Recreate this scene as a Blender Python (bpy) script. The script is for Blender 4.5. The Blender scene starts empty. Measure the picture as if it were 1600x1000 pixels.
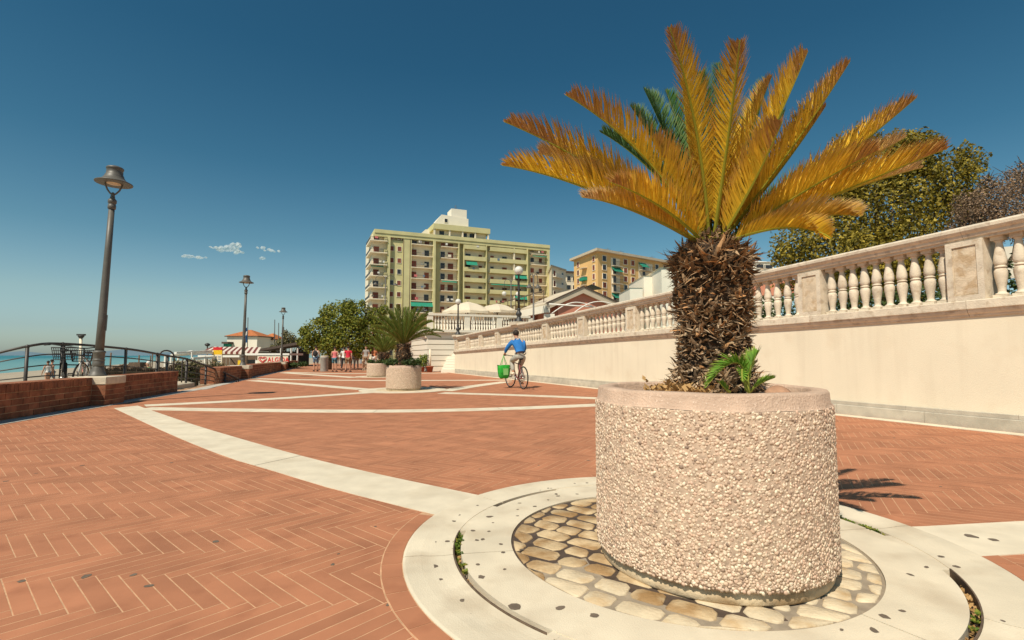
import bpy, bmesh, math, random
import numpy as np
from mathutils import Vector, Matrix
R = math.radians
random.seed(7)
rng = np.random.default_rng(7)
scene = bpy.context.scene
COL = scene.collection

# ------------------------------------------------------------------ camera, sky, sun, exposure
CAM_H = 1.0
FPX = 792.7
PITCH = 0.0696
cam_d = bpy.data.cameras.new('camera')
cam_d.lens = 36.0 * FPX / 1600.0
cam_d.sensor_width = 36.0
cam_d.clip_start = 0.05
cam_d.clip_end = 20000
cam = bpy.data.objects.new('camera', cam_d)
COL.objects.link(cam)
cam.location = (0, 0, CAM_H)
cam.rotation_euler = (math.pi / 2 + PITCH, 0, 0)
scene.camera = cam

SUN_AZ = Vector((-0.53, -0.848))          # towards the sun, seen from above
SUN_EL = R(53)
world = bpy.data.worlds.new('World')
scene.world = world
world.use_nodes = True
wn = world.node_tree
bg = wn.nodes['Background']
sky = wn.nodes.new('ShaderNodeTexSky')
sky.sky_type = 'NISHITA'
sky.sun_disc = False
sky.sun_elevation = SUN_EL
sky.sun_rotation = math.atan2(SUN_AZ.x, SUN_AZ.y)
sky.altitude = 0
sky.air_density = 1.0
sky.dust_density = 1.2
sky.ozone_density = 1.6
# the air near the sea is paler and the upper sky a deeper teal than the clear-air model gives: one correction by elevation, all round
tco = wn.nodes.new('ShaderNodeTexCoord')
sep = wn.nodes.new('ShaderNodeSeparateXYZ')
wn.links.new(tco.outputs['Generated'], sep.inputs[0])
ramp = wn.nodes.new('ShaderNodeValToRGB')
SKYK = [(0.0, (1.62, 1.92, 2.0)), (0.045, (1.22, 1.49, 1.62)), (0.10, (1.22, 1.44, 1.34)), (0.20, (0.72, 1.14, 1.10)), (0.33, (0.42, 0.92, 0.95)), (0.50, (0.28, 0.78, 0.86)), (1.0, (0.26, 0.74, 0.84))]
while len(ramp.color_ramp.elements) < len(SKYK): ramp.color_ramp.elements.new(0.5)
for e_, (p_, c_) in zip(ramp.color_ramp.elements, SKYK):
    e_.position = p_
    e_.color = (c_[0] / 2, c_[1] / 2, c_[2] / 2, 1)
wn.links.new(sep.outputs['Z'], ramp.inputs[0])
tint = wn.nodes.new('ShaderNodeMix')
tint.data_type = 'RGBA'
tint.blend_type = 'MULTIPLY'
tint.inputs[0].default_value = 1.0
wn.links.new(ramp.outputs[0], tint.inputs[7])
wn.links.new(sky.outputs[0], tint.inputs[6])
wn.links.new(tint.outputs[2], bg.inputs[0])
bg.inputs[1].default_value = 0.12

sd = bpy.data.lights.new('sun', 'SUN')
sd.energy = 4.2
sd.angle = R(0.5)
sd.color = (1.0, 0.90, 0.745)
sun = bpy.data.objects.new('sun', sd)
COL.objects.link(sun)
sdir = Vector((SUN_AZ.x * math.cos(SUN_EL), SUN_AZ.y * math.cos(SUN_EL), math.sin(SUN_EL)))
sun.rotation_euler = sdir.to_track_quat('Z', 'Y').to_euler()
sun.location = (-30, -25, 40)

vs = scene.view_settings
vs.view_transform = 'Standard'
vs.look = 'None'
vs.exposure = 0.32
vs.gamma = 1.0
vs.use_curve_mapping = False
scene.cycles.max_bounces = 6
scene.cycles.transparent_max_bounces = 8

# ------------------------------------------------------------------ where things stand
_c, _s = math.cos(PITCH), math.sin(PITCH)
def ray(px, py):
    x = (px - 800) / FPX
    y = -(py - 500) / FPX
    return Vector((x, _c - _s * y, _s + _c * y))
def G(px, py, z=0.0):
    d = ray(px, py)
    t = (z - CAM_H) / d.z
    return Vector((d.x * t, d.y * t, z))
def D(px, py, Y):
    d = ray(px, py)
    t = Y / d.y
    return Vector((d.x * t, Y, CAM_H + d.z * t))
def PX(v):
    z = v[2] - CAM_H
    yc = _c * v[1] + _s * z
    zc = -_s * v[1] + _c * z
    if yc < 0.01:
        return None
    return 800 + FPX * v[0] / yc, 500 - FPX * zc / yc

# ------------------------------------------------------------------ tagging helpers
def tag(o, label=None, cat=None, group=None, kind=None):
    if label: o['label'] = label
    if cat: o['category'] = cat
    if group: o['group'] = group
    if kind: o['kind'] = kind
    return o
def empty(name, loc=(0, 0, 0), rz=0.0):
    o = bpy.data.objects.new(name, None)
    COL.objects.link(o)
    o.location = loc
    o.rotation_euler = (0, 0, rz)
    return o
def thing(name, label, cat, loc=(0, 0, 0), rz=0.0, group=None):
    return tag(empty(name, loc, rz), label, cat, group)
def link(name, me, parent=None, loc=None, rot=None, scale=None):
    o = bpy.data.objects.new(name, me)
    COL.objects.link(o)
    if parent is not None: o.parent = parent
    if loc is not None: o.location = loc
    if rot is not None: o.rotation_euler = rot
    if scale is not None: o.scale = scale
    return o
def kids(o): return [c for c in bpy.data.objects if c.parent == o]
def copy_tree(o, parent=None, index=None):
    if index is None:
        index = {}
        for c in bpy.data.objects:
            if c.parent is not None:
                index.setdefault(c.parent.name, []).append(c)
    c = o.copy()
    COL.objects.link(c)
    c.parent = parent
    for ch in index.get(o.name, []):
        copy_tree(ch, c, index)
    return c

# ------------------------------------------------------------------ materials
def mat(name, col, rough=0.85, var=0.12, nscale=8.0, bump=0.0, bscale=40.0, col2=None, metal=0.0, spec=0.3,
        rand=0.0, streak=None, spots=None, translucent=0.0, coord='Position', detail=4.0, amt=1.0):
    m = bpy.data.materials.new(name)
    m.use_nodes = True
    nt = m.node_tree
    n, l = nt.nodes, nt.links
    b = n['Principled BSDF']
    out = n['Material Output']
    b.inputs['Roughness'].default_value = rough
    b.inputs['Metallic'].default_value = metal
    b.inputs['Specular IOR Level'].default_value = spec
    tc = n.new('ShaderNodeTexCoord') if coord != 'Position' else n.new('ShaderNodeNewGeometry')
    nz = n.new('ShaderNodeTexNoise')
    nz.inputs['Scale'].default_value = nscale
    nz.inputs['Detail'].default_value = detail
    l.new(tc.outputs[coord], nz.inputs['Vector'])
    cr = n.new('ShaderNodeValToRGB')
    c1 = Vector(col)
    c2 = Vector(col2) if col2 else c1 * (1 - var)
    if not col2: c1 = c1 * (1 + var * 0.6)
    cr.color_ramp.elements[0].position = 0.32
    cr.color_ramp.elements[0].color = (*c2, 1)
    cr.color_ramp.elements[1].position = 0.68
    cr.color_ramp.elements[1].color = (*c1, 1)
    l.new(nz.outputs['Fac'], cr.inputs['Fac'])
    cur = cr.outputs['Color']
    if rand:
        ge = n.new('ShaderNodeNewGeometry')
        oi = n.new('ShaderNodeObjectInfo')
        ad = n.new('ShaderNodeMath'); ad.operation = 'ADD'
        l.new(ge.outputs['Random Per Island'], ad.inputs[0])
        l.new(oi.outputs['Random'], ad.inputs[1])
        fr = n.new('ShaderNodeMath'); fr.operation = 'FRACT'
        l.new(ad.outputs[0], fr.inputs[0])
        mr = n.new('ShaderNodeMapRange')
        mr.inputs['To Min'].default_value = 1 - rand
        mr.inputs['To Max'].default_value = 1 + rand
        l.new(fr.outputs[0], mr.inputs['Value'])
        hs = n.new('ShaderNodeHueSaturation')
        l.new(mr.outputs[0], hs.inputs['Value'])
        l.new(cur, hs.inputs['Color'])
        cur = hs.outputs['Color']
    if spots:
        sc, lo, hi, scol = spots
        n2 = n.new('ShaderNodeTexNoise')
        n2.inputs['Scale'].default_value = sc
        n2.inputs['Detail'].default_value = 3
        l.new(tc.outputs[coord], n2.inputs['Vector'])
        mr2 = n.new('ShaderNodeMapRange')
        mr2.inputs['From Min'].default_value = lo
        mr2.inputs['From Max'].default_value = hi
        mr2.inputs['To Max'].default_value = amt
        l.new(n2.outputs['Fac'], mr2.inputs['Value'])
        mx = n.new('ShaderNodeMix'); mx.data_type = 'RGBA'
        l.new(mr2.outputs[0], mx.inputs[0])
        l.new(cur, mx.inputs[6])
        mx.inputs[7].default_value = (*scol, 1)
        cur = mx.outputs[2]
    if streak:                                   # rain runs: noise drawn out downwards
        scol, samt = streak
        mp = n.new('ShaderNodeMapping'); mp.inputs['Scale'].default_value = (5, 5, 0.35)
        l.new(tc.outputs[coord], mp.inputs['Vector'])
        n3 = n.new('ShaderNodeTexNoise'); n3.inputs['Scale'].default_value = 1.0; n3.inputs['Detail'].default_value = 5
        l.new(mp.outputs[0], n3.inputs['Vector'])
        mr3 = n.new('ShaderNodeMapRange'); mr3.inputs['From Min'].default_value = 0.52; mr3.inputs['From Max'].default_value = 0.75; mr3.inputs['To Max'].default_value = samt
        l.new(n3.outputs['Fac'], mr3.inputs['Value'])
        mx3 = n.new('ShaderNodeMix'); mx3.data_type = 'RGBA'
        l.new(mr3.outputs[0], mx3.inputs[0]); l.new(cur, mx3.inputs[6]); mx3.inputs[7].default_value = (*scol, 1)
        cur = mx3.outputs[2]
    l.new(cur, b.inputs['Base Color'])
    if bump:
        nb = n.new('ShaderNodeTexNoise')
        nb.inputs['Scale'].default_value = bscale
        nb.inputs['Detail'].default_value = 6
        l.new(tc.outputs[coord], nb.inputs['Vector'])
        bp = n.new('ShaderNodeBump')
        bp.inputs['Strength'].default_value = bump
        bp.inputs['Distance'].default_value = 0.02
        l.new(nb.outputs['Fac'], bp.inputs['Height'])
        l.new(bp.outputs[0], b.inputs['Normal'])
    if translucent:
        tr = n.new('ShaderNodeBsdfTranslucent')
        l.new(cur, tr.inputs['Color'])
        ms = n.new('ShaderNodeMixShader')
        ms.inputs[0].default_value = translucent
        l.new(b.outputs[0], ms.inputs[1])
        l.new(tr.outputs[0], ms.inputs[2])
        l.new(ms.outputs[0], out.inputs[0])
    return m
def mat_ramp(name, cols, rough=0.7, translucent=0.0, spec=0.3, source='island', nz=0.0):
    """colour picked at random for every island (leaf, pebble, spike) from a ramp"""
    m = bpy.data.materials.new(name)
    m.use_nodes = True
    n, l = m.node_tree.nodes, m.node_tree.links
    b = n['Principled BSDF']
    b.inputs['Roughness'].default_value = rough
    b.inputs['Specular IOR Level'].default_value = spec
    ge = n.new('ShaderNodeNewGeometry')
    cr = n.new('ShaderNodeValToRGB')
    e = cr.color_ramp.elements
    while len(e) < len(cols): e.new(0.5)
    for i, c in enumerate(cols):
        e[i].position = i / (len(cols) - 1)
        e[i].color = (*c, 1)
    l.new(ge.outputs['Random Per Island'], cr.inputs[0])
    cur = cr.outputs[0]
    l.new(cur, b.inputs['Base Color'])
    if translucent:
        tr = n.new('ShaderNodeBsdfTranslucent')
        l.new(cur, tr.inputs['Color'])
        ms = n.new('ShaderNodeMixShader')
        ms.inputs[0].default_value = translucent
        l.new(b.outputs[0], ms.inputs[1])
        l.new(tr.outputs[0], ms.inputs[2])
        l.new(ms.outputs[0], n['Material Output'].inputs[0])
    return m
def mat_attr(name, rough=0.6, translucent=0.0, spec=0.35):
    m = bpy.data.materials.new(name)
    m.use_nodes = True
    n, l = m.node_tree.nodes, m.node_tree.links
    b = n['Principled BSDF']
    b.inputs['Roughness'].default_value = rough
    b.inputs['Specular IOR Level'].default_value = spec
    a = n.new('ShaderNodeAttribute')
    a.attribute_name = 'tone'
    l.new(a.outputs['Color'], b.inputs['Base Color'])
    if translucent:
        tr = n.new('ShaderNodeBsdfTranslucent')
        l.new(a.outputs['Color'], tr.inputs['Color'])
        ms = n.new('ShaderNodeMixShader')
        ms.inputs[0].default_value = translucent
        l.new(b.outputs[0], ms.inputs[1])
        l.new(tr.outputs[0], ms.inputs[2])
        l.new(ms.outputs[0], n['Material Output'].inputs[0])
    return m

M = {}
M['paver'] = mat('terracotta_paver', (0.405, 0.168, 0.087), 0.9, 0.15, 3.0, 0.12, 300, rand=0.10,
                 spots=(5, 0.55, 0.78, (0.25, 0.09, 0.045)), amt=0.55)
M['mortar'] = mat('joint_mortar', (0.56, 0.33, 0.19), 0.95, 0.2, 20)
M['paver_far'] = mat('terracotta_paving', (0.41, 0.172, 0.09), 0.9, 0.10, 1.5)
M['cream'] = mat('cream_stone_paving', (0.67, 0.585, 0.445), 0.85, 0.10, 5, 0.15, 200, rand=0.035,
                 spots=(2.6, 0.50, 0.75, (0.50, 0.41, 0.29)), amt=0.6)
M['cream_dirty'] = mat('cream_stone_ring', (0.66, 0.575, 0.435), 0.85, 0.12, 3, 0.2, 160, rand=0.03,
                 spots=(3.2, 0.50, 0.74, (0.46, 0.37, 0.26)), amt=0.75)
M['strip'] = mat('grey_stone_strip', (0.46, 0.42, 0.36), 0.9, 0.12, 5, rand=0.05)
M['slot'] = mat('slot_dirt', (0.05, 0.035, 0.025), 1.0, 0.4, 60)
M['steel_edge'] = mat('rusty_edge_strip', (0.16, 0.11, 0.075), 0.6, 0.3, 30, metal=0.3)
M['gum'] = mat('dark_gum', (0.15, 0.115, 0.085), 0.9, 0.2, 20)
M['cobble'] = mat('pale_cobble', (0.62, 0.51, 0.35), 0.75, 0.16, 9, 0.35, 60, rand=0.08,
                  spots=(7, 0.50, 0.70, (0.43, 0.26, 0.10)), amt=0.65)
M['cobble_wet'] = mat('stained_cobble', (0.56, 0.42, 0.25), 0.6, 0.2, 9, 0.35, 60, rand=0.12,
                  spots=(6, 0.42, 0.62, (0.27, 0.145, 0.05)), amt=0.8)
M['bed'] = mat('cobble_mortar', (0.30, 0.245, 0.18), 0.95, 0.2, 18)
M['bed_wet'] = mat('damp_mortar', (0.085, 0.06, 0.045), 0.7, 0.3, 18)
M['planter_rim'] = mat('pink_concrete', (0.54, 0.385, 0.285), 0.9, 0.16, 9, 0.5, 90,
                       spots=(90, 0.63, 0.70, (0.80, 0.62, 0.50)), amt=0.6)
M['plinth'] = mat('planter_plinth', (0.60, 0.48, 0.32), 0.85, 0.2, 8, 0.3, 60, spots=(6, 0.5, 0.68, (0.36, 0.25, 0.14)))
M['matrix'] = mat('pebble_matrix', (0.50, 0.37, 0.27), 0.95, 0.3, 45)
M['pebble'] = mat_ramp('planter_pebble', [(0.24, 0.17, 0.13), (0.60, 0.42, 0.30), (0.70, 0.55, 0.40), (0.52, 0.35, 0.25), (0.74, 0.58, 0.44), (0.62, 0.42, 0.31), (0.78, 0.67, 0.51), (0.70, 0.57, 0.43), (0.45, 0.32, 0.23), (0.66, 0.52, 0.39)], 0.7)
M['soil'] = mat('planter_soil', (0.17, 0.10, 0.06), 1.0, 0.4, 20, 0.8, 30)
M['straw'] = mat_ramp('dry_straw', [(0.30, 0.17, 0.06), (0.55, 0.34, 0.14), (0.40, 0.24, 0.10)], 0.8, 0.2)
M['rock'] = mat('brown_rock', (0.42, 0.24, 0.15), 0.9, 0.25, 10, 0.5, 30)
M['scale'] = mat_ramp('palm_trunk_scales', [(0.06, 0.04, 0.025), (0.28, 0.19, 0.115), (0.46, 0.34, 0.22), (0.13, 0.085, 0.05), (0.56, 0.42, 0.28), (0.36, 0.245, 0.14), (0.20, 0.13, 0.08)], 0.95)
M['leafbase'] = mat_ramp('palm_leaf_bases', [(0.035, 0.02, 0.012), (0.14, 0.08, 0.04), (0.30, 0.18, 0.09), (0.06, 0.035, 0.02), (0.42, 0.28, 0.16), (0.19, 0.105, 0.05), (0.50, 0.25, 0.10), (0.34, 0.24, 0.14)], 0.9)
M['trunk_core'] = mat('palm_trunk_core', (0.07, 0.045, 0.028), 1.0, 0.5, 40, 0.8, 60)
M['frond'] = mat_attr('cycad_frond', 0.75, 0.48, 0.12)
M['frond_green'] = mat_attr('green_cycad_frond', 0.6, 0.22, 0.15)
M['brickwall'] = mat('red_wall_brick', (0.30, 0.118, 0.060), 0.9, 0.3, 6, 0.5, 60, rand=0.25,
                     spots=(5, 0.55, 0.7, (0.13, 0.06, 0.04)), amt=0.6)
M['wallmortar'] = mat('wall_mortar', (0.62, 0.46, 0.30), 0.95, 0.2, 20)
M['capstone'] = mat('pier_capstone', (0.66, 0.56, 0.42), 0.9, 0.15, 8, 0.2, 60)
M['lamp'] = mat('grey_painted_iron', (0.105, 0.095, 0.080), 0.5, 0.12, 10, 0.05, 60, spec=0.5)
M['lamp_dark'] = mat('dark_iron', (0.045, 0.042, 0.038), 0.5, 0.2, 10, spec=0.5)
M['lamp_glass'] = mat('frosted_diffuser', (0.62, 0.45, 0.28), 0.4, 0.1, 10)
M['globe'] = mat('white_globe', (0.82, 0.79, 0.72), 0.35, 0.04, 4, translucent=0.25)
M['rail_iron'] = mat('dark_rail_paint', (0.055, 0.045, 0.038), 0.5, 0.25, 20, spec=0.5)
M['stucco'] = mat('cream_stucco', (0.785, 0.70, 0.535), 0.95, 0.05, 1.2, 0.2, 70, streak=((0.56, 0.47, 0.34), 0.28), spots=(2.2, 0.60, 0.78, (0.62, 0.50, 0.35)), amt=0.35)
M['balstone'] = mat('weathered_balustrade', (0.68, 0.585, 0.455), 0.9, 0.14, 6, 0.3, 50, rand=0.07,
                    spots=(9, 0.54, 0.70, (0.37, 0.27, 0.175)), amt=0.6)
M['railstone'] = mat('weathered_handrail', (0.66, 0.565, 0.44), 0.9, 0.15, 6, 0.3, 50,
                    spots=(12, 0.52, 0.68, (0.30, 0.22, 0.16)), amt=0.5)
M['panel'] = mat('stained_panel', (0.64, 0.52, 0.375), 0.9, 0.16, 10, 0.4, 40, spots=(7, 0.5, 0.66, (0.42, 0.28, 0.15)), amt=0.7)
M['plinthstone'] = mat('grey_plinth_stone', (0.50, 0.45, 0.36), 0.9, 0.15, 5, 0.2, 60, rand=0.08)
M['green_wall'] = mat('green_render', (0.585, 0.525, 0.275), 0.95, 0.10, 0.4)
M['cream_wall'] = mat('cream_render', (0.80, 0.69, 0.52), 0.95, 0.08, 0.5)
M['white_wall'] = mat('white_render', (0.78, 0.71, 0.585), 0.95, 0.05, 0.4)
M['shutter'] = mat('brown_shutter', (0.22, 0.065, 0.042), 0.7, 0.25, 3, rand=0.35)
M['pane'] = mat('dark_window', (0.035, 0.033, 0.035), 0.25, 0.3, 2, spec=0.6)
M['awning_green'] = mat('green_awning', (0.025, 0.25, 0.16), 0.8, 0.15, 2)
M['orange_wall'] = mat('orange_render', (0.74, 0.46, 0.19), 0.95, 0.06, 0.4)
M['concrete'] = mat('pale_concrete', (0.55, 0.46, 0.34), 0.9, 0.1, 1)
M['pink_wall'] = mat('pink_render', (0.62, 0.255, 0.165), 0.95, 0.06, 1)
M['tile_roof'] = mat('orange_roof_tile', (0.50, 0.17, 0.06), 0.9, 0.25, 3, rand=0.15)
M['canvas'] = mat('cream_canvas', (0.80, 0.70, 0.54), 0.9, 0.04, 2, translucent=0.3)
M['canvas_tan'] = mat('tan_canvas', (0.58, 0.41, 0.26), 0.9, 0.06, 2, translucent=0.2)
M['wood'] = mat('weathered_wood', (0.15, 0.10, 0.065), 0.9, 0.35, 12, rand=0.2)
M['white'] = mat('white_paint', (0.78, 0.74, 0.66), 0.6, 0.05, 4)
M['black'] = mat('black_rubber', (0.022, 0.020, 0.019), 0.8, 0.2, 20)
M['sand'] = mat('beach_sand', (0.37, 0.31, 0.23), 1.0, 0.12, 0.6)
M['earth'] = mat('town_ground', (0.36, 0.28, 0.20), 1.0, 0.2, 0.5)
M['slate'] = mat('dark_roof', (0.10, 0.07, 0.055), 0.9, 0.2, 3)
M['leaf_plane'] = mat_ramp('plane_tree_leaf', [(0.045, 0.043, 0.007), (0.18, 0.15, 0.018), (0.36, 0.27, 0.03), (0.08, 0.078, 0.010), (0.52, 0.39, 0.06), (0.25, 0.19, 0.022)], 0.6, 0.35)
M['leaf_fig'] = mat_ramp('dense_green_leaf', [(0.03, 0.055, 0.008), (0.14, 0.17, 0.018), (0.27, 0.27, 0.03), (0.065, 0.095, 0.012), (0.36, 0.32, 0.045), (0.18, 0.20, 0.022)], 0.6, 0.3)
M['leaf_hedge'] = mat_ramp('hedge_leaf', [(0.02, 0.04, 0.01), (0.05, 0.085, 0.018), (0.09, 0.12, 0.03)], 0.6, 0.2)
M['leaf_dry'] = mat_ramp('brown_dry_leaf', [(0.09, 0.06, 0.04), (0.26, 0.165, 0.10), (0.42, 0.28, 0.175), (0.17, 0.115, 0.075)], 0.9, 0.2)
M['leaf_reed'] = mat_ramp('dull_reed_leaf', [(0.06, 0.06, 0.025), (0.17, 0.15, 0.06), (0.26, 0.21, 0.10)], 0.8, 0.2)
M['weed'] = mat_ramp('weed_leaf', [(0.05, 0.11, 0.01), (0.17, 0.24, 0.03), (0.30, 0.26, 0.04)], 0.6, 0.3)
M['bark'] = mat('tree_bark', (0.12, 0.085, 0.055), 0.95, 0.35, 12, 0.8, 30)
M['skin'] = mat('skin', (0.50, 0.27, 0.17), 0.6, 0.08, 6)
M['hair'] = mat('dark_hair', (0.035, 0.022, 0.015), 0.7, 0.3, 40)
def plain(name, c, rough=0.8): return mat(name, c, rough, 0.10, 6)
M['blue_shirt'] = plain('blue_knit', (0.025, 0.165, 0.46))
M['grey_trousers'] = plain('pale_grey_trousers', (0.42, 0.40, 0.34))
M['belt'] = plain('dark_belt', (0.02, 0.025, 0.05))
M['red_shirt'] = plain('red_shirt', (0.55, 0.022, 0.045))
M['pink_shirt'] = plain('pink_top', (0.60, 0.16, 0.16))
M['denim'] = plain('blue_denim', (0.14, 0.20, 0.28))
M['teal'] = plain('teal_shorts', (0.07, 0.16, 0.20))
M['khaki'] = plain('brown_shorts', (0.25, 0.15, 0.08))
M['grey_cloth'] = plain('grey_cloth', (0.33, 0.29, 0.26))
M['black_cloth'] = plain('black_cloth', (0.03, 0.028, 0.03))
M['white_cloth'] = plain('white_cloth', (0.70, 0.66, 0.60))
M['orange_cloth'] = plain('orange_cloth', (0.55, 0.20, 0.09))
M['green_cloth'] = plain('green_cloth', (0.05, 0.30, 0.10))
M['bag'] = mat('green_shopping_bag', (0.035, 0.42, 0.045), 0.5, 0.25, 9, 0.2, 12)
M['bag_print'] = plain('pale_green_print', (0.28, 0.60, 0.20), 0.5)
M['bike_red'] = plain('dull_red_bike_paint', (0.28, 0.09, 0.085), 0.4)
M['bike_grey'] = plain('silver_bike_paint', (0.42, 0.41, 0.39), 0.35)
M['chrome'] = mat('bike_metal', (0.45, 0.43, 0.40), 0.3, 0.1, 10, metal=0.8)
M['basket'] = plain('dark_wire', (0.06, 0.06, 0.06), 0.5)
M['bin'] = mat('grey_concrete_bin', (0.36, 0.34, 0.30), 0.9, 0.15, 10, 0.3, 50)
M['terracotta'] = plain('terracotta_pot', (0.33, 0.10, 0.05))
M['sign_red'] = plain('sign_red', (0.62, 0.025, 0.03), 0.5)
M['sign_yellow'] = plain('sign_yellow', (0.80, 0.48, 0.02), 0.5)
M['sign_cream'] = plain('sign_cream', (0.76, 0.66, 0.50), 0.5)
M['stripe_dark'] = plain('awning_maroon', (0.18, 0.045, 0.035))
M['stripe_pale'] = plain('awning_pale', (0.68, 0.58, 0.48))
M['flag_blue'] = plain('flag_blue', (0.03, 0.13, 0.32))
M['hill'] = mat('haze_tinted_hill', (0.125, 0.19, 0.235), 1.0, 0.10, 0.002)  # the blue-grey of far haze is put into the hills' base colour
M['dogfur'] = plain('pale_dog_fur', (0.50, 0.38, 0.25))

def sea_mat():
    m = bpy.data.materials.new('sea_water')
    m.use_nodes = True
    n, l = m.node_tree.nodes, m.node_tree.links
    b = n['Principled BSDF']
    b.inputs['Base Color'].default_value = (0.012, 0.13, 0.17, 1)
    b.inputs['Roughness'].default_value = 0.35
    b.inputs['Specular IOR Level'].default_value = 0.35
    tc = n.new('ShaderNodeTexCoord')
    nz = n.new('ShaderNodeTexNoise')
    nz.inputs['Scale'].default_value = 0.02
    nz.inputs['Detail'].default_value = 5
    l.new(tc.outputs['Object'], nz.inputs['Vector'])
    cr = n.new('ShaderNodeValToRGB')
    cr.color_ramp.elements[0].position = 0.35
    cr.color_ramp.elements[0].color = (0.006, 0.115, 0.145, 1)
    cr.color_ramp.elements[1].position = 0.7
    cr.color_ramp.elements[1].color = (0.015, 0.20, 0.215, 1)
    l.new(nz.outputs['Fac'], cr.inputs[0])
    # pale over the shallows, deeper teal farther out
    sp = n.new('ShaderNodeSeparateXYZ'); l.new(tc.outputs['Object'], sp.inputs[0])
    m1 = n.new('ShaderNodeMath'); m1.operation = 'MULTIPLY_ADD'; m1.inputs[1].default_value = -0.53; l.new(sp.outputs['Y'], m1.inputs[0])
    m2 = n.new('ShaderNodeMath'); m2.operation = 'MULTIPLY'; m2.inputs[1].default_value = -1.0; l.new(sp.outputs['X'], m2.inputs[0]); l.new(m2.outputs[0], m1.inputs[2])
    mr = n.new('ShaderNodeMapRange'); mr.inputs['From Min'].default_value = 20; mr.inputs['From Max'].default_value = 190; l.new(m1.outputs[0], mr.inputs['Value'])
    mx = n.new('ShaderNodeMix'); mx.data_type = 'RGBA'; mx.inputs[6].default_value = (0.17, 0.33, 0.31, 1); l.new(mr.outputs[0], mx.inputs[0]); l.new(cr.outputs[0], mx.inputs[7])
    l.new(mx.outputs[2], b.inputs['Base Color'])
    nb = n.new('ShaderNodeTexNoise')
    nb.inputs['Scale'].default_value = 0.7
    nb.inputs['Detail'].default_value = 5
    l.new(tc.outputs['Object'], nb.inputs['Vector'])
    bp = n.new('ShaderNodeBump')
    bp.inputs['Strength'].default_value = 0.5
    bp.inputs['Distance'].default_value = 0.3
    l.new(nb.outputs['Fac'], bp.inputs['Height'])
    l.new(bp.outputs[0], b.inputs['Normal'])
    return m
M['sea'] = sea_mat()

# ------------------------------------------------------------------ mesh helpers
def np_mesh(name, verts, faces, mats=None, midx=None, smooth=False, tone=None):
    verts = np.asarray(verts, dtype=np.float32)
    me = bpy.data.meshes.new(name)
    if isinstance(faces, np.ndarray):
        nf, k = faces.shape
        me.vertices.add(len(verts)); me.vertices.foreach_set('co', verts.ravel())
        me.loops.add(nf * k); me.loops.foreach_set('vertex_index', faces.astype(np.int32).ravel())
        me.polygons.add(nf)
        me.polygons.foreach_set('loop_start', np.arange(0, nf * k, k, dtype=np.int32))
        me.polygons.foreach_set('loop_total', np.full(nf, k, dtype=np.int32))
        me.update(calc_edges=True)
    else:
        me.from_pydata(verts.tolist(), [], faces)
        me.update()
    for m in (mats if isinstance(mats, (list, tuple)) else [mats] if mats else []):
        me.materials.append(m)
    if midx is not None:
        me.polygons.foreach_set('material_index', np.asarray(midx, dtype=np.int32))
    me.polygons.foreach_set('use_smooth', np.full(len(me.polygons), bool(smooth), dtype=bool))
    if tone is not None:
        a = me.color_attributes.new('tone', 'FLOAT_COLOR', 'POINT')
        t = np.ones((len(verts), 4), dtype=np.float32)
        t[:, :3] = tone
        a.data.foreach_set('color', t.ravel())
    return me

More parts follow.
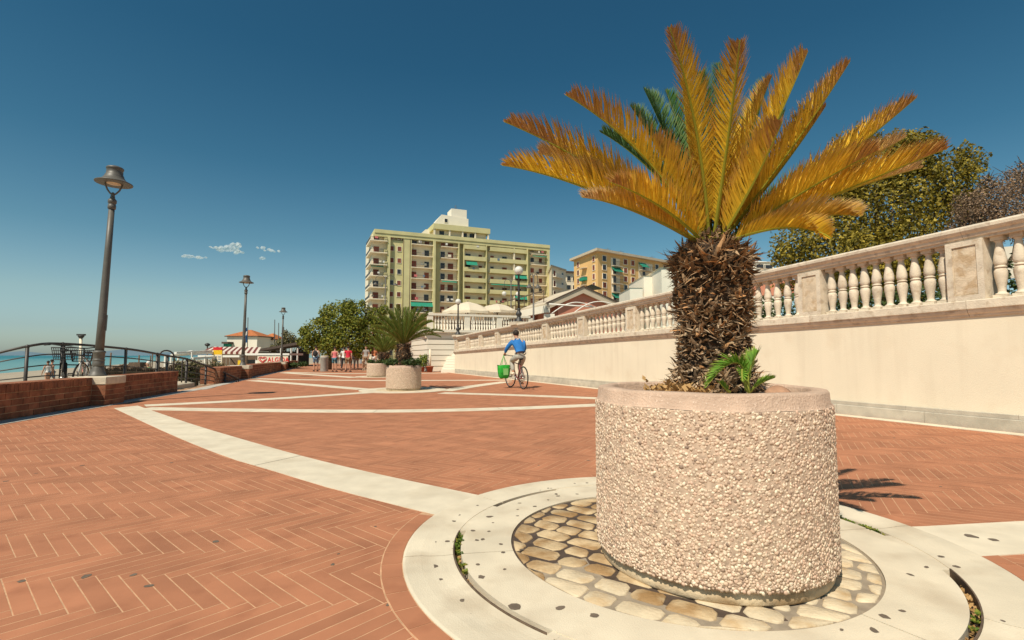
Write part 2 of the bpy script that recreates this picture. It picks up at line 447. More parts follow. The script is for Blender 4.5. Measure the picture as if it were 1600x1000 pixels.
class MB:
    """collects boxes, tubes, lathes and prisms; build() links them as ONE mesh object"""
    def __init__(s):
        s.v, s.f, s.mi, s.sm, s.cur, s.mats = [], [], [], [], 0, []
    def use(s, m):
        if m not in s.mats: s.mats.append(m)
        s.cur = s.mats.index(m)
        return s
    def add(s, vs_, fs, smooth=False):
        o = len(s.v)
        s.v += [tuple(p) for p in vs_]
        for f in fs:
            s.f.append(tuple(i + o for i in f)); s.mi.append(s.cur); s.sm.append(smooth)
        return s
    def hexa(s, p):      # 8 points: bottom 4 counter-clockwise, top 4
        return s.add(p, [(3, 2, 1, 0), (4, 5, 6, 7), (0, 1, 5, 4), (1, 2, 6, 5), (2, 3, 7, 6), (3, 0, 4, 7)])
    def box(s, x0, x1, y0, y1, z0, z1):
        return s.hexa([(x0, y0, z0), (x1, y0, z0), (x1, y1, z0), (x0, y1, z0), (x0, y0, z1), (x1, y0, z1), (x1, y1, z1), (x0, y1, z1)])
    def cbox(s, c, size, rz=0.0):
        c = Vector(c); hx, hy, hz = size[0] / 2, size[1] / 2, size[2] / 2
        cz, sz = math.cos(rz), math.sin(rz)
        P = []
        for z in (-hz, hz):
            for x, y in ((-hx, -hy), (hx, -hy), (hx, hy), (-hx, hy)):
                P.append((c.x + x * cz - y * sz, c.y + x * sz + y * cz, c.z + z))
        return s.hexa(P)
    def beam(s, a, b, w, h, up=(0, 0, 1)):
        a, b = Vector(a), Vector(b)
        t = (b - a).normalized(); up = Vector(up)
        sd_ = t.cross(up)
        if sd_.length < 1e-4: sd_ = t.cross(Vector((0, 1, 0)))
        sd_.normalize(); u = sd_.cross(t).normalized()
        P = []
        for q in (a, b):
            for i, j in ((-1, -1), (1, -1), (1, 1), (-1, 1)):
                P.append(q + sd_ * (w / 2 * i) + u * (h / 2 * j))
        return s.add(P, [(3, 2, 1, 0), (4, 5, 6, 7), (0, 1, 5, 4), (1, 2, 6, 5), (2, 3, 7, 6), (3, 0, 4, 7)])
    def tube(s, pts, r, n=8, caps=True, smooth=True):
        pts = [Vector(p) for p in pts]
        rs = r if isinstance(r, (list, tuple)) else [r] * len(pts)
        rings = []
        ref = None
        for i, p in enumerate(pts):
            a = pts[max(0, i - 1)]; b = pts[min(len(pts) - 1, i + 1)]
            t = (b - a)
            if t.length < 1e-9: t = Vector((0, 0, 1))
            t.normalize()
            if ref is None:
                ref = Vector((1, 0, 0)) if abs(t.x) < 0.8 else Vector((0, 1, 0))
            u = (ref - t * ref.dot(t)).normalized(); w = t.cross(u); ref = u
            rings.append([p + (u * math.cos(k * 2 * math.pi / n) + w * math.sin(k * 2 * math.pi / n)) * rs[i] for k in range(n)])
        V = [q for ring in rings for q in ring]; Fs = []
        for i in range(len(pts) - 1):
            for k in range(n):
                Fs.append((i * n + k, i * n + (k + 1) % n, (i + 1) * n + (k + 1) % n, (i + 1) * n + k))
        s.add(V, Fs, smooth)
        if caps:
            o = len(s.v) - len(V)
            for base, rev in ((0, True), ((len(pts) - 1) * n, False)):
                idx = [o + base + k for k in range(n)]
                s.f.append(tuple(reversed(idx)) if rev else tuple(idx)); s.mi.append(s.cur); s.sm.append(False)
        return s
    def lathe(s, prof, n=16, c=(0, 0, 0), smooth=True, sx=1.0, sy=1.0):
        c = Vector(c); V = []
        for r_, z in prof:
            for k in range(n):
                a = 2 * math.pi * k / n
                V.append((c.x + r_ * sx * math.cos(a), c.y + r_ * sy * math.sin(a), c.z + z))
        Fs = []
        for i in range(len(prof) - 1):
            for k in range(n):
                Fs.append((i * n + k, i * n + (k + 1) % n, (i + 1) * n + (k + 1) % n, (i + 1) * n + k))
        s.add(V, Fs, smooth)
        o = len(s.v) - len(V)
        s.f.append(tuple(o + k for k in reversed(range(n)))); s.mi.append(s.cur); s.sm.append(False)
        s.f.append(tuple(o + (len(prof) - 1) * n + k for k in range(n))); s.mi.append(s.cur); s.sm.append(False)
        return s
    def prism(s, poly, z0, z1):
        n = len(poly)
        P = [(p[0], p[1], z0) for p in poly] + [(p[0], p[1], z1) for p in poly]
        return s.add(P, [tuple(reversed(range(n))), tuple(range(n, 2 * n))] + [(i, (i + 1) % n, n + (i + 1) % n, n + i) for i in range(n)])
    def extrude(s, poly3, d):
        n = len(poly3); d = Vector(d)
        P = [Vector(p) for p in poly3]; P += [p + d for p in P]
        return s.add(P, [tuple(reversed(range(n))), tuple(range(n, 2 * n))] + [(i, (i + 1) % n, n + (i + 1) % n, n + i) for i in range(n)])
    def ball(s, c, r, n=10, m=7, sc=(1, 1, 1)):
        c = Vector(c); V = []; Fs = []
        for i in range(m + 1):
            th = math.pi * i / m
            for k in range(n):
                a = 2 * math.pi * k / n
                V.append((c.x + r * sc[0] * math.sin(th) * math.cos(a), c.y + r * sc[1] * math.sin(th) * math.sin(a), c.z - r * sc[2] * math.cos(th)))
        for i in range(m):
            for k in range(n):
                Fs.append((i * n + k, i * n + (k + 1) % n, (i + 1) * n + (k + 1) % n, (i + 1) * n + k))
        return s.add(V, Fs, True)
    def mesh(s, name, m=None):
        me = bpy.data.meshes.new(name)
        me.from_pydata(s.v, [], s.f)
        if m is not None and not s.mats: s.mats = [m]
        for q in s.mats: me.materials.append(q)
        me.polygons.foreach_set('material_index', s.mi)
        me.polygons.foreach_set('use_smooth', s.sm)
        me.update()
        bm = bmesh.new(); bm.from_mesh(me)
        bmesh.ops.recalc_face_normals(bm, faces=bm.faces)
        bm.to_mesh(me); bm.free()
        return me
    def build(s, name, m=None, parent=None, loc=None, rot=None):
        return link(name, s.mesh(name, m), parent, loc, rot)

def xf(mb, mtx):
    mb.v = [tuple(mtx @ Vector(p)) for p in mb.v]
    return mb
def box_obj(name, m, parent, x0, x1, y0, y1, z0, z1):
    return MB().box(x0, x1, y0, y1, z0, z1).build(name, m, parent)
# ------------------------------------------------------------------ ground, sea, hills
BW_X = lambda y: -7.81 - 0.2274 * (y - 7.82) if y < 15.5 else -9.556 - 0.311 * (y - 15.5)   # promenade face of the low brick walls
BW_T = Vector((-0.2217, 0.9751, 0)); BW_N = Vector((0.9751, 0.2217, 0))
WN = Vector((0.918, 0.3966, 0)); WT = Vector((-0.3966, 0.918, 0)); W_D = 8.662
def WP(t, off=0.0, z=0.0):                        # point on the big wall: off > 0 is towards the promenade
    p = WN * (W_D - off) + WT * t
    return Vector((p.x, p.y, z))
TW0, TW1 = -6.0, 28.43

def sheet(name, poly, z, m, thick=None):
    b = MB()
    if thick: b.prism(poly, z - thick, z)
    else: b.add([(p[0], p[1], z) for p in poly], [tuple(range(len(poly)))])
    return tag(b.build(name, m), kind='structure')

sheet('sea', [(-9000, -3000), (400, -3000), (400, 9000), (-9000, 9000)], -1.25, M['sea'])
beach = sheet('beach', [(-30, -40), (BW_X(-40) , -40), (BW_X(150) + 2, 150), (-30, 260), (-60, 420), (-235, 420), (-175, 300), (-111, 158), (-57, 56.6), (-36, 15)], -1.0, M['sand'])
sheet('town_ground', [(BW_X(61) + 0.1, 61), (20, 61), (60, -40), (400, -40), (400, 700), (-220, 700), (BW_X(61) - 25, 200), (BW_X(61), 62)], -0.02, M['earth'], 1.2)
RING = Vector((0.895, 2.805, 0)); R_OUT, R_COB, R_PL = 1.45, 0.900, 0.46
PLC = Vector((0.99, 2.615, 0)); PR, PH = 0.555, 0.842
def promenade_sheet():
    from mathutils.geometry import tessellate_polygon
    outer = [Vector((x, y, 0)) for x, y in [(BW_X(-14) - 0.4, -14), (16, -14), (-6, 62), (BW_X(62) - 0.4, 62), (BW_X(15.5) - 0.4, 15.5)]]
    hole = [Vector((RING.x + (R_OUT + .02) * math.cos(2 * math.pi * k / 72), RING.y + (R_OUT + .02) * math.sin(2 * math.pi * k / 72), 0)) for k in range(72)]
    tri = tessellate_polygon([outer, hole])
    V = outer + hole
    b = MB(); b.use(M['mortar'])
    b.add([(v.x, v.y, -0.0006) for v in V], [tuple(t) for t in tri])
    n = len(outer)
    b.add([(v.x, v.y, -0.0006) for v in outer] + [(v.x, v.y, -1.3) for v in outer], [(i, (i + 1) % n, n + (i + 1) % n, n + i) for i in range(n)])
    return tag(b.build('promenade'), kind='structure')
promenade = promenade_sheet()
landing = sheet('beach_landing', [(-13.0, 6), (BW_X(6) - 0.36, 6), (BW_X(16.4) - 0.36, 16.4), (-11.3, 17.6), (-12.6, 13.5)], 0.12, M['concrete'], 1.2)

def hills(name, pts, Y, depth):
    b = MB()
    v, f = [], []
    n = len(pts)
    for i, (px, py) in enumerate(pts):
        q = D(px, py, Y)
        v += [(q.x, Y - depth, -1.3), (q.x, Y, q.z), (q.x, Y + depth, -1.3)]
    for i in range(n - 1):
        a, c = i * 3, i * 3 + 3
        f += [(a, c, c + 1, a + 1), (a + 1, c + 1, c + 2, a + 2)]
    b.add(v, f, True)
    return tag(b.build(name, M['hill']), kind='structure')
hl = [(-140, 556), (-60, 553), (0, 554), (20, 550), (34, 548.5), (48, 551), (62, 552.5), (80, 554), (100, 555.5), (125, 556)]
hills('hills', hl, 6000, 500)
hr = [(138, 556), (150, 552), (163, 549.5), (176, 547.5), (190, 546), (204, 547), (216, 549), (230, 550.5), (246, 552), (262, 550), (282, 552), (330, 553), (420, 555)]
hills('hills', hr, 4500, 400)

# ------------------------------------------------------------------ herringbone paving bricks
LW, NW_ = 0.071, 6
GAP = 0.0048
LB = NW_ * LW
Y_FAR = 24.0
PIER1 = Vector((-7.5, 9.95, 0))
_mid = [(G(*p) + G(*q)) / 2 for p, q in (((760, 777), (684, 806)), ((580, 739), (520, 764)), ((480, 715), (420, 734)), ((400, 693), (348, 712)), ((300, 663), (260, 676)), ((215, 634), (178, 638)))]
_d = (_mid[-1] - _mid[0]).normalized(); _n = Vector((-_d.y, _d.x, 0))
_prof = [((m - _mid[0]).dot(_d), (m - _mid[0]).dot(_n)) for m in _mid]
def near_field(x, y):          # the paving field on the camera's side of the long diagonal band
    p = Vector((x, y, 0)) - _mid[0]
    s_ = p.dot(_d)
    off = float(np.interp(s_, [q[0] for q in _prof], [q[1] for q in _prof]))
    return p.dot(_n) > off
bricks = []
corners = [(-8.5, 0.4), (9, 0.4), (-12.5, Y_FAR), (4, Y_FAR)]
def lay(AX, keep):
    ca, sa = math.cos(AX), math.sin(AX)
    uv = [((x * ca + y * sa) / LW, (-x * sa + y * ca) / LW) for x, y in corners]
    umin, umax = min(p[0] for p in uv) - 14, max(p[0] for p in uv) + 14
    vmin, vmax = min(p[1] for p in uv) - 14, max(p[1] for p in uv) + 14
    for j in range(int(vmin), int(vmax) + 1):
        k0 = int((umin - j) / (2 * NW_)) - 1; k1 = int((umax - j) / (2 * NW_)) + 1
        for k in range(k0, k1 + 1):
            u0 = j + 2 * NW_ * k
            for (a0, a1, b0, b1, d) in ((u0, u0 + NW_, j, j + 1, 0), (u0 + NW_, u0 + NW_ + 1, j + 1 - NW_, j + 1, 1)):
                cu, cv = (a0 + a1) / 2 * LW, (b0 + b1) / 2 * LW
                x, y = cu * ca - cv * sa + 0.03, cu * sa + cv * ca + 0.05
                if y < 0.7 or y > Y_FAR: continue
                if x < BW_X(y) + 0.1: continue
                if WN.x * x + WN.y * y > W_D - 0.1: continue
                if abs(x) > y * 1.12 + 0.8: continue
                if near_field(x, y) != keep: continue
                a_ = AX + d * math.pi / 2
                dr = math.hypot(x - RING.x, y - RING.y)
                if dr < R_OUT + 0.40:
                    ok = [t for t in np.linspace(-.5, .5, 41) if math.hypot(x + t * LB * math.cos(a_) - RING.x, y + t * LB * math.sin(a_) - RING.y) > R_OUT + .055]
                    if len(ok) < 4: continue
                    t0_, t1_ = ok[0], ok[-1]
                    if t1_ - t0_ < .98: bricks.append((x + (t0_ + t1_) / 2 * LB * math.cos(a_), y + (t0_ + t1_) / 2 * LB * math.sin(a_), a_, (t1_ - t0_) + .02)); continue
                bricks.append((x, y, a_, 1.0))
lay(R(-41), True)
lay(R(-29), False)
AX = R(-36)
ca, sa = math.cos(AX), math.sin(AX)

# bands of pale stone slabs: edge polylines on the ground
def dens(pts, n):
    pts = [Vector(p) for p in pts]
    if len(pts) == 2:
        return [pts[0].lerp(pts[1], i / n) for i in range(n + 1)]
    # quadratic-ish smooth through points by Catmull-Rom
    L = [0.0]
    for a, b in zip(pts, pts[1:]): L.append(L[-1] + (b - a).length)
    out = []
    for i in range(n + 1):
        s_ = L[-1] * i / n
        k = max(0, min(len(pts) - 2, next((q for q in range(len(L) - 1) if s_ <= L[q + 1] + 1e-9), len(pts) - 2)))
        t = (s_ - L[k]) / max(1e-9, L[k + 1] - L[k])
        p1, p2 = pts[k], pts[k + 1]
        p0 = pts[k - 1] if k > 0 else p1 * 2 - p2
        p3 = pts[k + 2] if k + 2 < len(pts) else p2 * 2 - p1
        out.append(0.5 * ((2 * p1) + (p2 - p0) * t + (2 * p0 - 5 * p1 + 4 * p2 - p3) * t * t + (3 * p1 - p0 - 3 * p2 + p3) * t ** 3))
    return out
def band(e0, e1, slab_len, z=0.0045, m='cream', name='pale_stone_band', hole=None):
    per = 6
    L = sum(((Vector(b) - Vector(a)).length for a, b in zip(e0, e0[1:])))
    ns = max(1, round(L / slab_len))
    A, B = dens(e0, ns * per), dens(e1, ns * per)
    bed = MB(); v = []
    for a, b in zip(A, B): v += [(a.x, a.y, z - 0.0025), (b.x, b.y, z - 0.0025)]
    bed.add(v, [(2 * i, 2 * i + 1, 2 * i + 3, 2 * i + 2) for i in range(len(A) - 1)])
    root = tag(bed.build(name, M['slot'] if m != 'strip' else M['mortar']), kind='structure')
    for k in range(ns):
        a, b = A[k * per:k * per + per + 1], B[k * per:k * per + per + 1]
        g = 0.004
        da = (a[1] - a[0]).normalized() * g; db = (b[1] - b[0]).normalized() * g
        a = [a[0] + da] + a[1:-1] + [a[-1] - da]; b = [b[0] + db] + b[1:-1] + [b[-1] - db]
        s_ = MB(); n = len(a); zt = z + random.uniform(-.0006, .0006)
        V = []
        for p, q in zip(a, b): V += [(p.x, p.y, zt), (q.x, q.y, zt), (p.x, p.y, z - 0.006), (q.x, q.y, z - 0.006)]
        F_ = []
        for i in range(n - 1):
            o, w = i * 4, i * 4 + 4
            F_ += [(o, o + 1, w + 1, w), (o, w, w + 2, o + 2), (o + 1, o + 3, w + 3, w + 1)]
        F_ += [(0, 2, 3, 1), (w, w + 1, w + 3, w + 2)]
        s_.add(V, F_)
        s_.build('slab', M[m], root)
    return root
def cband(pts, w=0.5, **k):
    pts = [Vector(p) for p in pts]
    e0, e1 = [], []
    for i, p in enumerate(pts):
        t = (pts[min(i + 1, len(pts) - 1)] - pts[max(0, i - 1)]).normalized()
        nn = Vector((-t.y, t.x, 0))
        e0.append(p + nn * w / 2); e1.append(p - nn * w / 2)
    return band(e0, e1, **k)
RING2 = Vector((-3.13, 14.75, 0)); RING3 = Vector((-6.3, 24.0, 0))
band_edges = []
band([G(215, 634), G(300, 663), G(400, 693), G(480, 715), G(580, 739), G(760, 777)], [G(178, 638), G(260, 676), G(348, 712), G(420, 734), G(520, 764), G(684, 806)], 2.5)
band([Vector((2.20, 3.02, 0)), G(1600, 815), Vector((7.75, 3.84, 0))], [Vector((2.20, 2.58, 0)), G(1600, 866), Vector((7.95, 3.30, 0))], 2.5)
cband([G(222, 638.5), G(420, 641.5), G(600, 642.5), G(780, 639), G(946, 632.5)], 0.46, slab_len=2.4, z=0.0052)
cband([G(226, 634), G(400, 625), G(575, 613.5)], 0.46, slab_len=2.4, z=0.0058)
cband([G(690, 614), G(820, 618), G(950, 623.2), G(1010, 626)], 0.46, slab_len=2.4, z=0.0048)
cband([G(394, 594.5), G(480, 601), G(570, 608.5)], 0.5, slab_len=2.4, z=0.0055)
cband([G(694, 611), G(740, 603.5), G(792, 596.5)], 0.5, slab_len=2.4, z=0.0051)
cband([G(398, 591.8), G(480, 593.6), G(620, 594.6), G(800, 594)], 0.5, slab_len=2.6, z=0.0060)
cband([G(444, 582.5), G(500, 586.3), G(556, 590)], 0.6, slab_len=2.6, z=0.0050)
cband([G(444, 581.6), G(520, 583.6), G(630, 583.6), G(700, 582.8)], 0.6, slab_len=3.0, z=0.0065)
# stone strips along the foot of both walls
band([Vector((BW_X(y) + 0.02, y, 0)) for y in (4.5, 15.6, 16.2, 40)], [Vector((BW_X(y) + 0.36, y, 0)) for y in (4.5, 15.6, 16.2, 40)], 1.2, z=0.007, m='strip', name='grey_stone_strip')
band([WP(TW0 + 1, 0.10), WP(TW1, 0.10)], [WP(TW0 + 1, 0.32), WP(TW1, 0.32)], 1.3, z=0.007, name='pale_stone_strip')

# which bricks show largest
def covered(x, y):
    return math.hypot(x - RING.x, y - RING.y) < R_OUT + 0.06
vis = []
for i, (x, y, a, fl_) in enumerate(bricks):
    p = PX((x, y, 0))
    if p and -20 < p[0] < 1620 and p[1] < 1015 and fl_ == 1.0 and not covered(x, y):
        vis.append((y, i))
vis.sort()
near = set(i for _, i in vis[:300])
hl_, hw_ = (LB - GAP) / 2, (LW - GAP) / 2
def brick_mesh(nm):
    e = 0.0007; zt, ze, zb = 0.0, -0.0004, -0.010
    v = [(-hl_, -hw_, zb), (hl_, -hw_, zb), (hl_, hw_, zb), (-hl_, hw_, zb),
         (-hl_, -hw_, ze), (hl_, -hw_, ze), (hl_, hw_, ze), (-hl_, hw_, ze),
         (-hl_ + e, -hw_ + e, zt), (hl_ - e, -hw_ + e, zt), (hl_ - e, hw_ - e, zt), (-hl_ + e, hw_ - e, zt)]
    f = [(8, 9, 10, 11)]
    for o in (0, 4):
        for i in range(4): f.append((o + i, o + (i + 1) % 4, o + 4 + (i + 1) % 4, o + 4 + i))
    return v, f
bv, bf = brick_mesh('brick')
me_brick = np_mesh('brick', bv, np.array(bf), M['paver'])
field = []
for i, (x, y, a, fl_) in enumerate(bricks):
    dz = random.uniform(-0.0002, 0.0003)
    if i in near:
        o = link('brick', me_brick, promenade, (x, y, dz), (random.uniform(-.0012, .0012), random.uniform(-.0006, .0006), a + random.uniform(-.003, .003)))
    else:
        field.append((x, y, dz, a, fl_))
fa = np.array(field)
ca_, sa_ = np.cos(fa[:, 3]), np.sin(fa[:, 3])
B0 = np.array(bv)
# far bricks: only the top and the chamfer
vv = np.empty((len(fa), 12, 3))
vv[:, :, 0] = fa[:, None, 0] + B0[None, :, 0] * fa[:, None, 4] * ca_[:, None] - B0[None, :, 1] * sa_[:, None]
vv[:, :, 1] = fa[:, None, 1] + B0[None, :, 0] * fa[:, None, 4] * sa_[:, None] + B0[None, :, 1] * ca_[:, None]
vv[:, :, 2] = fa[:, None, 2] + B0[None, :, 2]
ff = (np.array(bf)[None] + (np.arange(len(fa)) * 12)[:, None, None]).reshape(-1, 4)
tag(link('brick_field', np_mesh('brick_field', vv.reshape(-1, 3), ff, M['paver']), promenade), kind='stuff')
q = MB(); q.add([(BW_X(Y_FAR - .1), Y_FAR - .1, 0.0004), (WP(0, .1).x + 9, Y_FAR - .1, 0.0004), (-6.2, 61.9, 0.0004), (BW_X(62), 61.9, 0.0004)], [(0, 1, 2, 3)])
tag(q.build('far_brick_field', M['paver_far'], promenade), kind='stuff')

# ------------------------------------------------------------------ stone circle round the near planter
def sector(b, r0, r1, a0, a1, z0, z1, c=RING, step=4):
    n = max(1, int(abs(a1 - a0) / step))
    V = []
    for i in range(n + 1):
        a = R(a0 + (a1 - a0) * i / n); x, y = math.cos(a), math.sin(a)
        for r_, z in ((r0, z0), (r1, z0), (r1, z1), (r0, z1)):
            zz = z if not callable(z) else z(r_)
            V.append((c.x + r_ * x, c.y + r_ * y, zz))
    F_ = []
    for i in range(n):
        o, w = i * 4, i * 4 + 4
        for k in range(4):
            F_.append((o + k, w + k, w + (k + 1) % 4, o + (k + 1) % 4))
    F_ += [(0, 3, 2, 1), (n * 4, n * 4 + 1, n * 4 + 2, n * 4 + 3)]
    return b.add(V, F_)
bed = MB()
sector(bed, 0.0, R_OUT - 0.01, 0, 360, -0.10, -0.045, step=5)
circle = tag(bed.build('paving_circle', M['slot']), kind='structure')
# slot arcs (dark drain) between the inner and the outer ring
RS = 1.185; SW = 0.040
slots = [(-130, -187, 1), (118, 148, 0), (4, 24, 0), (-18, -66, 1)]
def in_slot(a):
    for s0, s1, _ in slots:
        lo, hi = min(s0, s1), max(s0, s1)
        for k in (-360, 0, 360):
            if lo <= a + k <= hi: return True
    return False
# outer ring stones: flat kerb, then a shallow dish
cuts = [-180, -128, -92, -45, 0 + 9, 45, 92, 144, 180]
cuts = [-171, -128, -87, -42, 9.3, 50, 92, 143, 189]
for a0, a1 in zip(cuts, cuts[1:]):
    b = MB()
    g = 0.16
    n = max(4, int((a1 - a0) / 2.0))
    prof = [(RS + SW / 2, -0.05), (RS + SW / 2, 0.006), (RS + 0.06, 0.0035), (R_OUT - 0.16, 0.0035), (R_OUT - 0.125, 0.005), (R_OUT - 0.085, 0.0085), (R_OUT - 0.012, 0.009), (R_OUT, 0.005), (R_OUT, -0.05)]
    V = []
    for i in range(n + 1):
        a = R(a0 + g + (a1 - a0 - 2 * g) * i / n)
        for r_, z in prof: V.append((RING.x + r_ * math.cos(a), RING.y + r_ * math.sin(a), z))
    k = len(prof); F_ = []
    for i in range(n):
        for j in range(k - 1):
            F_.append((i * k + j, i * k + j + 1, (i + 1) * k + j + 1, (i + 1) * k + j))
    F_ += [tuple(range(k)), tuple(n * k + j for j in reversed(range(k)))]
    b.add(V, F_)
    b.build('kerb_stone', M['cream_dirty'], circle)
cuts2 = [-171, -60, 9.3, 100, 189]
for a0, a1 in zip(cuts2, cuts2[1:]):
    b = MB(); g = 0.2
    sector(b, R_COB, RS - SW / 2, a0 + g, a1 - g, -0.05, 0.0065, step=2)
    b.build('ring_stone', M['cream_dirty'], circle)
# the joint is filled except in the slots
a = -180.0
fill = MB()
while a < 180:
    if not in_slot(a + 1.0): sector(fill, RS - SW / 2 - 0.001, RS + SW / 2 + 0.001, a, a + 2.02, -0.05, 0.0035, step=1)
    a += 2.0
fill.build('joint_fill', M['cream_dirty'], circle)
strip = MB(); strip.use(M['steel_edge'])
for s0, s1, steel in slots:
    if steel: sector(strip, RS + SW / 2 - 0.007, RS + SW / 2 - 0.001, min(s0, s1), max(s0, s1), -0.04, 0.012, step=2)
strip.build('edge_strip', M['steel_edge'], circle)
# weeds and debris in the slots
def leaf_tuft(P, n, size, seed=0, up=0.6):
    r = np.random.default_rng(seed); V = []; F_ = []
    for (x, y, z) in P:
        for _ in range(n):
            th = r.uniform(0, 2 * math.pi); el = r.uniform(0.1, 1.2) * up + .15
            s_ = size * r.uniform(.5, 1.3)
            d = np.array([math.cos(th) * math.cos(el), math.sin(th) * math.cos(el), math.sin(el)])
            sd_ = np.array([-math.sin(th), math.cos(th), r.uniform(-.4, .4)]) * s_ * .38
            o = np.array([x, y, z]) + np.array([math.cos(th), math.sin(th), 0]) * s_ * r.uniform(0, .5) + np.array([0, 0, r.uniform(0, size * .6)])
            k = len(V)
            V += [o, o + d * s_ * .5 + sd_, o + d * s_, o + d * s_ * .5 - sd_]
            F_.append((k, k + 1, k + 2, k + 3))
    return np.array(V), np.array(F_)
P = []
for (a0, a1, n_) in ((-187, -173, 14), (-172, -166, 2), (-165, -158, 4), (6, 21, 26), (-60, -40, 5)):
    for _ in range(n_):
        a = R(random.uniform(a0, a1)); rr = RS + random.uniform(-.014, .008)
        P.append((RING.x + rr * math.cos(a), RING.y + rr * math.sin(a), random.uniform(-.02, .0)))
V, F_ = leaf_tuft(P, 16, 0.017, 3)
tag(link('weeds', np_mesh('weeds', V, F_, M['weed'])), kind='stuff')
P = []
for s0, s1, _ in slots:
    for _ in range(60):
        a = R(random.uniform(s0, s1)); rr = RS + random.uniform(-.012, .008)
        P.append((RING.x + rr * math.cos(a), RING.y + rr * math.sin(a), -.035))
V, F_ = leaf_tuft(P, 4, 0.018, 5)
tag(link('leaf_litter', np_mesh('leaf_litter', V, F_, M['straw'])), kind='stuff')

# cobbles: rows along the brick direction, clipped by the ring
def bed_disc(r_, z, m, nm, a0, a1):
    b = MB(); sector(b, 0.3, r_, a0, a1, z - 0.02, z, step=4); return b.build(nm, m, circle)
bed_disc(R_COB - 0.001, -0.002, M['bed'], 'mortar_bed', -158, 112)
bed_disc(R_COB - 0.001, -0.0015, M['bed_wet'], 'damp_mortar_bed', 112, 202)
rowp, stl = 0.127, 0.185
for j in range(-9, 10):
    v0 = j * rowp; off = random.uniform(0, stl)
    u = -1.1 + off
    while u < 1.1:
        ln = stl * random.uniform(0.75, 1.25)
        g = 0.021
        x0, x1, y0, y1 = u + g / 2, u + ln - g / 2, v0 + g / 2, v0 + rowp - g / 2
        u += ln
        pts = []
        cr = 0.019
        for (cx, cy, sx, sy) in ((x0, y0, 1, 1), (x1, y0, -1, 1), (x1, y1, -1, -1), (x0, y1, 1, -1)):
            j1, j2 = random.uniform(-.008, .008), random.uniform(-.008, .008)
            cr_ = cr * random.uniform(.6, 1.5)
            if sx * sy > 0: pts += [(cx + j1, cy + sy * cr_ + j2), (cx + sx * cr_ + j1, cy + j2)]
            else: pts += [(cx + sx * cr_ + j1, cy + j2), (cx + j1, cy + sy * cr_ + j2)]
        W_ = [(px * ca - py * sa, px * sa + py * ca) for px, py in pts]
        rad = [math.hypot(*p) for p in W_]
        if min(rad) > R_COB - 0.03 or max(rad) < R_PL - 0.06: continue
        lim = R_COB - 0.014
        W_ = [(p[0] * min(1, lim / r_), p[1] * min(1, lim / r_)) for p, r_ in zip(W_, rad)]
        cx = sum(p[0] for p in W_) / 8; cy = sum(p[1] for p in W_) / 8
        ang = math.degrees(math.atan2(cy, cx))
        wet = (ang > 108 or ang < -150) or (math.hypot(RING.x + cx - PLC.x, RING.y + cy - PLC.y) < PR + random.uniform(.05, .12) and ang < -95)
        b = MB(); h = random.uniform(0.002, 0.0055)
        V = [(RING.x + p[0], RING.y + p[1], -0.012) for p in W_]
        V += [(RING.x + p[0], RING.y + p[1], h - 0.003) for p in W_]
        V += [(RING.x + cx + (p[0] - cx) * .93, RING.y + cy + (p[1] - cy) * .88, h + random.uniform(-.0005, .0012)) for p in W_]
        V += [(RING.x + cx, RING.y + cy, h + 0.0015)]
        F_ = []
        for k in range(8):
            F_ += [(k, (k + 1) % 8, 8 + (k + 1) % 8, 8 + k), (8 + k, 8 + (k + 1) % 8, 16 + (k + 1) % 8, 16 + k), (16 + k, 16 + (k + 1) % 8, 24)]
        b.add(V, F_, True)
        b.build('cobble', M['cobble_wet'] if wet else M['cobble'], circle)
b = MB(); sector(b, PR - .1, PR + .07, 150, 275, -.02, -0.0008, c=PLC, step=5); b.build('damp_mortar_bed', M['bed_wet'], circle)
# a single course of bricks laid round the circle
nb = 62
b = MB()
sector(b, R_OUT - 0.005, R_OUT + 0.104, 0, 360, -0.01, 0.0018, step=4)
b.build('border_mortar', M['mortar'], circle)
for k in range(nb):
    a0, a1 = 360 / nb * k, 360 / nb * (k + 1)
    mid = (a0 + a1) / 2
    if any(lo < mid < hi for lo, hi in ((144.5, 161.5), (352, 369), (-8, 8.5))): continue
    b = MB(); g = 0.12
    sector(b, R_OUT + 0.005, R_OUT + 0.098, a0 + g, a1 - g, -0.01, 0.0038 + random.uniform(-.0006, .0006), step=3)
    b.build('border_brick', M['paver'], circle)
# dark gum and drip stains trodden into the stone
def gum(x, y, r_, st, z):
    n = 9; b = []
    a0 = random.uniform(0, 3)
    for k in range(n):
        a = 2 * math.pi * k / n
        rr = r_ * random.uniform(.75, 1.2)
        p = Vector((rr * math.cos(a) * st, rr * math.sin(a), 0)); p.rotate(Matrix.Rotation(a0, 3, 'Z'))
        b.append((x + p.x, y + p.y, z))
    return b
gb = MB()
for _ in range(60):
    a = random.uniform(0, 2 * math.pi); rr = random.choice([random.uniform(R_COB + .03, RS - .04), random.uniform(RS + .05, R_OUT - .13)])
    z = 0.0077 if rr < RS else 0.0042
    pts = gum(RING.x + rr * math.cos(a), RING.y + rr * math.sin(a), random.choice([.007, .009, .012, .016]) * random.uniform(.7, 1.1), random.uniform(1, 1.6), z)
    gb.add(pts, [tuple(range(len(pts)))])
for (px, py, r_) in ((804, 951, .026), (1517, 839, .03), (1553, 845, .022), (752, 904, .016), (739, 831, .013), (745, 846, .012), (815, 861, .012), (700, 847, .014), (669, 876, .012)):
    g_ = G(px, py); rr = math.hypot(g_.x - RING.x, g_.y - RING.y)
    pts = gum(g_.x, g_.y, r_, 1.15, 0.0077 if rr < RS else (0.0045 if rr < R_OUT - .12 else 0.0135 if rr < R_OUT else .0062))
    gb.add(pts, [tuple(range(len(pts)))])
tag(gb.build('gum_spots', M['gum'], circle), kind='stuff')
gp = MB()
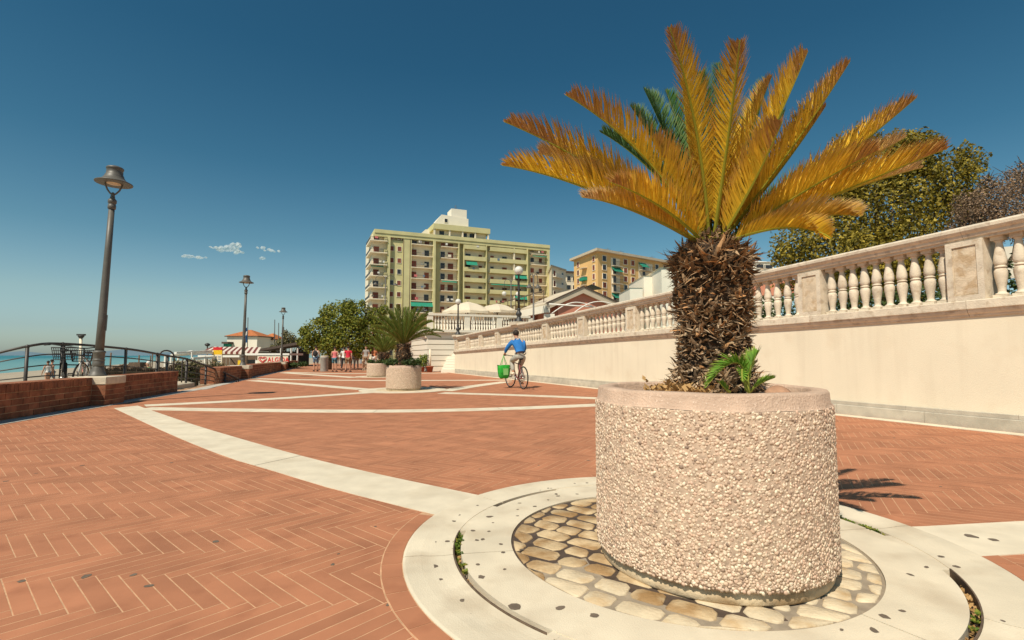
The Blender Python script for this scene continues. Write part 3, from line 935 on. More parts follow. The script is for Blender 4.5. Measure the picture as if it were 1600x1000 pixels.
for _ in range(50):
    px, py = random.uniform(-10, 1600), 555 + 445 * random.random() ** 1.6 + 45
    g_ = G(px, py)
    if g_.x < BW_X(g_.y) + .7 or WN.dot(g_) > W_D - .4 or math.hypot(g_.x - RING.x, g_.y - RING.y) < R_OUT + .1: continue
    pts = gum(g_.x, g_.y, random.uniform(.006, .017), random.uniform(1, 1.6), 0.0011)
    gp.add(pts, [tuple(range(len(pts)))])
tag(gp.build('gum_spots', M['gum'], promenade), kind='stuff')

for c_, sc_, nm in ((RING2, 0.86, 'paving_circle'), (RING3, 0.72, 'paving_circle')):
    b = MB(); sector(b, R_COB * sc_, R_OUT * sc_, 0, 360, -0.02, 0.0092, c=c_, step=5)
    r_ = tag(b.build(nm, M['cream_dirty']), kind='structure')
    b = MB(); sector(b, 0.2, R_COB * sc_ - 0.002, 0, 360, -0.02, 0.0075, c=c_, step=6)
    b.build('cobble_field', M['cobble'], r_)
# ------------------------------------------------------------------ concrete planters with washed pebbles
PALM = Vector((1.055, 2.66, 0))
plt = thing('planter', 'large round pebble-dashed planter in the foreground holding the orange-fronded palm', 'planter', PLC, 0, 'round pebble-dashed planters on the promenade')
b = MB(); b.lathe([(PR - .028, 0.004), (PR - .022, 0.012), (PR - .020, 0.058), (PR - .040, 0.060)], 72); b.build('plinth', M['plinth'], plt)
b = MB(); b.lathe([(PR - .03, 0.0605), (PR - .004, 0.064), (PR - .0015, 0.09), (PR, 0.3), (PR, PH - .075), (PR - .002, PH - .070)], 72); b.build('body', M['matrix'], plt)
b = MB()
prof = [(PR - .001, PH - .0695), (PR - .012, PH - .062), (PR - .016, PH - .012), (PR - .024, PH - .002), (PR - .036, PH), (PR - .080, PH), (PR - .090, PH - .008), (PR - .094, PH - .12)]
V = []; F_ = []
for r_, z in prof:
    for k in range(80):
        a = 2 * math.pi * k / 80
        w = 1 + 0.0022 * math.sin(a * 5 + z * 7) + 0.0016 * math.sin(a * 11)
        V.append((r_ * w * math.cos(a), r_ * w * math.sin(a), z + .0016 * math.sin(a * 7 + r_ * 9)))
for i in range(len(prof) - 1):
    for k in range(80): F_.append((i * 80 + k, i * 80 + (k + 1) % 80, (i + 1) * 80 + (k + 1) % 80, (i + 1) * 80 + k))
b.add(V, F_, True); b.build('rim', M['planter_rim'], plt)
b = MB(); b.lathe([(PR - .093, PH - .12), (PR - .3, PH - .085), (0.02, PH - .05)], 40); b.build('soil', M['soil'], plt)
# pebbles
phi_ = (1 + 5 ** .5) / 2
ICO = np.array([(-1, phi_, 0), (1, phi_, 0), (-1, -phi_, 0), (1, -phi_, 0), (0, -1, phi_), (0, 1, phi_), (0, -1, -phi_), (0, 1, -phi_), (phi_, 0, -1), (phi_, 0, 1), (-phi_, 0, -1), (-phi_, 0, 1)], float)
ICO /= np.linalg.norm(ICO[0])
ICF = np.array([(0, 11, 5), (0, 5, 1), (0, 1, 7), (0, 7, 10), (0, 10, 11), (1, 5, 9), (5, 11, 4), (11, 10, 2), (10, 7, 6), (7, 1, 8), (3, 9, 4), (3, 4, 2), (3, 2, 6), (3, 6, 8), (3, 8, 9), (4, 9, 5), (2, 4, 11), (6, 2, 10), (8, 6, 7), (9, 8, 1)])
def pebbles(rad, z0, z1, step):
    out = []
    nrow = int((z1 - z0) / (step * .80)); nc = int(2 * math.pi * rad / step)
    for i in range(nrow):
        z = z0 + (i + .5) * (z1 - z0) / nrow
        for k in range(nc):
            if rng.random() < .012: continue
            a = 2 * math.pi * (k + (i % 2) * .5 + rng.uniform(-.38, .38)) / nc
            out.append((a, z + rng.uniform(-.4, .4) * step, rng.uniform(.42, .86) * step))
    n = len(out); o = np.array(out)
    a, z, s_ = o[:, 0], o[:, 1], o[:, 2]
    er = np.stack([np.cos(a), np.sin(a), a * 0], 1); et = np.stack([-np.sin(a), np.cos(a), a * 0], 1); ez = np.array([0, 0, 1.0])
    rot = rng.uniform(0, np.pi, n)
    e1 = et * np.cos(rot)[:, None] + ez * np.sin(rot)[:, None]; e2 = -et * np.sin(rot)[:, None] + ez * np.cos(rot)[:, None]
    sc = np.stack([s_ * rng.uniform(.85, 1.3, n), s_ * rng.uniform(.65, 1.0, n), s_ * rng.uniform(.24, .46, n)], 1)
    jit = ICO[None] * rng.uniform(.70, 1.22, (n, 12, 1))
    L = jit * sc[:, None, :]
    depth = rng.uniform(-.0015, .0018, n)
    ctr = er * (rad + depth)[:, None] + ez * z[:, None]
    V = ctr[:, None] + L[:, :, :1] * e1[:, None] + L[:, :, 1:2] * e2[:, None] + L[:, :, 2:] * er[:, None]
    F_ = (ICF[None] + (np.arange(n) * 12)[:, None, None]).reshape(-1, 3)
    return V.reshape(-1, 3), F_
V, F_ = pebbles(PR - .0015, 0.066, PH - .072, 0.0126)
me_peb = np_mesh('pebbles', V, F_, M['pebble'], smooth=True)
tag(link('pebbles', me_peb, plt), kind='stuff')
idx = {}
for c_ in bpy.data.objects:
    if c_.parent is not None: idx.setdefault(c_.parent.name, []).append(c_)
p2 = copy_tree(plt, None, idx); p2.location = RING2 + Vector((0, 0, .009)); p2.scale = (.90, .90, .84)
tag(p2, 'second round pebble-dashed planter on its pale disc, in the middle of the promenade', 'planter', 'round pebble-dashed planters on the promenade')
p3 = copy_tree(plt, None, idx); p3.location = RING3 + Vector((-.02, -.1, .009)); p3.scale = (.86, .86, .74)
tag(p3, 'farthest round pebble-dashed planter, half hidden behind the second planter', 'planter', 'round pebble-dashed planters on the promenade')
# rock and dry straw inside the near planter
b = MB(); b.ball((0, 0, 0), .058, 12, 9, (1.15, .8, .75))
b.v = [(x * (1 + .12 * math.sin(7 * y * 20 + z * 30)), y * (1 + .1 * math.sin(x * 40)), z * (1 + .1 * math.cos(x * 50))) for x, y, z in b.v]
r_ = b.build('rock', M['rock'], None, (1.30, 2.50, PH - .035)); tag(r_, 'rounded brown rock lying on the soil beside the palm sprout', 'rock')
P = [(PALM.x - .22 + random.gauss(0, .07), PALM.y - .12 + random.gauss(0, .07), PH - .05 + abs(random.gauss(0, .02))) for _ in range(140)]
V, F_ = leaf_tuft(P, 5, 0.035, 9, .8)
tag(link('dry_straw', np_mesh('dry_straw', V, F_, M['straw'])), kind='stuff')

# ------------------------------------------------------------------ cycads
def quad_curve(p0, pm, p1, n):
    c = 2 * pm - .5 * (p0 + p1)
    t = np.linspace(0, 1, n)[:, None]
    return (1 - t) ** 2 * p0 + 2 * t * (1 - t) * c + t ** 2 * p1
def frond_mesh(name, p0, pm, p1, pal, m, n_leaf=175, leaf_len=.190, leaf_w=.0072, bare=.10, seed=0, vee=.80, spread=.52, axis=None, up=1.0, brown=.7, rw=.009, droop=.10):
    r = np.random.default_rng(seed)
    p0, pm, p1 = (np.array(p, float) for p in (p0, pm, p1))
    N = 24
    C = quad_curve(p0, pm, p1, N)
    T = np.gradient(C, axis=0); T /= np.linalg.norm(T, axis=1)[:, None]
    hv = p1 - p0; hv[2] = 0
    hv = hv / (np.linalg.norm(hv) + 1e-9)
    Nr = np.array([0, 0, 1.0]) * up - hv * .9
    Nv = Nr[None] - T * (T @ Nr)[:, None]
    Nv /= np.linalg.norm(Nv, axis=1)[:, None] + 1e-9
    S = np.cross(T, Nv)
    ts = np.linspace(bare, 0.995, n_leaf)
    fi = ts * (N - 1); i0 = np.minimum(fi.astype(int), N - 2); fr = (fi - i0)[:, None]
    lerp = lambda A: A[i0] * (1 - fr) + A[i0 + 1] * fr
    P_, T_, N_, S_ = lerp(C), lerp(T), lerp(Nv), lerp(S)
    env = np.clip(np.sin(np.pi * np.clip((ts - bare) / (1 - bare), 0, 1) ** .75) ** .45, .22, 1) 
    env = np.minimum(env, 1.0) * np.where(ts > .93, np.clip((1.02 - ts) / .09, .45, 1), 1)
    VV, FF, CC = [], [], []
    off = 0
    c_in, c_mid, c_out, c_tip, c_rach = (np.array(c) for c in pal)
    for sg in (-1, 1):
        n = len(ts)
        L = leaf_len * env * r.uniform(.86, 1.10, n)
        fwd = .62 + .40 * ts + r.normal(0, .07, n)
        d = S_ * (sg * spread) + N_ * (vee * r.uniform(.75, 1.2, n))[:, None] + T_ * fwd[:, None]
        d += r.normal(0, .085, (n, 3))
        d /= np.linalg.norm(d, axis=1)[:, None]
        wv = T_ - d * np.sum(T_ * d, 1)[:, None]
        wv /= np.linalg.norm(wv, axis=1)[:, None] + 1e-9
        w = leaf_w * r.uniform(.8, 1.15, n)[:, None] * .5
        base = P_ + S_ * sg * rw * .4
        curl = -N_ * droop + T_ * .08
        m1 = base + d * (L * .55)[:, None] + curl * (L * .18)[:, None]
        tp = base + d * L[:, None] + curl * (L * .75)[:, None]
        V = np.stack([base - wv * w * .7, base + wv * w * .7, m1 - wv * w, m1 + wv * w, tp], 1)
        k = off + np.arange(n)[:, None] * 5
        F_ = np.concatenate([k + np.array([[0, 1, 3]]), k + np.array([[0, 3, 2]]), k + np.array([[2, 3, 4]])])
        VV.append(V.reshape(-1, 3)); FF.append(F_); off += n * 5
        g = np.clip((ts - brown + r.normal(0, .05, n)) / .22, 0, 1)[:, None]      # browned towards the frond's end
        ca_ = c_in * (1 - g) + c_out * g
        cb_ = c_mid * (1 - g) + c_out * g
        ce_ = c_tip * np.ones((n, 1))
        br = r.uniform(.78, 1.2, (n, 1))
        CC.append((np.stack([ca_, ca_, cb_, cb_, ce_], 1) * br[:, None]).reshape(-1, 3))
    # rachis
    k_ = 5
    V = []; 
    for i in range(N):
        rr = rw * (1 - .8 * i / (N - 1)) + .0012
        for q in range(k_):
            a = 2 * math.pi * q / k_
            V.append(C[i] + S[i] * rr * math.cos(a) + Nv[i] * rr * math.sin(a))
    F_ = []
    for i in range(N - 1):
        for q in range(k_):
            a, b_, c_, d_ = i * k_ + q, i * k_ + (q + 1) % k_, (i + 1) * k_ + (q + 1) % k_, (i + 1) * k_ + q
            F_ += [(a, b_, c_), (a, c_, d_)]
    VV.append(np.array(V)); FF.append(np.array(F_) + off)
    CC.append(np.ones((len(V), 3)) * c_rach)
    return np_mesh(name, np.concatenate(VV), np.concatenate(FF), m, tone=np.concatenate(CC))
ORANGE = ((0.76, 0.54, 0.045), (0.76, 0.50, 0.05), (0.46, 0.235, 0.075), (0.46, 0.24, 0.085), (0.42, 0.40, 0.05))
PALE = ((0.66, 0.45, 0.05), (0.66, 0.42, 0.08), (0.58, 0.38, 0.18), (0.60, 0.42, 0.22), (0.45, 0.38, 0.06))
GREEN = ((0.030, 0.080, 0.016), (0.055, 0.13, 0.028), (0.08, 0.17, 0.045), (0.18, 0.24, 0.09), (0.13, 0.16, 0.03))
BRIGHT = ((0.09, 0.20, 0.018), (0.14, 0.28, 0.03), (0.18, 0.28, 0.03), (0.28, 0.30, 0.05), (0.36, 0.38, 0.07))
SAGO = ((0.07, 0.115, 0.018), (0.13, 0.18, 0.03), (0.20, 0.23, 0.04), (0.24, 0.22, 0.05), (0.22, 0.19, 0.04))

def trunk_stubs(n, z0, z1, prof, size, seed=1, h_scale=1.0):
    r = np.random.default_rng(seed)
    z = z0 + (z1 - z0) * (np.arange(n) + .5) / n + r.normal(0, .018, n) * h_scale
    t = np.clip((z - z0) / (z1 - z0), 0, 1)
    a = np.arange(n) * 2.39996 + r.normal(0, .25, n)
    rad = np.array([prof(q) for q in z])
    er = np.stack([np.cos(a), np.sin(a), 0 * a], 1); et = np.stack([-np.sin(a), np.cos(a), 0 * a], 1); ez = np.array([0, 0, 1.0])
    band_ = .75 + .35 * np.sin(t * 17 + .8 * np.sin(a * 2)) 
    strand = r.random(n) < (.16 + .30 * t ** 2)
    L = size * r.uniform(.55, 1.5, n) * (.85 + .10 * t) * band_ * np.where(strand, r.uniform(1.1, 1.9, n), 1)
    el = r.uniform(-.55, .95, n) + np.where(strand, r.normal(-.2, .5, n), 0); tw = r.normal(0, .62, n) + np.where(strand, r.normal(0, .6, n), 0)
    d = er * (np.cos(el) * np.cos(tw))[:, None] + et * np.sin(tw)[:, None] + ez * np.sin(el)[:, None]
    d /= np.linalg.norm(d, axis=1)[:, None]
    s_ = np.cross(d, ez + et * r.normal(0, .5, n)[:, None]); s_ /= np.linalg.norm(s_, axis=1)[:, None]
    u = np.cross(s_, d)
    w = size * r.uniform(.08, .24, n); h = size * r.uniform(.04, .11, n)
    w = np.where(strand, w * .22, w); h = np.where(strand, h * .5, h)
    o = er * (rad - size * .16)[:, None] + ez * z[:, None]
    curl = (u * r.normal(.10, .35, n)[:, None] + s_ * r.normal(0, .35, n)[:, None]) * L[:, None]
    rings = []
    for f, ws in ((0, 1.0), (.45, .82), (.85, .40)):
        c_ = o + d * (L * f)[:, None] + curl * f * f
        rings += [c_ - s_ * (w * ws)[:, None], c_ + u * (h * ws)[:, None], c_ + s_ * (w * ws)[:, None], c_ - u * (h * ws * .5)[:, None]]
    tip = o + d * L[:, None] + curl + s_ * (w * r.normal(0, .5, n))[:, None]
    V = np.stack(rings + [tip], 1)
    F_ = []
    for i in range(2):
        for q in range(4):
            A, B_, C_, D_ = i * 4 + q, i * 4 + (q + 1) % 4, i * 4 + 4 + (q + 1) % 4, i * 4 + 4 + q
            F_ += [(A, B_, C_), (A, C_, D_)]
    for q in range(4): F_.append((8 + q, 8 + (q + 1) % 4, 12))
    F_ = np.array(F_)
    pale = (r.random(n) < np.clip(.95 - 1.15 * t, .06, .9)) & ~strand
    return V.reshape(-1, 3), (F_[None] + (np.arange(n) * 13)[:, None, None]).reshape(-1, 3), np.repeat(pale.astype(np.int32), len(F_))

palm = thing('palm', 'cycad palm with yellow-orange fronds and shaggy brown trunk in the nearest planter', 'palm', PALM)
ZB, ZT = PH - .07, 1.60
def tprof(z):
    t = (z - ZB) / (ZT - ZB)
    return .178 + .016 * math.sin(t * 9.5 + .6) + .010 * math.sin(t * 23) - .045 * max(0, t - .90) / .10
b = MB(); b.lathe([(tprof(ZB + (ZT - ZB) * i / 20) - .02, ZB + (ZT - ZB) * i / 20) for i in range(21)], 24); b.build('trunk', M['trunk_core'], palm)
V, F_, mi_ = trunk_stubs(4200, ZB, ZT + .02, tprof, .058)
tag(link('leaf_bases', np_mesh('leaf_bases', V, F_, [M['leafbase'], M['scale']], mi_), palm), kind='stuff')
def pf(mid, tip, dY, pal, **k):
    Yt = PALM.y + dY
    pm_ = D(mid[0], mid[1], PALM.y + dY * .5); pt = D(tip[0], tip[1], Yt)
    dr = (pm_ - Vector((PALM.x, PALM.y, 1.6))).normalized()
    p0 = Vector((PALM.x + dr.x * .06, PALM.y + dr.y * .06, 1.585))
    rel = lambda v: (v.x - PALM.x, v.y - PALM.y, v.z)
    m = M['frond_green'] if pal is GREEN else M['frond']
    k.setdefault('seed', int(tip[0] * 7 + tip[1]))
    link('frond', frond_mesh('frond', rel(p0), rel(pm_), rel(pt), pal, m, **k), palm)
for mid, tip, dY, k in [
    ((1088, 205), (1046, 42), -.42, {}), ((1138, 215), (1156, 62), -.46, {}), ((1203, 212), (1262, 80), -.20, {}),
    ((1232, 238), (1328, 95), -.12, {}), ((1288, 268), (1432, 152), -.10, {}), ((1318, 298), (1480, 232), -.30, {}),
    ((1285, 290), (1415, 214), .10, dict(pal=PALE)), ((1255, 342), (1345, 338), -.38, dict(pal=PALE, leaf_len=.14, brown=1.2)),
    ((1225, 356), (1298, 372), -.45, dict(leaf_len=.13, brown=1.2)), ((1008, 248), (884, 148), -.30, dict(brown=.62)),
    ((938, 268), (788, 190), -.18, dict(brown=.55)), ((932, 300), (785, 258), -.32, dict(brown=.8)),
    ((945, 280), (842, 240), .06, dict(pal=PALE)), ((992, 330), (910, 308), -.42, dict(pal=PALE, leaf_len=.13)),
    ((1175, 290), (1222, 190), -.40, {}), ((1062, 300), (1018, 215), -.15, {}), ((1255, 300), (1372, 235), -.35, {}), ((1215, 270), (1290, 165), -.05, {}), ((1160, 240), (1206, 118), .05, dict(leaf_len=.16)), ((1080, 250), (1066, 120), .1, dict(leaf_len=.16)), ((975, 305), (862, 262), -.1, dict(pal=PALE)), ((1290, 310), (1440, 262), .05, dict(pal=PALE)), ((1035, 325), (955, 285), -.45, {})]:
    pal_ = k.pop('pal', ORANGE)
    pf(mid, tip, dY, pal_, **k)
for mid, tip, dY, k in [
    ((1060, 258), (1006, 138), .40, {}), ((1045, 262), (985, 165), .50, {}), ((1075, 250), (1040, 140), .55, {}), ((1022, 272), (938, 206), .46, {}), ((1106, 225), (1092, 112), .45, {}),
    ((1128, 215), (1122, 98), .60, {}), ((1166, 235), (1203, 118), .50, {}), ((1188, 262), (1226, 172), .50, {}),
    ((1085, 285), (1052, 190), .55, {}), ((1150, 290), (1168, 200), .55, {}), ((1240, 300), (1330, 240), .45, {})]:
    pf(mid, tip, dY, GREEN, leaf_len=.19, brown=1.4, **k)

pup = thing('palm_sprout', 'small bright green palm sprout at the foot of the shaggy trunk', 'plant', (0, 0, 0))
for p0, pm_, p1, k in [((1168, 612, 2.36), (1150, 566, 2.33), (1102, 606, 2.28), dict(n_leaf=46)), ((1170, 614, 2.34), (1172, 580, 2.33), (1186, 548, 2.36), dict(n_leaf=44)),
                       ((1172, 612, 2.36), (1186, 600, 2.34), (1210, 590, 2.34), dict(n_leaf=26, leaf_len=.05)), ((1166, 610, 2.36), (1160, 578, 2.34), (1160, 596, 2.25), dict(n_leaf=20, leaf_len=.05)),
                       ((1140, 612, 2.33), (1132, 606, 2.30), (1124, 597, 2.28), dict(n_leaf=16, leaf_len=.04))]:
    k.setdefault('leaf_len', .085)
    link('frond', frond_mesh('frond', D(*p0), D(*pm_), D(*p1), BRIGHT, M['frond_green'], leaf_w=.006, bare=.25, rw=.006, brown=1.5, vee=.5, seed=p1[0], **k), pup)

def sago(label, c, z0, ztr, rad, spread_r, rise, n, seed, cat='palm'):
    r = random.Random(seed)
    t = thing('palm', label, cat, c, 0, 'green palms in the farther planters')
    pr = lambda z: rad * (1 + .12 * math.sin(z * 14))
    b = MB(); b.lathe([(pr(z0 + (ztr - z0) * i / 8) * .9, z0 + (ztr - z0) * i / 8) for i in range(9)], 12); b.build('trunk', M['trunk_core'], t)
    V, F_, mi_ = trunk_stubs(420, z0, ztr + .03, pr, .085, seed); tag(link('leaf_bases', np_mesh('leaf_bases', V, F_, [M['leafbase'], M['leafbase']], mi_), t), kind='stuff')
    for i in range(n):
        a = i * 2.39996 + r.uniform(-.2, .2); f = (i + .5) / n
        el = R(8 + 74 * f) + r.uniform(-.08, .08)
        L = spread_r * r.uniform(.9, 1.08)
        d = Vector((math.cos(a) * math.cos(el), math.sin(a) * math.cos(el), math.sin(el)))
        h = Vector((math.cos(a), math.sin(a), 0))
        p0 = Vector((h.x * .05, h.y * .05, ztr)); p1 = p0 + d * L + Vector((0, 0, rise * .1)); pm_ = p0 + d * L * .55 + Vector((0, 0, L * .13 * math.cos(el)))
        link('frond', frond_mesh('frond', p0, pm_, p1, SAGO, M['frond_green'], n_leaf=44, leaf_len=.155 * spread_r / 1.05, leaf_w=.015, seed=seed * 100 + i, brown=1.3, rw=.012), t)
    return t
sago('green palm with dark trunk in the second planter', RING2 + Vector((-.03, .05, 0)), .6, 1.34, .23, 1.12, 0, 46, 3)
sago('small olive palm in the farthest planter, left of the second palm', RING3 + Vector((0.25, 0, 0)), .5, 1.15, .26, .98, 0, 30, 4)
def bush(name, label, c, r_, n, size, m, cat='plant', seed=0, sc=(1, 1, .7), group=None, parent=None):
    rr = np.random.default_rng(seed)
    V, F_ = crown_arrays([(Vector(c), r_)], n, size, rr, sc)
    o = link(name, np_mesh(name, V, F_, m), parent)
    if label: tag(o, label, cat, group)
    return o
def crown_arrays(blobs, n, size, r, sc=(1, 1, 1), fill=.55):
    w = np.array([b_[1] ** 2 for b_ in blobs], float); w /= w.sum()
    k = r.choice(len(blobs), n, p=w)
    c = np.array([tuple(b_[0]) for b_ in blobs])[k]; rad = np.array([b_[1] for b_ in blobs])[k]
    d = r.normal(0, 1, (n, 3)); d /= np.linalg.norm(d, axis=1)[:, None]
    rr = rad * (fill + (1 - fill) * r.random(n) ** .5) * r.uniform(.86, 1.10, n)
    p = c + d * rr[:, None] * np.array(sc)
    nn = d * .7 + r.normal(0, .55, (n, 3)) + np.array([0, 0, .3]); nn /= np.linalg.norm(nn, axis=1)[:, None]
    a = r.normal(0, 1, (n, 3)); a -= nn * np.sum(a * nn, 1)[:, None]; a /= np.linalg.norm(a, axis=1)[:, None]
    b_ = np.cross(nn, a)
    s_ = size * r.uniform(.6, 1.35, n)[:, None]
    V = np.stack([p - a * s_ * .5, p + b_ * s_ * .30 - nn * s_ * .08, p + a * s_ * .5, p - b_ * s_ * .30 - nn * s_ * .08], 1).reshape(-1, 3)
    F_ = np.arange(n * 4).reshape(n, 4)
    return V, F_
for i, (px, py, Y, rr_, lab) in enumerate([(596, 573, 14.6, 0, ''), ]): pass
b2 = [(RING2 + Vector((dx, dy, .80)), r_) for dx, dy, r_ in ((-.36, -.25, .16), (-.2, -.36, .13), (.27, -.30, .17), (.40, -.05, .16), (-.42, .1, .15), (.1, -.4, .1))]
rr = np.random.default_rng(11); V, F_ = crown_arrays(b2, 900, .07, rr, (1, 1, .8), .2)
tag(link('low_plants', np_mesh('low_plants', V, F_, M['leaf_hedge']), p2), kind='stuff'); 
b2 = [(RING3 + Vector((dx, dy, .70)), r_) for dx, dy, r_ in ((-.3, -.25, .17), (0, -.36, .15), (.27, -.30, .17), (-.4, .1, .15))]
V, F_ = crown_arrays(b2, 500, .08, rr, (1, 1, .8), .2)
tag(link('low_plants', np_mesh('low_plants', V, F_, M['leaf_hedge']), p3), kind='stuff')
for o_, pp in ((bpy.data.objects['low_plants'], p2), (bpy.data.objects['low_plants.001'], p3)):
    bpy.context.view_layer.update()
    o_.matrix_parent_inverse = pp.matrix_world.inverted()
# ------------------------------------------------------------------ big wall with balustrade
bw = thing('balustrade_wall', 'long cream rendered wall topped by a weathered stone balustrade', 'wall')
def interp(t, K):
    if t <= K[0][0]: (a, va), (b_, vb) = K[0], K[1]
    elif t >= K[-1][0]: (a, va), (b_, vb) = K[-2], K[-1]
    else: (a, va), (b_, vb) = next((p, q) for p, q in zip(K, K[1:]) if p[0] <= t <= q[0])
    return va + (vb - va) * (t - a) / (b_ - a)
ZC = lambda t: interp(t, [(3.4, 1.545), (6, 1.495), (11.9, 1.42), (17.8, 1.31), (28.4, 1.085)])
ZR = lambda t: interp(t, [(3.3, 2.82), (6.3, 2.715), (11.8, 2.535), (16.6, 2.375), (28.0, 2.10)])
piers_t = [28.1, 25.96, 23.94, 21.69, 19.51, 16.85, 14.26, 11.6, 8.95, 6.27, 3.94, 1.45, -1.1, -3.6, -6.0]
def wall_run(prof, t0, t1, zf, n, m, name, parent, cap=True):
    """sweeps a profile [(off, dz)] along the wall between t0 and t1, its z following zf(t)"""
    b = MB(); V = []; k = len(prof)
    for i in range(n + 1):
        t = t0 + (t1 - t0) * i / n
        for off, dz in prof:
            p = WP(t, off, 0); V.append((p.x, p.y, zf(t) + dz))
    F_ = []
    for i in range(n):
        for j in range(k):
            F_.append((i * k + j, i * k + (j + 1) % k, (i + 1) * k + (j + 1) % k, (i + 1) * k + j))
    F_ += [tuple(range(k)), tuple(n * k + j for j in reversed(range(k)))]
    b.add(V, F_)
    return b.build(name, m, parent)
# wall body: bottom flat, top follows the string course
b = MB(); V = []; n = 34
for i in range(n + 1):
    t = TW0 + (TW1 - TW0) * i / n
    for off, z in ((0, -.05), (0, ZC(t) + .01), (-.42, ZC(t) + .01), (-.42, -.05)):
        p = WP(t, off, z); V.append(tuple(p))
F_ = []
for i in range(n):
    for j in range(4): F_.append((i * 4 + j, i * 4 + (j + 1) % 4, i * 4 + 4 + (j + 1) % 4, i * 4 + 4 + j))
F_ += [(0, 1, 2, 3), (n * 4 + 3, n * 4 + 2, n * 4 + 1, n * 4)]
b.add(V, F_); b.build('wall_body', M['stucco'], bw)
t = TW0
while t < TW1 - .2:
    t1 = min(t + 1.32, TW1)
    wall_run([(.002, -.01), (.030, -.01), (.030, .155), (.020, .165), (.002, .165)], t + .003, t1 - .003, lambda q: 0.0, 1, M['plinthstone'], 'plinth_stone', bw)
    wall_run([(.002, .168), (.022, .168), (.022, .222), (.016, .228), (.002, .228)], t + .25, t1 + .246 if t1 < TW1 - .3 else t1, lambda q: 0.0, 1, M['plinthstone'], 'plinth_stone', bw)
    t = t1
cop_prof = [(.002, .0), (.020, .0), (.028, .016), (.030, .03), (.052, .048), (.066, .075), (.070, .094), (.070, .102), (.088, .104), (.090, .112), (.090, .215), (.082, .224), (-.34, .224), (-.34, .0)]
COPH = .224
rail_prof = [(.045, -.20), (.045, -.165), (.070, -.160), (.078, -.140), (.080, -.118), (.105, -.100), (.125, -.070), (.128, -.030), (.112, -.006), (.09, 0), (-.27, 0), (-.30, -.02), (-.31, -.07), (-.25, -.118), (-.22, -.20)]
PD0, PD1 = .075, -.255     # pier front and back
PWH = .215
# baluster: one mesh, every copy an object
b = MB()
b.box(-.074, .074, -.074, .074, 0, .058)
b.lathe([(.070, .058), (.072, .070), (.064, .084), (.046, .094), (.043, .12), (.046, .17), (.056, .25), (.068, .34), (.073, .40), (.071, .44), (.058, .475), (.050, .485), (.063, .490), (.068, .503), (.063, .516), (.050, .521), (.060, .535), (.069, .56), (.072, .60), (.068, .66), (.057, .74), (.045, .82), (.038, .875), (.036, .90), (.050, .912), (.054, .922), (.050, .932)], 14)
b.box(-.068, .068, -.068, .068, .932, 1.0)
me_bal = b.mesh('baluster', M['balstone'])
wang = math.atan2(WT.y, WT.x)
def seam_pier(tc):
    zc, zr = ZC(tc) + COPH, ZR(tc) - .20
    hs = PWH
    b = MB()
    # frame with a sunk panel on the promenade face
    def P_(dt, off, z, _tc=tc): p = WP(_tc + dt, off, z); return (p.x, p.y, z)
    sl = (ZR(tc + hs) - ZR(tc - hs)) / (2 * hs); slb = (ZC(tc + hs) - ZC(tc - hs)) / (2 * hs)
    zt = lambda dt: zr + sl * dt
    zb = lambda dt: zc + slb * dt
    iw, ib, it = hs - .075, .075, .075
    outer_ = [(-hs, 'b'), (hs, 'b'), (hs, 't'), (-hs, 't')]
    V = []
    zz = lambda dt, s_, inset: (zb(dt) + inset) if s_ == 'b' else (zt(dt) - inset)
    for dt, s_ in outer_: V.append(P_(dt, PD0, zz(dt, s_, 0)))
    for dt, s_ in outer_:
        d = math.copysign(iw, dt); V.append(P_(d, PD0, zz(d, s_, ib)))
    for dt, s_ in outer_:
        d = math.copysign(iw, dt); V.append(P_(d, PD0 - .022, zz(d, s_, ib)))
    for dt, s_ in outer_: V.append(P_(dt, PD1, zz(dt, s_, 0)))
    F_ = []
    for i in range(4):
        j = (i + 1) % 4
        F_ += [(i, j, 4 + j, 4 + i), (4 + i, 4 + j, 8 + j, 8 + i), (i, j, 12 + j, 12 + i)]
    F_ += [(12, 13, 14, 15), (8, 9, 10, 11)]
    b.add(V, F_)
    pr = b.build('pier', M['balstone'], bw)
    q = MB(); V = []
    for dt, s_ in outer_:
        d = math.copysign(iw - .004, dt); V.append(P_(d, PD0 - .0215, zz(d, s_, ib + .004)))
    for dt, s_ in outer_:
        d = math.copysign(iw - .02, dt); V.append(P_(d, PD0 - .017, zz(d, s_, ib + .02)))
    q.add(V, [(4, 5, 6, 7)] + [(i, (i + 1) % 4, 4 + (i + 1) % 4, 4 + i) for i in range(4)])
    q.build('panel', M['panel'], pr)
for tc in piers_t: seam_pier(tc)
for ta, tb in zip(piers_t[1:], piers_t[:-1]):          # ta < tb
    wall_run(cop_prof, ta + .003, tb - .003, ZC, 3, M['balstone'], 'coping_stone', bw)
    wall_run(rail_prof, ta + .002, tb - .002, ZR, 3, M['railstone'], 'handrail', bw)
    if tb < 1.0: continue
    nbal = 10
    t0, t1 = ta + PWH + .01, tb - PWH - .01
    for i in range(nbal):
        t = t0 + (t1 - t0) * (i + .5) / nbal
        z0, z1 = ZC(t) + COPH - .002, ZR(t) - .198
        link('baluster', me_bal, bw, WP(t, -.09, z0), (0, 0, wang + random.uniform(-.04, .04)), (1.0, 1.0, z1 - z0))
wall_run(cop_prof, piers_t[0] + .003, TW1 + .06, ZC, 1, M['balstone'], 'coping_stone', bw)
wall_run(rail_prof, piers_t[0] + .002, TW1 + .03, ZR, 1, M['railstone'], 'handrail', bw)
# raised ground behind the wall
V = []
for i in range(12):
    t = TW0 + (TW1 - TW0) * i / 11
    for off in (-.42, -45):
        p = WP(t, off, ZC(t) - .02); V.append(tuple(p))
b = MB(); b.add(V, [(2 * i, 2 * i + 1, 2 * i + 3, 2 * i + 2) for i in range(11)])
tag(b.build('terrace_ground', M['earth']), kind='structure')

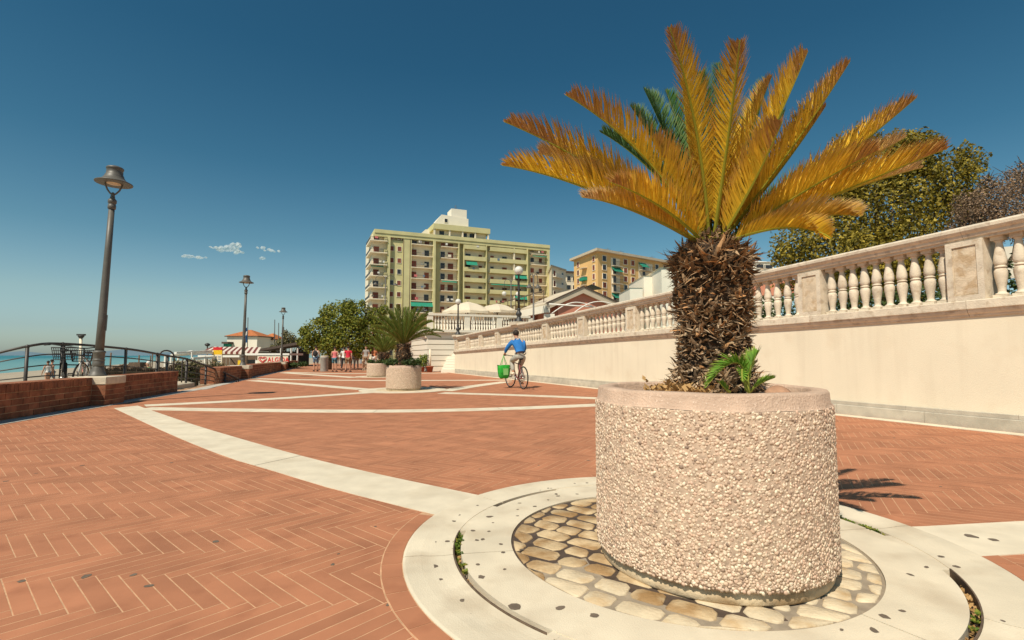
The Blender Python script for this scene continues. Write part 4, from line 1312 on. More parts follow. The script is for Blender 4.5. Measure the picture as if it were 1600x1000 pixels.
# ------------------------------------------------------------------ low brick walls
BH = .56
def brick_wall(label, org, tdir, ndir, L, th, piers, single, ci=0):
    """org: promenade-side foot of the near end; wall runs along tdir for L; ndir points to the promenade"""
    w = thing('brick_wall', label, 'wall', org)
    core = MB()
    def bar(mb, s0, s1, d0, d1, z0, z1):
        P_ = []
        for z in (z0, z1):
            for s_, d in ((s0, d0), (s0, d1), (s1, d1), (s1, d0)):
                q = tdir * s_ + ndir * d; P_.append((q.x, q.y, z))
        return mb.hexa(P_)
    bar(core, .008, L - .008, -th + .008, -.008, -.05, BH - .012)
    for (s0, s1, pr) in piers: bar(core, s0 + .008, s1 - .008, -.02, pr - .008, -.05, BH - .02)
    core.build('mortar_core', M['wallmortar'], w)
    pool = MB(); pool.use(M['brickwall'])
    cache = {}
    ang = math.atan2(tdir.y, tdir.x)
    def put(s0, s1, d0, d1, z0, z1):
        s0 += random.uniform(-.002, .002); dd = random.uniform(-.003, .003)
        if single:
            key = (round(s1 - s0, 2), round(d1 - d0, 2), round(z1 - z0, 3))
            if key not in cache:
                hx, hy, hz = (s1 - s0) / 2, (d1 - d0) / 2, (z1 - z0) / 2
                m_ = MB(); m_.box(-hx, hx, -hy, hy, -hz, hz)
                cache[key] = m_.mesh('brick', M['brickwall'])
            c_ = tdir * ((s0 + s1) / 2) + ndir * ((d0 + d1) / 2 + dd)
            link('brick', cache[key], w, (c_.x, c_.y, (z0 + z1) / 2), (0, random.uniform(-.006, .006), ang))
        else:
            bar(pool, s0, s1, d0 + dd, d1 + dd, z0, z1)
    j = .009
    def inpier(s0, s1): return any(s0 < p1 and s1 > p0 for p0, p1, _ in piers)
    zc = 0.0
    H4 = (BH - .145) / 4
    bl = .262
    for row in range(4):
        z0, z1 = row * H4 + j / 2, (row + 1) * H4 - j / 2
        s_ = -bl / 2 if row % 2 else 0.0
        while s_ < L - .02:
            a, e = max(s_, 0), min(s_ + bl, L)
            if e - a > .04:
                for p0, p1, _ in piers:
                    if a < p0 < e: e = p0
                    elif a < p1 < e: a = p1
                if not any(a >= p0 - .001 and e <= p1 + .001 for p0, p1, _ in piers) and e - a > .03:
                    put(a + j / 2 * (a > 0), e - j / 2 * (e < L), -.11, 0, z0, z1)
            s_ += bl
        # near end and far end faces
        for s0, s1 in ((0, .11), (L - .11, L)):
            d = -th
            while d < -.12:
                e = min(d + (bl if row % 2 == 0 else bl * .62), -.115)
                put(s0, s1, d + j / 2, e - j / 2, z0, z1); d = e
        for p0, p1, pr in piers:
            mid = (p0 + p1) / 2 + (.09 if row % 2 else -.09)
            put(p0, mid - j / 2, 0.002, pr, z0, z1); put(mid + j / 2, p1, .002, pr, z0, z1)
    rw_ = .088
    s_ = 0
    while s_ < L - .02:
        e = min(s_ + rw_, L)
        if not inpier(s_ + .01, e - .01):
            put(s_ + j / 2, e - j / 2, -th - .012, .012, 4 * H4 + j / 2, BH)
        s_ = e
    if not single: tag(pool.build('bricks', M['brickwall'], w), kind='stuff')
    for p0, p1, pr in piers:
        cb = MB(); bar(cb, p0 - .012, p1 + .012, -th - .01, pr + .014, 4 * H4 + .006, BH + .012)
        o = cb.build('capstone', M['capstone'], w)
        bv_ = o.modifiers.new('bevel', 'BEVEL'); bv_.width = .008; bv_.segments = 1
    return w
t1_ = BW_T; n1_ = BW_N
org1 = Vector((BW_X(4.2), 4.2, 0)); L1 = (14.1 - 4.2) / t1_.y
s_p = (10.12 - 4.2) / t1_.y
brick_wall('low red brick wall with a row of upright bricks on top, nearest the camera', org1, t1_, n1_, L1, .36, [(s_p, s_p + .74, .24)], True)
t2_ = Vector((-.311, 1, 0)).normalized(); n2_ = Vector((t2_.y, -t2_.x, 0))
org2 = Vector((BW_X(18.1), 18.1, 0)); L2 = 26
s2 = (21.6 - 18.1) / t2_.y; s3 = (33.2 - 18.1) / t2_.y
brick_wall('second low brick wall farther off, under the two distant lamp posts', org2, t2_, n2_, L2, .62, [(s2, s2 + .8, .26), (s3, s3 + .8, .26)], False)

# ------------------------------------------------------------------ grey lamp posts
def lamp_post():
    r_ = thing('lamp_post', 'tall grey lamp post on the nearest brick wall beside the parked bicycles', 'lamp post', (0, 0, 0), 0, 'grey bell-hooded lamp posts along the sea wall')
    b = MB(); b.lathe([(.165, 0), (.168, .018), (.145, .03), (.118, .11), (.098, .18), (.092, .20)], 20); b.build('base', M['lamp'], r_)
    b = MB(); b.lathe([(.098, .20), (.104, .215), (.104, .30), (.098, .31), (.108, .32), (.108, .345), (.094, .355), (.100, .37), (.100, .47), (.112, .48), (.112, .51), (.084, .53)], 20); b.build('collar', M['lamp'], r_)
    b = MB(); b.lathe([(.079, .50), (.074, 1.2), (.062, 2.6), (.054, 3.56)], 18); b.build('pole', M['lamp'], r_)
    b = MB(); b.box(.040, .086, -.045, .045, .95, 1.28); b.build('hatch', M['lamp'], r_)
    b = MB(); b.lathe([(.052, 3.55), (.072, 3.56), (.074, 3.63), (.066, 3.64), (.066, 3.68), (.078, 3.69), (.078, 3.75), (.045, 3.79), (.036, 3.86), (.042, 3.88), (.02, 3.92)], 16); b.build('collar', M['lamp'], r_)
    for sg in (-1, 1):
        b = MB(); b.tube([(0, 0, 3.86), (.05 * sg, 0, 3.90), (.10 * sg, 0, 3.97), (.135 * sg, 0, 4.06), (.150 * sg, 0, 4.18)], .017, 8); b.build('bracket', M['lamp'], r_)
    b = MB(); V = [(.335, 4.115), (.340, 4.125), (.335, 4.135), (.27, 4.165), (.215, 4.20), (.185, 4.245), (.172, 4.27), (.165, 4.30), (.150, 4.31), (.146, 4.42), (.158, 4.43), (.158, 4.455), (.140, 4.475), (.09, 4.495), (.01, 4.50)]
    b.lathe(V, 28)
    b.f.pop(-2); b.mi.pop(-2); b.sm.pop(-2)
    b.lathe([(.335, 4.113), (.30, 4.130), (.225, 4.165), (.20, 4.18)], 28)
    h = b.build('hood', M['lamp'], r_)
    b = MB(); b.lathe([(.02, 4.10), (.12, 4.108), (.175, 4.13), (.195, 4.17), (.17, 4.185)], 24); b.build('diffuser', M['lamp_glass'], h)
    return r_
lp = lamp_post()
lp.location = D(152, 588, 10.62); lp.location.z = BH + .012
lp.rotation_euler = (R(-.3), R(1.3), R(35))
for px, py, Y, sc_, lab, rz_ in ((379, 577, 21.9, .87, 'second grey lamp post from the camera, on the farther brick wall before the striped awning', 0.4), (439.5, 570, 33.5, .80, 'third grey lamp post, smallest, on the farther brick wall in front of the red-lettered sign', 0.2)):
    c_ = copy_tree(lp); c_.location = D(px, py, Y); c_.location.z = BH + .01; c_.scale = (sc_,) * 3; c_.rotation_euler = (0, R(.4), rz_)
    c_['label'] = lab

# ------------------------------------------------------------------ iron railing of the beach ramp
rl = thing('metal_railing', 'dark iron railing arching behind the brick wall above the beach', 'railing')
rp = [D(x, y, Y) for x, y, Y in ((-60, 566, 11.0), (43, 541, 11.5), (98, 537, 12.2), (197, 545, 13.3), (246, 553, 14.5), (262, 556, 15.2), (292, 561, 16.4), (322, 571.5, 17.6), (352, 583, 18.6), (372, 592, 19.4))]
foot = [.12, .12, .12, .10, .05, 0, -.05, -.1, -.25, -.45]
for p, f in zip(rp, foot):
    b = MB(); b.tube([(p.x, p.y, f - .6), (p.x, p.y, p.z - .02)], .034, 8); b.ball((p.x, p.y, p.z - .005), .045, 8, 5); b.build('post', M['rail_iron'], rl)
def smooth_line(pts, n=6):
    return dens(pts, n * (len(pts) - 1))
b = MB(); b.tube(smooth_line(rp), .030, 8); b.build('top_rail', M['rail_iron'], rl)
for fr in (.78, .565, .35):
    pts = [Vector((p.x, p.y, f + (p.z - f) * fr)) for p, f in zip(rp, foot)]
    b = MB(); b.tube(smooth_line(pts), .015, 6); b.build('rail', M['rail_iron'], rl)
for (a, c_, Y) in (((249, 556), (272, 558), 15.0), ((285, 565), (293, 567), 16.6)):
    p, q = D(a[0], a[1], Y), D(c_[0], c_[1], Y + .5)
    w_ = (q - p); up_ = Vector((0, 0, .18 if a[0] < 260 else .14))
    pts = [Vector((p.x, p.y, -.4)), p] + [p + w_ * (.5 - .5 * math.cos(math.pi * i / 8)) + up_ * math.sin(math.pi * i / 8) for i in range(1, 8)] + [q, Vector((q.x, q.y, -.4))]
    b = MB(); b.tube(pts, .022, 8); b.build('hoop', M['rail_iron'], rl)

# ------------------------------------------------------------------ bicycles
def wheel_parts(parent, y, r_=.34, paint='chrome', steer=0.0, z=None):
    z = r_ if z is None else z
    b = MB(); N = 28
    pts = [(0, r_ * .965 * math.cos(2 * math.pi * i / N), r_ * .965 * math.sin(2 * math.pi * i / N)) for i in range(N)]
    V = []; F_ = []
    k = 6
    for i in range(N):
        a = 2 * math.pi * i / N
        for q in range(k):
            th = 2 * math.pi * q / k
            rr = r_ - .018 + .018 * math.cos(th)
            V.append((.018 * math.sin(th), rr * math.cos(a), rr * math.sin(a)))
    for i in range(N):
        for q in range(k):
            F_.append((i * k + q, i * k + (q + 1) % k, ((i + 1) % N) * k + (q + 1) % k, ((i + 1) % N) * k + q))
    b.use(M['black']).add(V, F_, True)
    w = b.build('wheel', None, parent); w.location = (0, y, z); w.rotation_euler = (0, 0, steer)
    b = MB(); b.use(M[paint])
    V = []; F_ = []
    for i in range(N):
        a = 2 * math.pi * i / N
        for x, rr in ((-.009, r_ - .042), (.009, r_ - .042), (.009, r_ - .028), (-.009, r_ - .028)):
            V.append((x, rr * math.cos(a), rr * math.sin(a)))
    for i in range(N):
        for q in range(4): F_.append((i * 4 + q, i * 4 + (q + 1) % 4, ((i + 1) % N) * 4 + (q + 1) % 4, ((i + 1) % N) * 4 + q))
    b.add(V, F_)
    b.build('rim', None, w)
    b = MB()
    for i in range(18):
        a = 2 * math.pi * i / 18
        b.tube([((.02 if i % 2 else -.02), 0, 0), (0, (r_ - .04) * math.cos(a), (r_ - .04) * math.sin(a))], .0016, 4, False)
    b.tube([(-.045, 0, 0), (.045, 0, 0)], .02, 8)
    b.build('spokes', M['chrome'], w)
    return w
def bicycle(label, loc, rz, paint, group=None, sc_=1.0, basket=False, steer=0.0, guards=True):
    bk = thing('bicycle', label, 'bicycle', loc, rz, group)
    bk.scale = (sc_,) * 3
    wheel_parts(bk, 0); wheel_parts(bk, 1.04, steer=steer)
    P_ = dict(bb=(0, .44, .28), seat=(0, .24, .80), st=(0, .27, .72), ht=(0, .86, .80), hb=(0, .90, .64), ra=(0, 0, .34), fa=(0, 1.04, .34))
    b = MB(); b.use(M[paint])
    for a, c_, r_ in (('bb', 'st', .017), ('bb', 'hb', .019), ('st', 'ht', .016), ('ht', 'hb', .021)): b.tube([P_[a], P_[c_]], r_, 8)
    for sg in (-1, 1):
        b.tube([(.03 * sg, .44, .28), (.055 * sg, 0, .34)], .010, 6); b.tube([(.02 * sg, .27, .72), (.055 * sg, 0, .34)], .009, 6)
    b.build('frame', None, bk)
    b = MB()
    for sg in (-1, 1): b.tube([(.045 * sg, .905, .63), (.05 * sg, .95, .52), (.05 * sg, 1.04, .34)], .012, 6)
    b.tube([(-.05, .905, .63), (.05, .905, .63)], .015, 6); b.build('fork', M[paint], bk)
    b = MB(); b.use(M['black'])
    b.tube([(0, .25, .76), (0, .235, .86)], .013, 6)
    b.ball((0, .20, .895), .1, 10, 6, (.75, 1.2, .32)); b.ball((0, .32, .895), .05, 8, 5, (.55, 1.7, .4)); b.build('saddle', None, bk)
    b = MB(); b.use(M['black'])
    b.tube([(0, .86, .79), (0, .845, .95), (0, .89, .985)], .014, 6)
    b.tube([(-.29, .76, 1.0), (-.20, .84, 1.01), (-.06, .90, .985), (0, .89, .985), (.06, .90, .985), (.20, .84, 1.01), (.29, .76, 1.0)], .013, 6)
    b.tube([(-.31, .74, 1.0), (-.22, .825, 1.008)], .019, 8); b.tube([(.31, .74, 1.0), (.22, .825, 1.008)], .019, 8)
    b.tube([(-.23, .87, 1.0), (-.29, .83, .985)], .006, 5); b.tube([(.23, .87, 1.0), (.29, .83, .985)], .006, 5)
    b.build('handlebar', None, bk)
    b = MB(); b.use(M['chrome'])
    b.tube([(-.06, .44, .28), (.06, .44, .28)], .022, 8)
    b.lathe([(.09, 0), (.09, .006)], 20)
    b.v = b.v[:-40] + [(z + .045, .44 + x, .28 + y) for x, y, z in b.v[-40:]]
    b.tube([(.065, .44, .28), (.075, .34, .15)], .010, 6); b.tube([(-.065, .44, .28), (-.075, .54, .41)], .010, 6)
    b.use(M['black']); b.box(.07, .15, .30, .38, .135, .155); b.box(-.15, -.07, .50, .58, .40, .42)
    b.build('crank', None, bk)
    b = MB(); b.tube([(.045, .44, .365), (.045, 0, .375)], .005, 4); b.tube([(.045, .44, .195), (.045, 0, .305)], .005, 4); b.build('chain', M['black'], bk)
    if guards:
        for yc in (0, 1.04):
            b = MB()
            b.tube([(0, yc + .365 * math.cos(a), .34 + .365 * math.sin(a)) for a in [R(20 + 14 * i) for i in range(11)]], .016, 5); b.build('mudguard', M[paint], bk)
    if basket:
        b = MB()
        for i in range(5):
            f = i / 4; hw = .15 + .045 * f; hd = .11 + .03 * f; z = .70 + .24 * f; yc = 1.06
            pts = [(-hw, yc - hd, z), (hw, yc - hd, z), (hw, yc + hd, z), (-hw, yc + hd, z), (-hw, yc - hd, z)]
            b.tube(pts, .006 if i < 4 else .009, 4, False)
        for k in range(12):
            f = k / 12
            for sx in (-1, 1):
                u = -1 + 2 * f
                b.tube([(.15 * u, 1.06 + sx * .11, .70), (.195 * u, 1.06 + sx * .14, .94)], .004, 4, False)
                b.tube([(sx * .15, 1.06 + .11 * u, .70), (sx * .195, 1.06 + .14 * u, .94)], .004, 4, False)
        b.add([(-.15, .95, .70), (.15, .95, .70), (.15, 1.17, .70), (-.15, 1.17, .70)], [(0, 1, 2, 3)])
        b.build('basket', M['basket'], bk)
    return bk
p = D(99, 560, 11.35)
bicycle('dark parked bicycle with a wire front basket, left one by the railing', (-10.78, 12.25, .12), R(221), 'black', 'bicycles parked at the railing', 1.12, True, .1)
bicycle('silver parked bicycle leaning beside the dark one, nearer the lamp post', (-10.42, 12.55, .12), R(213), 'bike_grey', 'bicycles parked at the railing', 1.06, True, -.3)
ra, fa_ = G(818, 608.5), G(797, 605)
brz = math.atan2(fa_.y - ra.y, fa_.x - ra.x) - math.pi / 2
brz = R(22)
rider_bike = bicycle('dull red bicycle ridden away by the person in the blue jumper', (ra.x, ra.y, .002), brz, 'bike_red', None, 1.0, False, .12, False)

# ------------------------------------------------------------------ people
def skin_mesh(name, J, E, m, parent, sub=1, root=None):
    names = list(J)
    ix = {n_: i for i, n_ in enumerate(names)}
    me = bpy.data.meshes.new(name)
    me.from_pydata([tuple(J[n_][0]) for n_ in names], [(ix[a], ix[b_]) for a, b_ in E], [])
    me.materials.append(m)
    o = link(name, me, parent)
    md = o.modifiers.new('skin', 'SKIN'); md.use_smooth_shade = True; md.branch_smoothing = .6
    sl = me.skin_vertices[0].data
    for n_, i in ix.items():
        r_ = J[n_][1]
        sl[i].radius = r_ if isinstance(r_, tuple) else (r_, r_)
        sl[i].use_root = (n_ == (root or names[0]))
    sb = o.modifiers.new('sub', 'SUBSURF'); sb.levels = sub; sb.render_levels = sub
    return o
def person(label, loc, rz, h=1.66, top='red_shirt', bottom='khaki', short=True, sleeves='short', hair='hair', build=1.0, stride=.12, group=None, feet='skin', skirt=False, arms=None, extra=None):
    pr = thing('person', label, 'person', loc, rz, group)
    pr.scale = (h / 1.70,) * 3
    g = build
    st = stride
    J = {'pelvis': ((0, 0, .96), (.135 * g, .105 * g)), 'waist': ((0, -.005, 1.10), (.125 * g, .095 * g)), 'chest': ((0, 0, 1.30), (.150 * g, .105 * g)), 'neckbase': ((0, .0, 1.44), (.075, .07)), 'neck': ((0, .015, 1.50), .052),
         'head0': ((0, .025, 1.565), (.070, .078)), 'head1': ((0, .02, 1.64), (.078, .092)), 'crown': ((0, .01, 1.69), (.05, .06))}
    E = [('pelvis', 'waist'), ('waist', 'chest'), ('chest', 'neckbase'), ('neckbase', 'neck'), ('neck', 'head0'), ('head0', 'head1'), ('head1', 'crown')]
    for s_, sg in (('l', -1), ('r', 1)):
        sw = st * sg
        J.update({s_ + 'sh': ((.185 * sg * g, 0, 1.395), .058), s_ + 'el': ((.235 * sg * g, -.03 - sw * .3, 1.13), .042), s_ + 'wr': ((.225 * sg * g, .07 - sw * .8, .90), .029), s_ + 'ha': ((.215 * sg * g, .10 - sw * .9, .82), (.036, .022)), s_ + 'fi': ((.205 * sg * g, .12 - sw * .9, .75), (.022, .014)),
                  s_ + 'hi': ((.095 * sg, 0, .90), .095 * g), s_ + 'kn': ((.105 * sg, .03 + sw * .7, .50), .060), s_ + 'an': ((.105 * sg, -.02 + sw * 1.5, .09 + max(0, -sw) * .35), .038), s_ + 'to': ((.115 * sg, .13 + sw * 1.5, .025 + max(0, -sw) * .1), (.042, .028))})
        E += [('chest', s_ + 'sh'), (s_ + 'sh', s_ + 'el'), (s_ + 'el', s_ + 'wr'), (s_ + 'wr', s_ + 'ha'), (s_ + 'ha', s_ + 'fi'), ('pelvis', s_ + 'hi'), (s_ + 'hi', s_ + 'kn'), (s_ + 'kn', s_ + 'an'), (s_ + 'an', s_ + 'to')]
    if arms: J.update(arms)
    JB = dict(J)
    if top:
        for k_, f_ in (('waist', .85), ('chest', .78), ('neckbase', .82)):
            r_ = J[k_][1]; JB[k_] = (J[k_][0], tuple(q * f_ for q in r_))
    skin_mesh('body', JB, E, M['skin'], pr)
    def cl(name, keys, edges, m, grow=1.18, over=None):
        JJ = {}
        for k_ in keys:
            c_, r_ = J[k_]; r_ = r_ if isinstance(r_, tuple) else (r_, r_)
            JJ[k_] = (c_, (r_[0] * grow + .006, r_[1] * grow + .006))
        if over: JJ.update(over)
        return skin_mesh(name, JJ, edges, m, pr)
    mid = lambda a, b_, f: tuple(Vector(J[a][0]).lerp(Vector(J[b_][0]), f))
    keys = ['waist', 'pelvis', 'chest', 'neckbase', 'lsh', 'rsh']; ed = [('waist', 'chest'), ('waist', 'pelvis'), ('chest', 'neckbase'), ('chest', 'lsh'), ('chest', 'rsh')]
    over = {'neckbase': ((0, 0, 1.43), .092)}
    if sleeves == 'short':
        for s_ in 'lr': over[s_ + 'sl'] = (mid(s_ + 'sh', s_ + 'el', .6), .062); ed.append((s_ + 'sh', s_ + 'sl'))
    elif sleeves == 'long':
        for s_ in 'lr':
            keys.append(s_ + 'el'); over[s_ + 'sl'] = (mid(s_ + 'el', s_ + 'wr', .9), .042); ed += [(s_ + 'sh', s_ + 'el'), (s_ + 'el', s_ + 'sl')]
    cl('shirt', keys, ed, M[top], 1.22, over)
    over = {}
    ed = [('pelvis', 'lhi'), ('pelvis', 'rhi')]
    keys = ['pelvis', 'lhi', 'rhi']
    if short:
        for s_ in 'lr': over[s_ + 'le'] = (mid(s_ + 'hi', s_ + 'kn', .88), .092 * g); ed.append((s_ + 'hi', s_ + 'le'))
        nm = 'shorts'
    else:
        keys += ['lkn', 'rkn']
        for s_ in 'lr': over[s_ + 'le'] = (mid(s_ + 'kn', s_ + 'an', .92), .058); ed += [(s_ + 'hi', s_ + 'kn'), (s_ + 'kn', s_ + 'le')]
        nm = 'trousers'
    if bottom: cl(nm, keys, ed, M[bottom], 1.12, over)
    hc = Vector(J['head1'][0])
    b = MB(); b.ball(hc + Vector((0, -.022, .022)), .094, 12, 8, (.90, 1.0, .92)); b.build('hair', M[hair], pr)
    b = MB()
    for sg in (-1, 1): b.ball(hc + Vector((.085 * sg, .01, -.045)), .024, 6, 5, (.4, .8, 1.2))
    b.ball(hc + Vector((0, .105, -.045)), .018, 6, 5, (.7, 1, 1.3)); b.build('ears_and_nose', M['skin'], pr)
    b = MB()
    for s_ in 'lr':
        a = Vector(J[s_ + 'an'][0]); t_ = Vector(J[s_ + 'to'][0]); z_ = t_.z - .022
        b.add([(a.x - .045, a.y - .06, z_), (a.x + .045, a.y - .06, z_), (t_.x + .05, t_.y + .07, z_), (t_.x - .05, t_.y + .07, z_), (a.x - .043, a.y - .055, z_ + .06), (a.x + .043, a.y - .055, z_ + .06), (t_.x + .045, t_.y + .05, z_ + .04), (t_.x - .045, t_.y + .05, z_ + .04)],
              [(3, 2, 1, 0), (4, 5, 6, 7), (0, 1, 5, 4), (1, 2, 6, 5), (2, 3, 7, 6), (3, 0, 4, 7)])
    b.build('shoes', M['black_cloth'] if feet == 'skin' else M[feet], pr)
    return pr
def stand(px, py, h, label, **k):
    g_ = G(px, py)
    return person(label, (g_.x, g_.y, .005), k.pop('rz', 0.0), h, **k)
grp = 'people strolling along the promenade'
w1 = stand(493, 580.3, 1.56, 'person in pale shorts carrying a dark backpack, left of the grey bin', top='white_cloth', bottom='denim', sleeves='none', stride=.03, group=grp, rz=.1)
b = MB(); b.ball((0, -.19, 1.22), .2, 12, 8, (.78, .48, 1.08)); b.v = [(x, min(y, -.115), z) for x, y, z in b.v]; bp_ = b.build('backpack', M['black_cloth'])
bp_.location = w1.location; bp_.rotation_euler = w1.rotation_euler; bp_.scale = w1.scale
tag(bp_, 'dark backpack worn by the person in pale shorts', 'backpack')
stand(522.5, 581, 1.5, 'person in a pink top and teal shorts, right of the grey bin', top='pink_shirt', bottom='teal', sleeves='none', stride=.04, group=grp)
stand(543.5, 581.2, 1.52, 'person in a bright red shirt and brown shorts', top='red_shirt', bottom='khaki', stride=.10, group=grp, build=1.08)
stand(537, 579.6, 1.50, 'person in white and dark clothes just left of the red shirt', top='white_cloth', bottom='black_cloth', short=False, stride=.12, group=grp)
stand(551, 574.6, 1.55, 'person all in black behind the red shirt', top='black_cloth', bottom='black_cloth', short=False, stride=.1, group=grp)
stand(556.3, 577.2, 1.40, 'person in pale top and grey trousers between red shirt and planter', top='white_cloth', bottom='grey_cloth', short=False, stride=.14, group=grp)
dogw = stand(571.5, 578.6, 1.62, 'person in grey shirt behind the dog, left of the farthest planter', top='grey_cloth', bottom='khaki', stride=.1, group=grp, rz=3.0)
stand(584.5, 577.5, 1.6, 'person in orange top behind the farthest planter', top='orange_cloth', bottom='white_cloth', stride=.1, group=grp, rz=2.9)
stand(566, 571, 1.6, 'distant person in white shirt under the trees', top='white_cloth', bottom='denim', short=False, stride=.1, group=grp)
stand(530, 571.5, 1.55, 'distant person in white beside the tree trunk', top='white_cloth', bottom='grey_cloth', short=False, stride=.1, group=grp)
# dog
dg_ = G(572.5, 580)
dog = thing('dog', 'pale dog with upright tail walking by the farthest planter', 'dog', (dg_.x, dg_.y - .2, .005), R(170))
J = {'hip': ((0, -.25, .42), (.085, .09)), 'belly': ((0, 0, .41), (.075, .08)), 'chest': ((0, .22, .42), (.095, .115)), 'neck': ((0, .34, .54), .06), 'head': ((0, .42, .63), (.065, .062)), 'muzzle': ((0, .53, .60), .032), 'tail': ((0, -.36, .52), .022), 'tail2': ((0, -.38, .64), .024), 'tail3': ((0, -.28, .70), .015)}
E = [('hip', 'belly'), ('belly', 'chest'), ('chest', 'neck'), ('neck', 'head'), ('head', 'muzzle'), ('hip', 'tail'), ('tail', 'tail2'), ('tail2', 'tail3')]
for s_, sg in (('l', -1), ('r', 1)):
    J.update({s_ + 'th': ((.07 * sg, -.26, .36), .06), s_ + 'kn': ((.075 * sg, -.19 + .05 * sg, .25), .042), s_ + 'ho': ((.075 * sg, -.33 + .05 * sg, .15), .024), s_ + 'pw': ((.075 * sg, -.28 + .05 * sg, .02), .026),
              s_ + 'sh': ((.07 * sg, .22, .34), .05), s_ + 'eb': ((.075 * sg, .19 - .04 * sg, .24), .034), s_ + 'wr': ((.075 * sg, .22 - .05 * sg, .11), .023), s_ + 'fp': ((.075 * sg, .25 - .05 * sg, .02), .026), s_ + 'ear': ((.055 * sg, .40, .71), .018)})
    E += [('hip', s_ + 'th'), (s_ + 'th', s_ + 'kn'), (s_ + 'kn', s_ + 'ho'), (s_ + 'ho', s_ + 'pw'), ('chest', s_ + 'sh'), (s_ + 'sh', s_ + 'eb'), (s_ + 'eb', s_ + 'wr'), (s_ + 'wr', s_ + 'fp'), ('head', s_ + 'ear')]
skin_mesh('body', J, E, M['dogfur'], dog, root='belly')

# cyclist seen from behind: joints in the bicycle's own frame
cy = thing('person', 'person in bright blue jumper and pale grey trousers riding a bicycle away', 'person', rider_bike.location, brz)
J = {'pelvis': ((0, .20, 1.00), (.140, .118)), 'waist': ((0, .27, 1.15), (.125, .10)), 'chest': ((0, .40, 1.35), (.155, .112)), 'neckbase': ((0, .48, 1.475), (.078, .07)), 'neck': ((-.005, .515, 1.535), .055),
     'head0': ((-.01, .555, 1.595), (.072, .082)), 'head1': ((-.012, .565, 1.665), (.080, .096)), 'crown': ((-.012, .555, 1.715), (.05, .06)),
     'lsh': ((-.19, .44, 1.425), .062), 'lel': ((-.315, .56, 1.20), .045), 'lwr': ((-.315, .70, 1.055), .032), 'lha': ((-.30, .755, 1.025), (.042, .028)),
     'rsh': ((.19, .44, 1.425), .062), 'rel': ((.285, .56, 1.19), .045), 'rwr': ((.28, .72, 1.055), .032), 'rha': ((.275, .77, 1.025), (.042, .028)),
     'lhi': ((-.10, .22, .96), .100), 'lkn': ((-.115, .64, .84), .066), 'lan': ((-.11, .52, .47), .042), 'lto': ((-.115, .62, .435), (.045, .03)),
     'rhi': ((.10, .22, .96), .100), 'rkn': ((.115, .57, .66), .064), 'ran': ((.11, .30, .27), .042), 'rto': ((.115, .40, .20), (.045, .03))}
E = [('pelvis', 'waist'), ('waist', 'chest'), ('chest', 'neckbase'), ('neckbase', 'neck'), ('neck', 'head0'), ('head0', 'head1'), ('head1', 'crown')]
for s_ in 'lr': E += [('chest', s_ + 'sh'), (s_ + 'sh', s_ + 'el'), (s_ + 'el', s_ + 'wr'), (s_ + 'wr', s_ + 'ha'), ('pelvis', s_ + 'hi'), (s_ + 'hi', s_ + 'kn'), (s_ + 'kn', s_ + 'an'), (s_ + 'an', s_ + 'to')]
# fingers curled round the grips
for s_, sg in (('l', -1), ('r', 1)):
    h0 = Vector(J[s_ + 'ha'][0])
    for k_ in range(4):
        off = Vector((.028 * sg - .017 * k_ * sg, .008 * k_, 0))
        J[f'{s_}f{k_}a'] = (tuple(h0 + off + Vector((0, .034, -.004))), .011); J[f'{s_}f{k_}b'] = (tuple(h0 + off + Vector((0, .044, -.034))), .0095)
        E += [(s_ + 'ha', f'{s_}f{k_}a'), (f'{s_}f{k_}a', f'{s_}f{k_}b')]
    J[s_ + 'tha'] = (tuple(h0 + Vector((-.045 * sg, .0, -.012))), .011); E.append((s_ + 'ha', s_ + 'tha'))
JB = dict(J)
for k_, f_ in (('waist', .8), ('chest', .72), ('neckbase', .6), ('lsh', .55), ('rsh', .55), ('lel', .85), ('rel', .85), ('pelvis', .85)):
    r_ = J[k_][1]; JB[k_] = (J[k_][0], tuple(q * f_ for q in r_) if isinstance(r_, tuple) else r_ * f_)
skin_mesh('body', JB, E, M['skin'], cy, 2)
def cl2(name, keys, edges, m, grow, over=None, sub=2):
    JJ = {}
    for k_ in keys:
        c_, r_ = J[k_]; r_ = r_ if isinstance(r_, tuple) else (r_, r_)
        JJ[k_] = (c_, (r_[0] * grow + .006, r_[1] * grow + .006))
    if over: JJ.update(over)
    return skin_mesh(name, JJ, edges, M[m], cy, sub)
lerp_ = lambda a, b_, f: tuple(Vector(J[a][0]).lerp(Vector(J[b_][0]), f))
cl2('jumper', ['waist', 'chest', 'neckbase', 'lsh', 'rsh', 'lel', 'rel'], [('hem', 'waist'), ('waist', 'chest'), ('chest', 'neckbase')] + [e for s_ in 'lr' for e in (('chest', s_ + 'sh'), (s_ + 'sh', s_ + 'el'), (s_ + 'el', s_ + 'cuff'))], 'blue_shirt', 1.24,
    {'hem': (lerp_('pelvis', 'waist', .45), (.178, .156)), 'lcuff': (lerp_('lel', 'lwr', .85), .042), 'rcuff': (lerp_('rel', 'rwr', .85), .042), 'neckbase': (J['neckbase'][0], .115), 'chest': (J['chest'][0], (.215, .165))})
cl2('trousers', ['pelvis', 'lhi', 'rhi', 'lkn', 'rkn'], [('pelvis', 'lhi'), ('pelvis', 'rhi'), ('pelvis', 'wb')] + [e for s_ in 'lr' for e in ((s_ + 'hi', s_ + 'kn'), (s_ + 'kn', s_ + 'le'))], 'grey_trousers', 1.16,
    {'wb': (lerp_('pelvis', 'waist', .4), (.168, .145)), 'lle': (lerp_('lkn', 'lan', .88), .062), 'rle': (lerp_('rkn', 'ran', .88), .062)})
b = MB(); c_ = Vector(lerp_('pelvis', 'waist', .36)); ax_ = (Vector(J['waist'][0]) - Vector(J['pelvis'][0])).normalized()
V = []
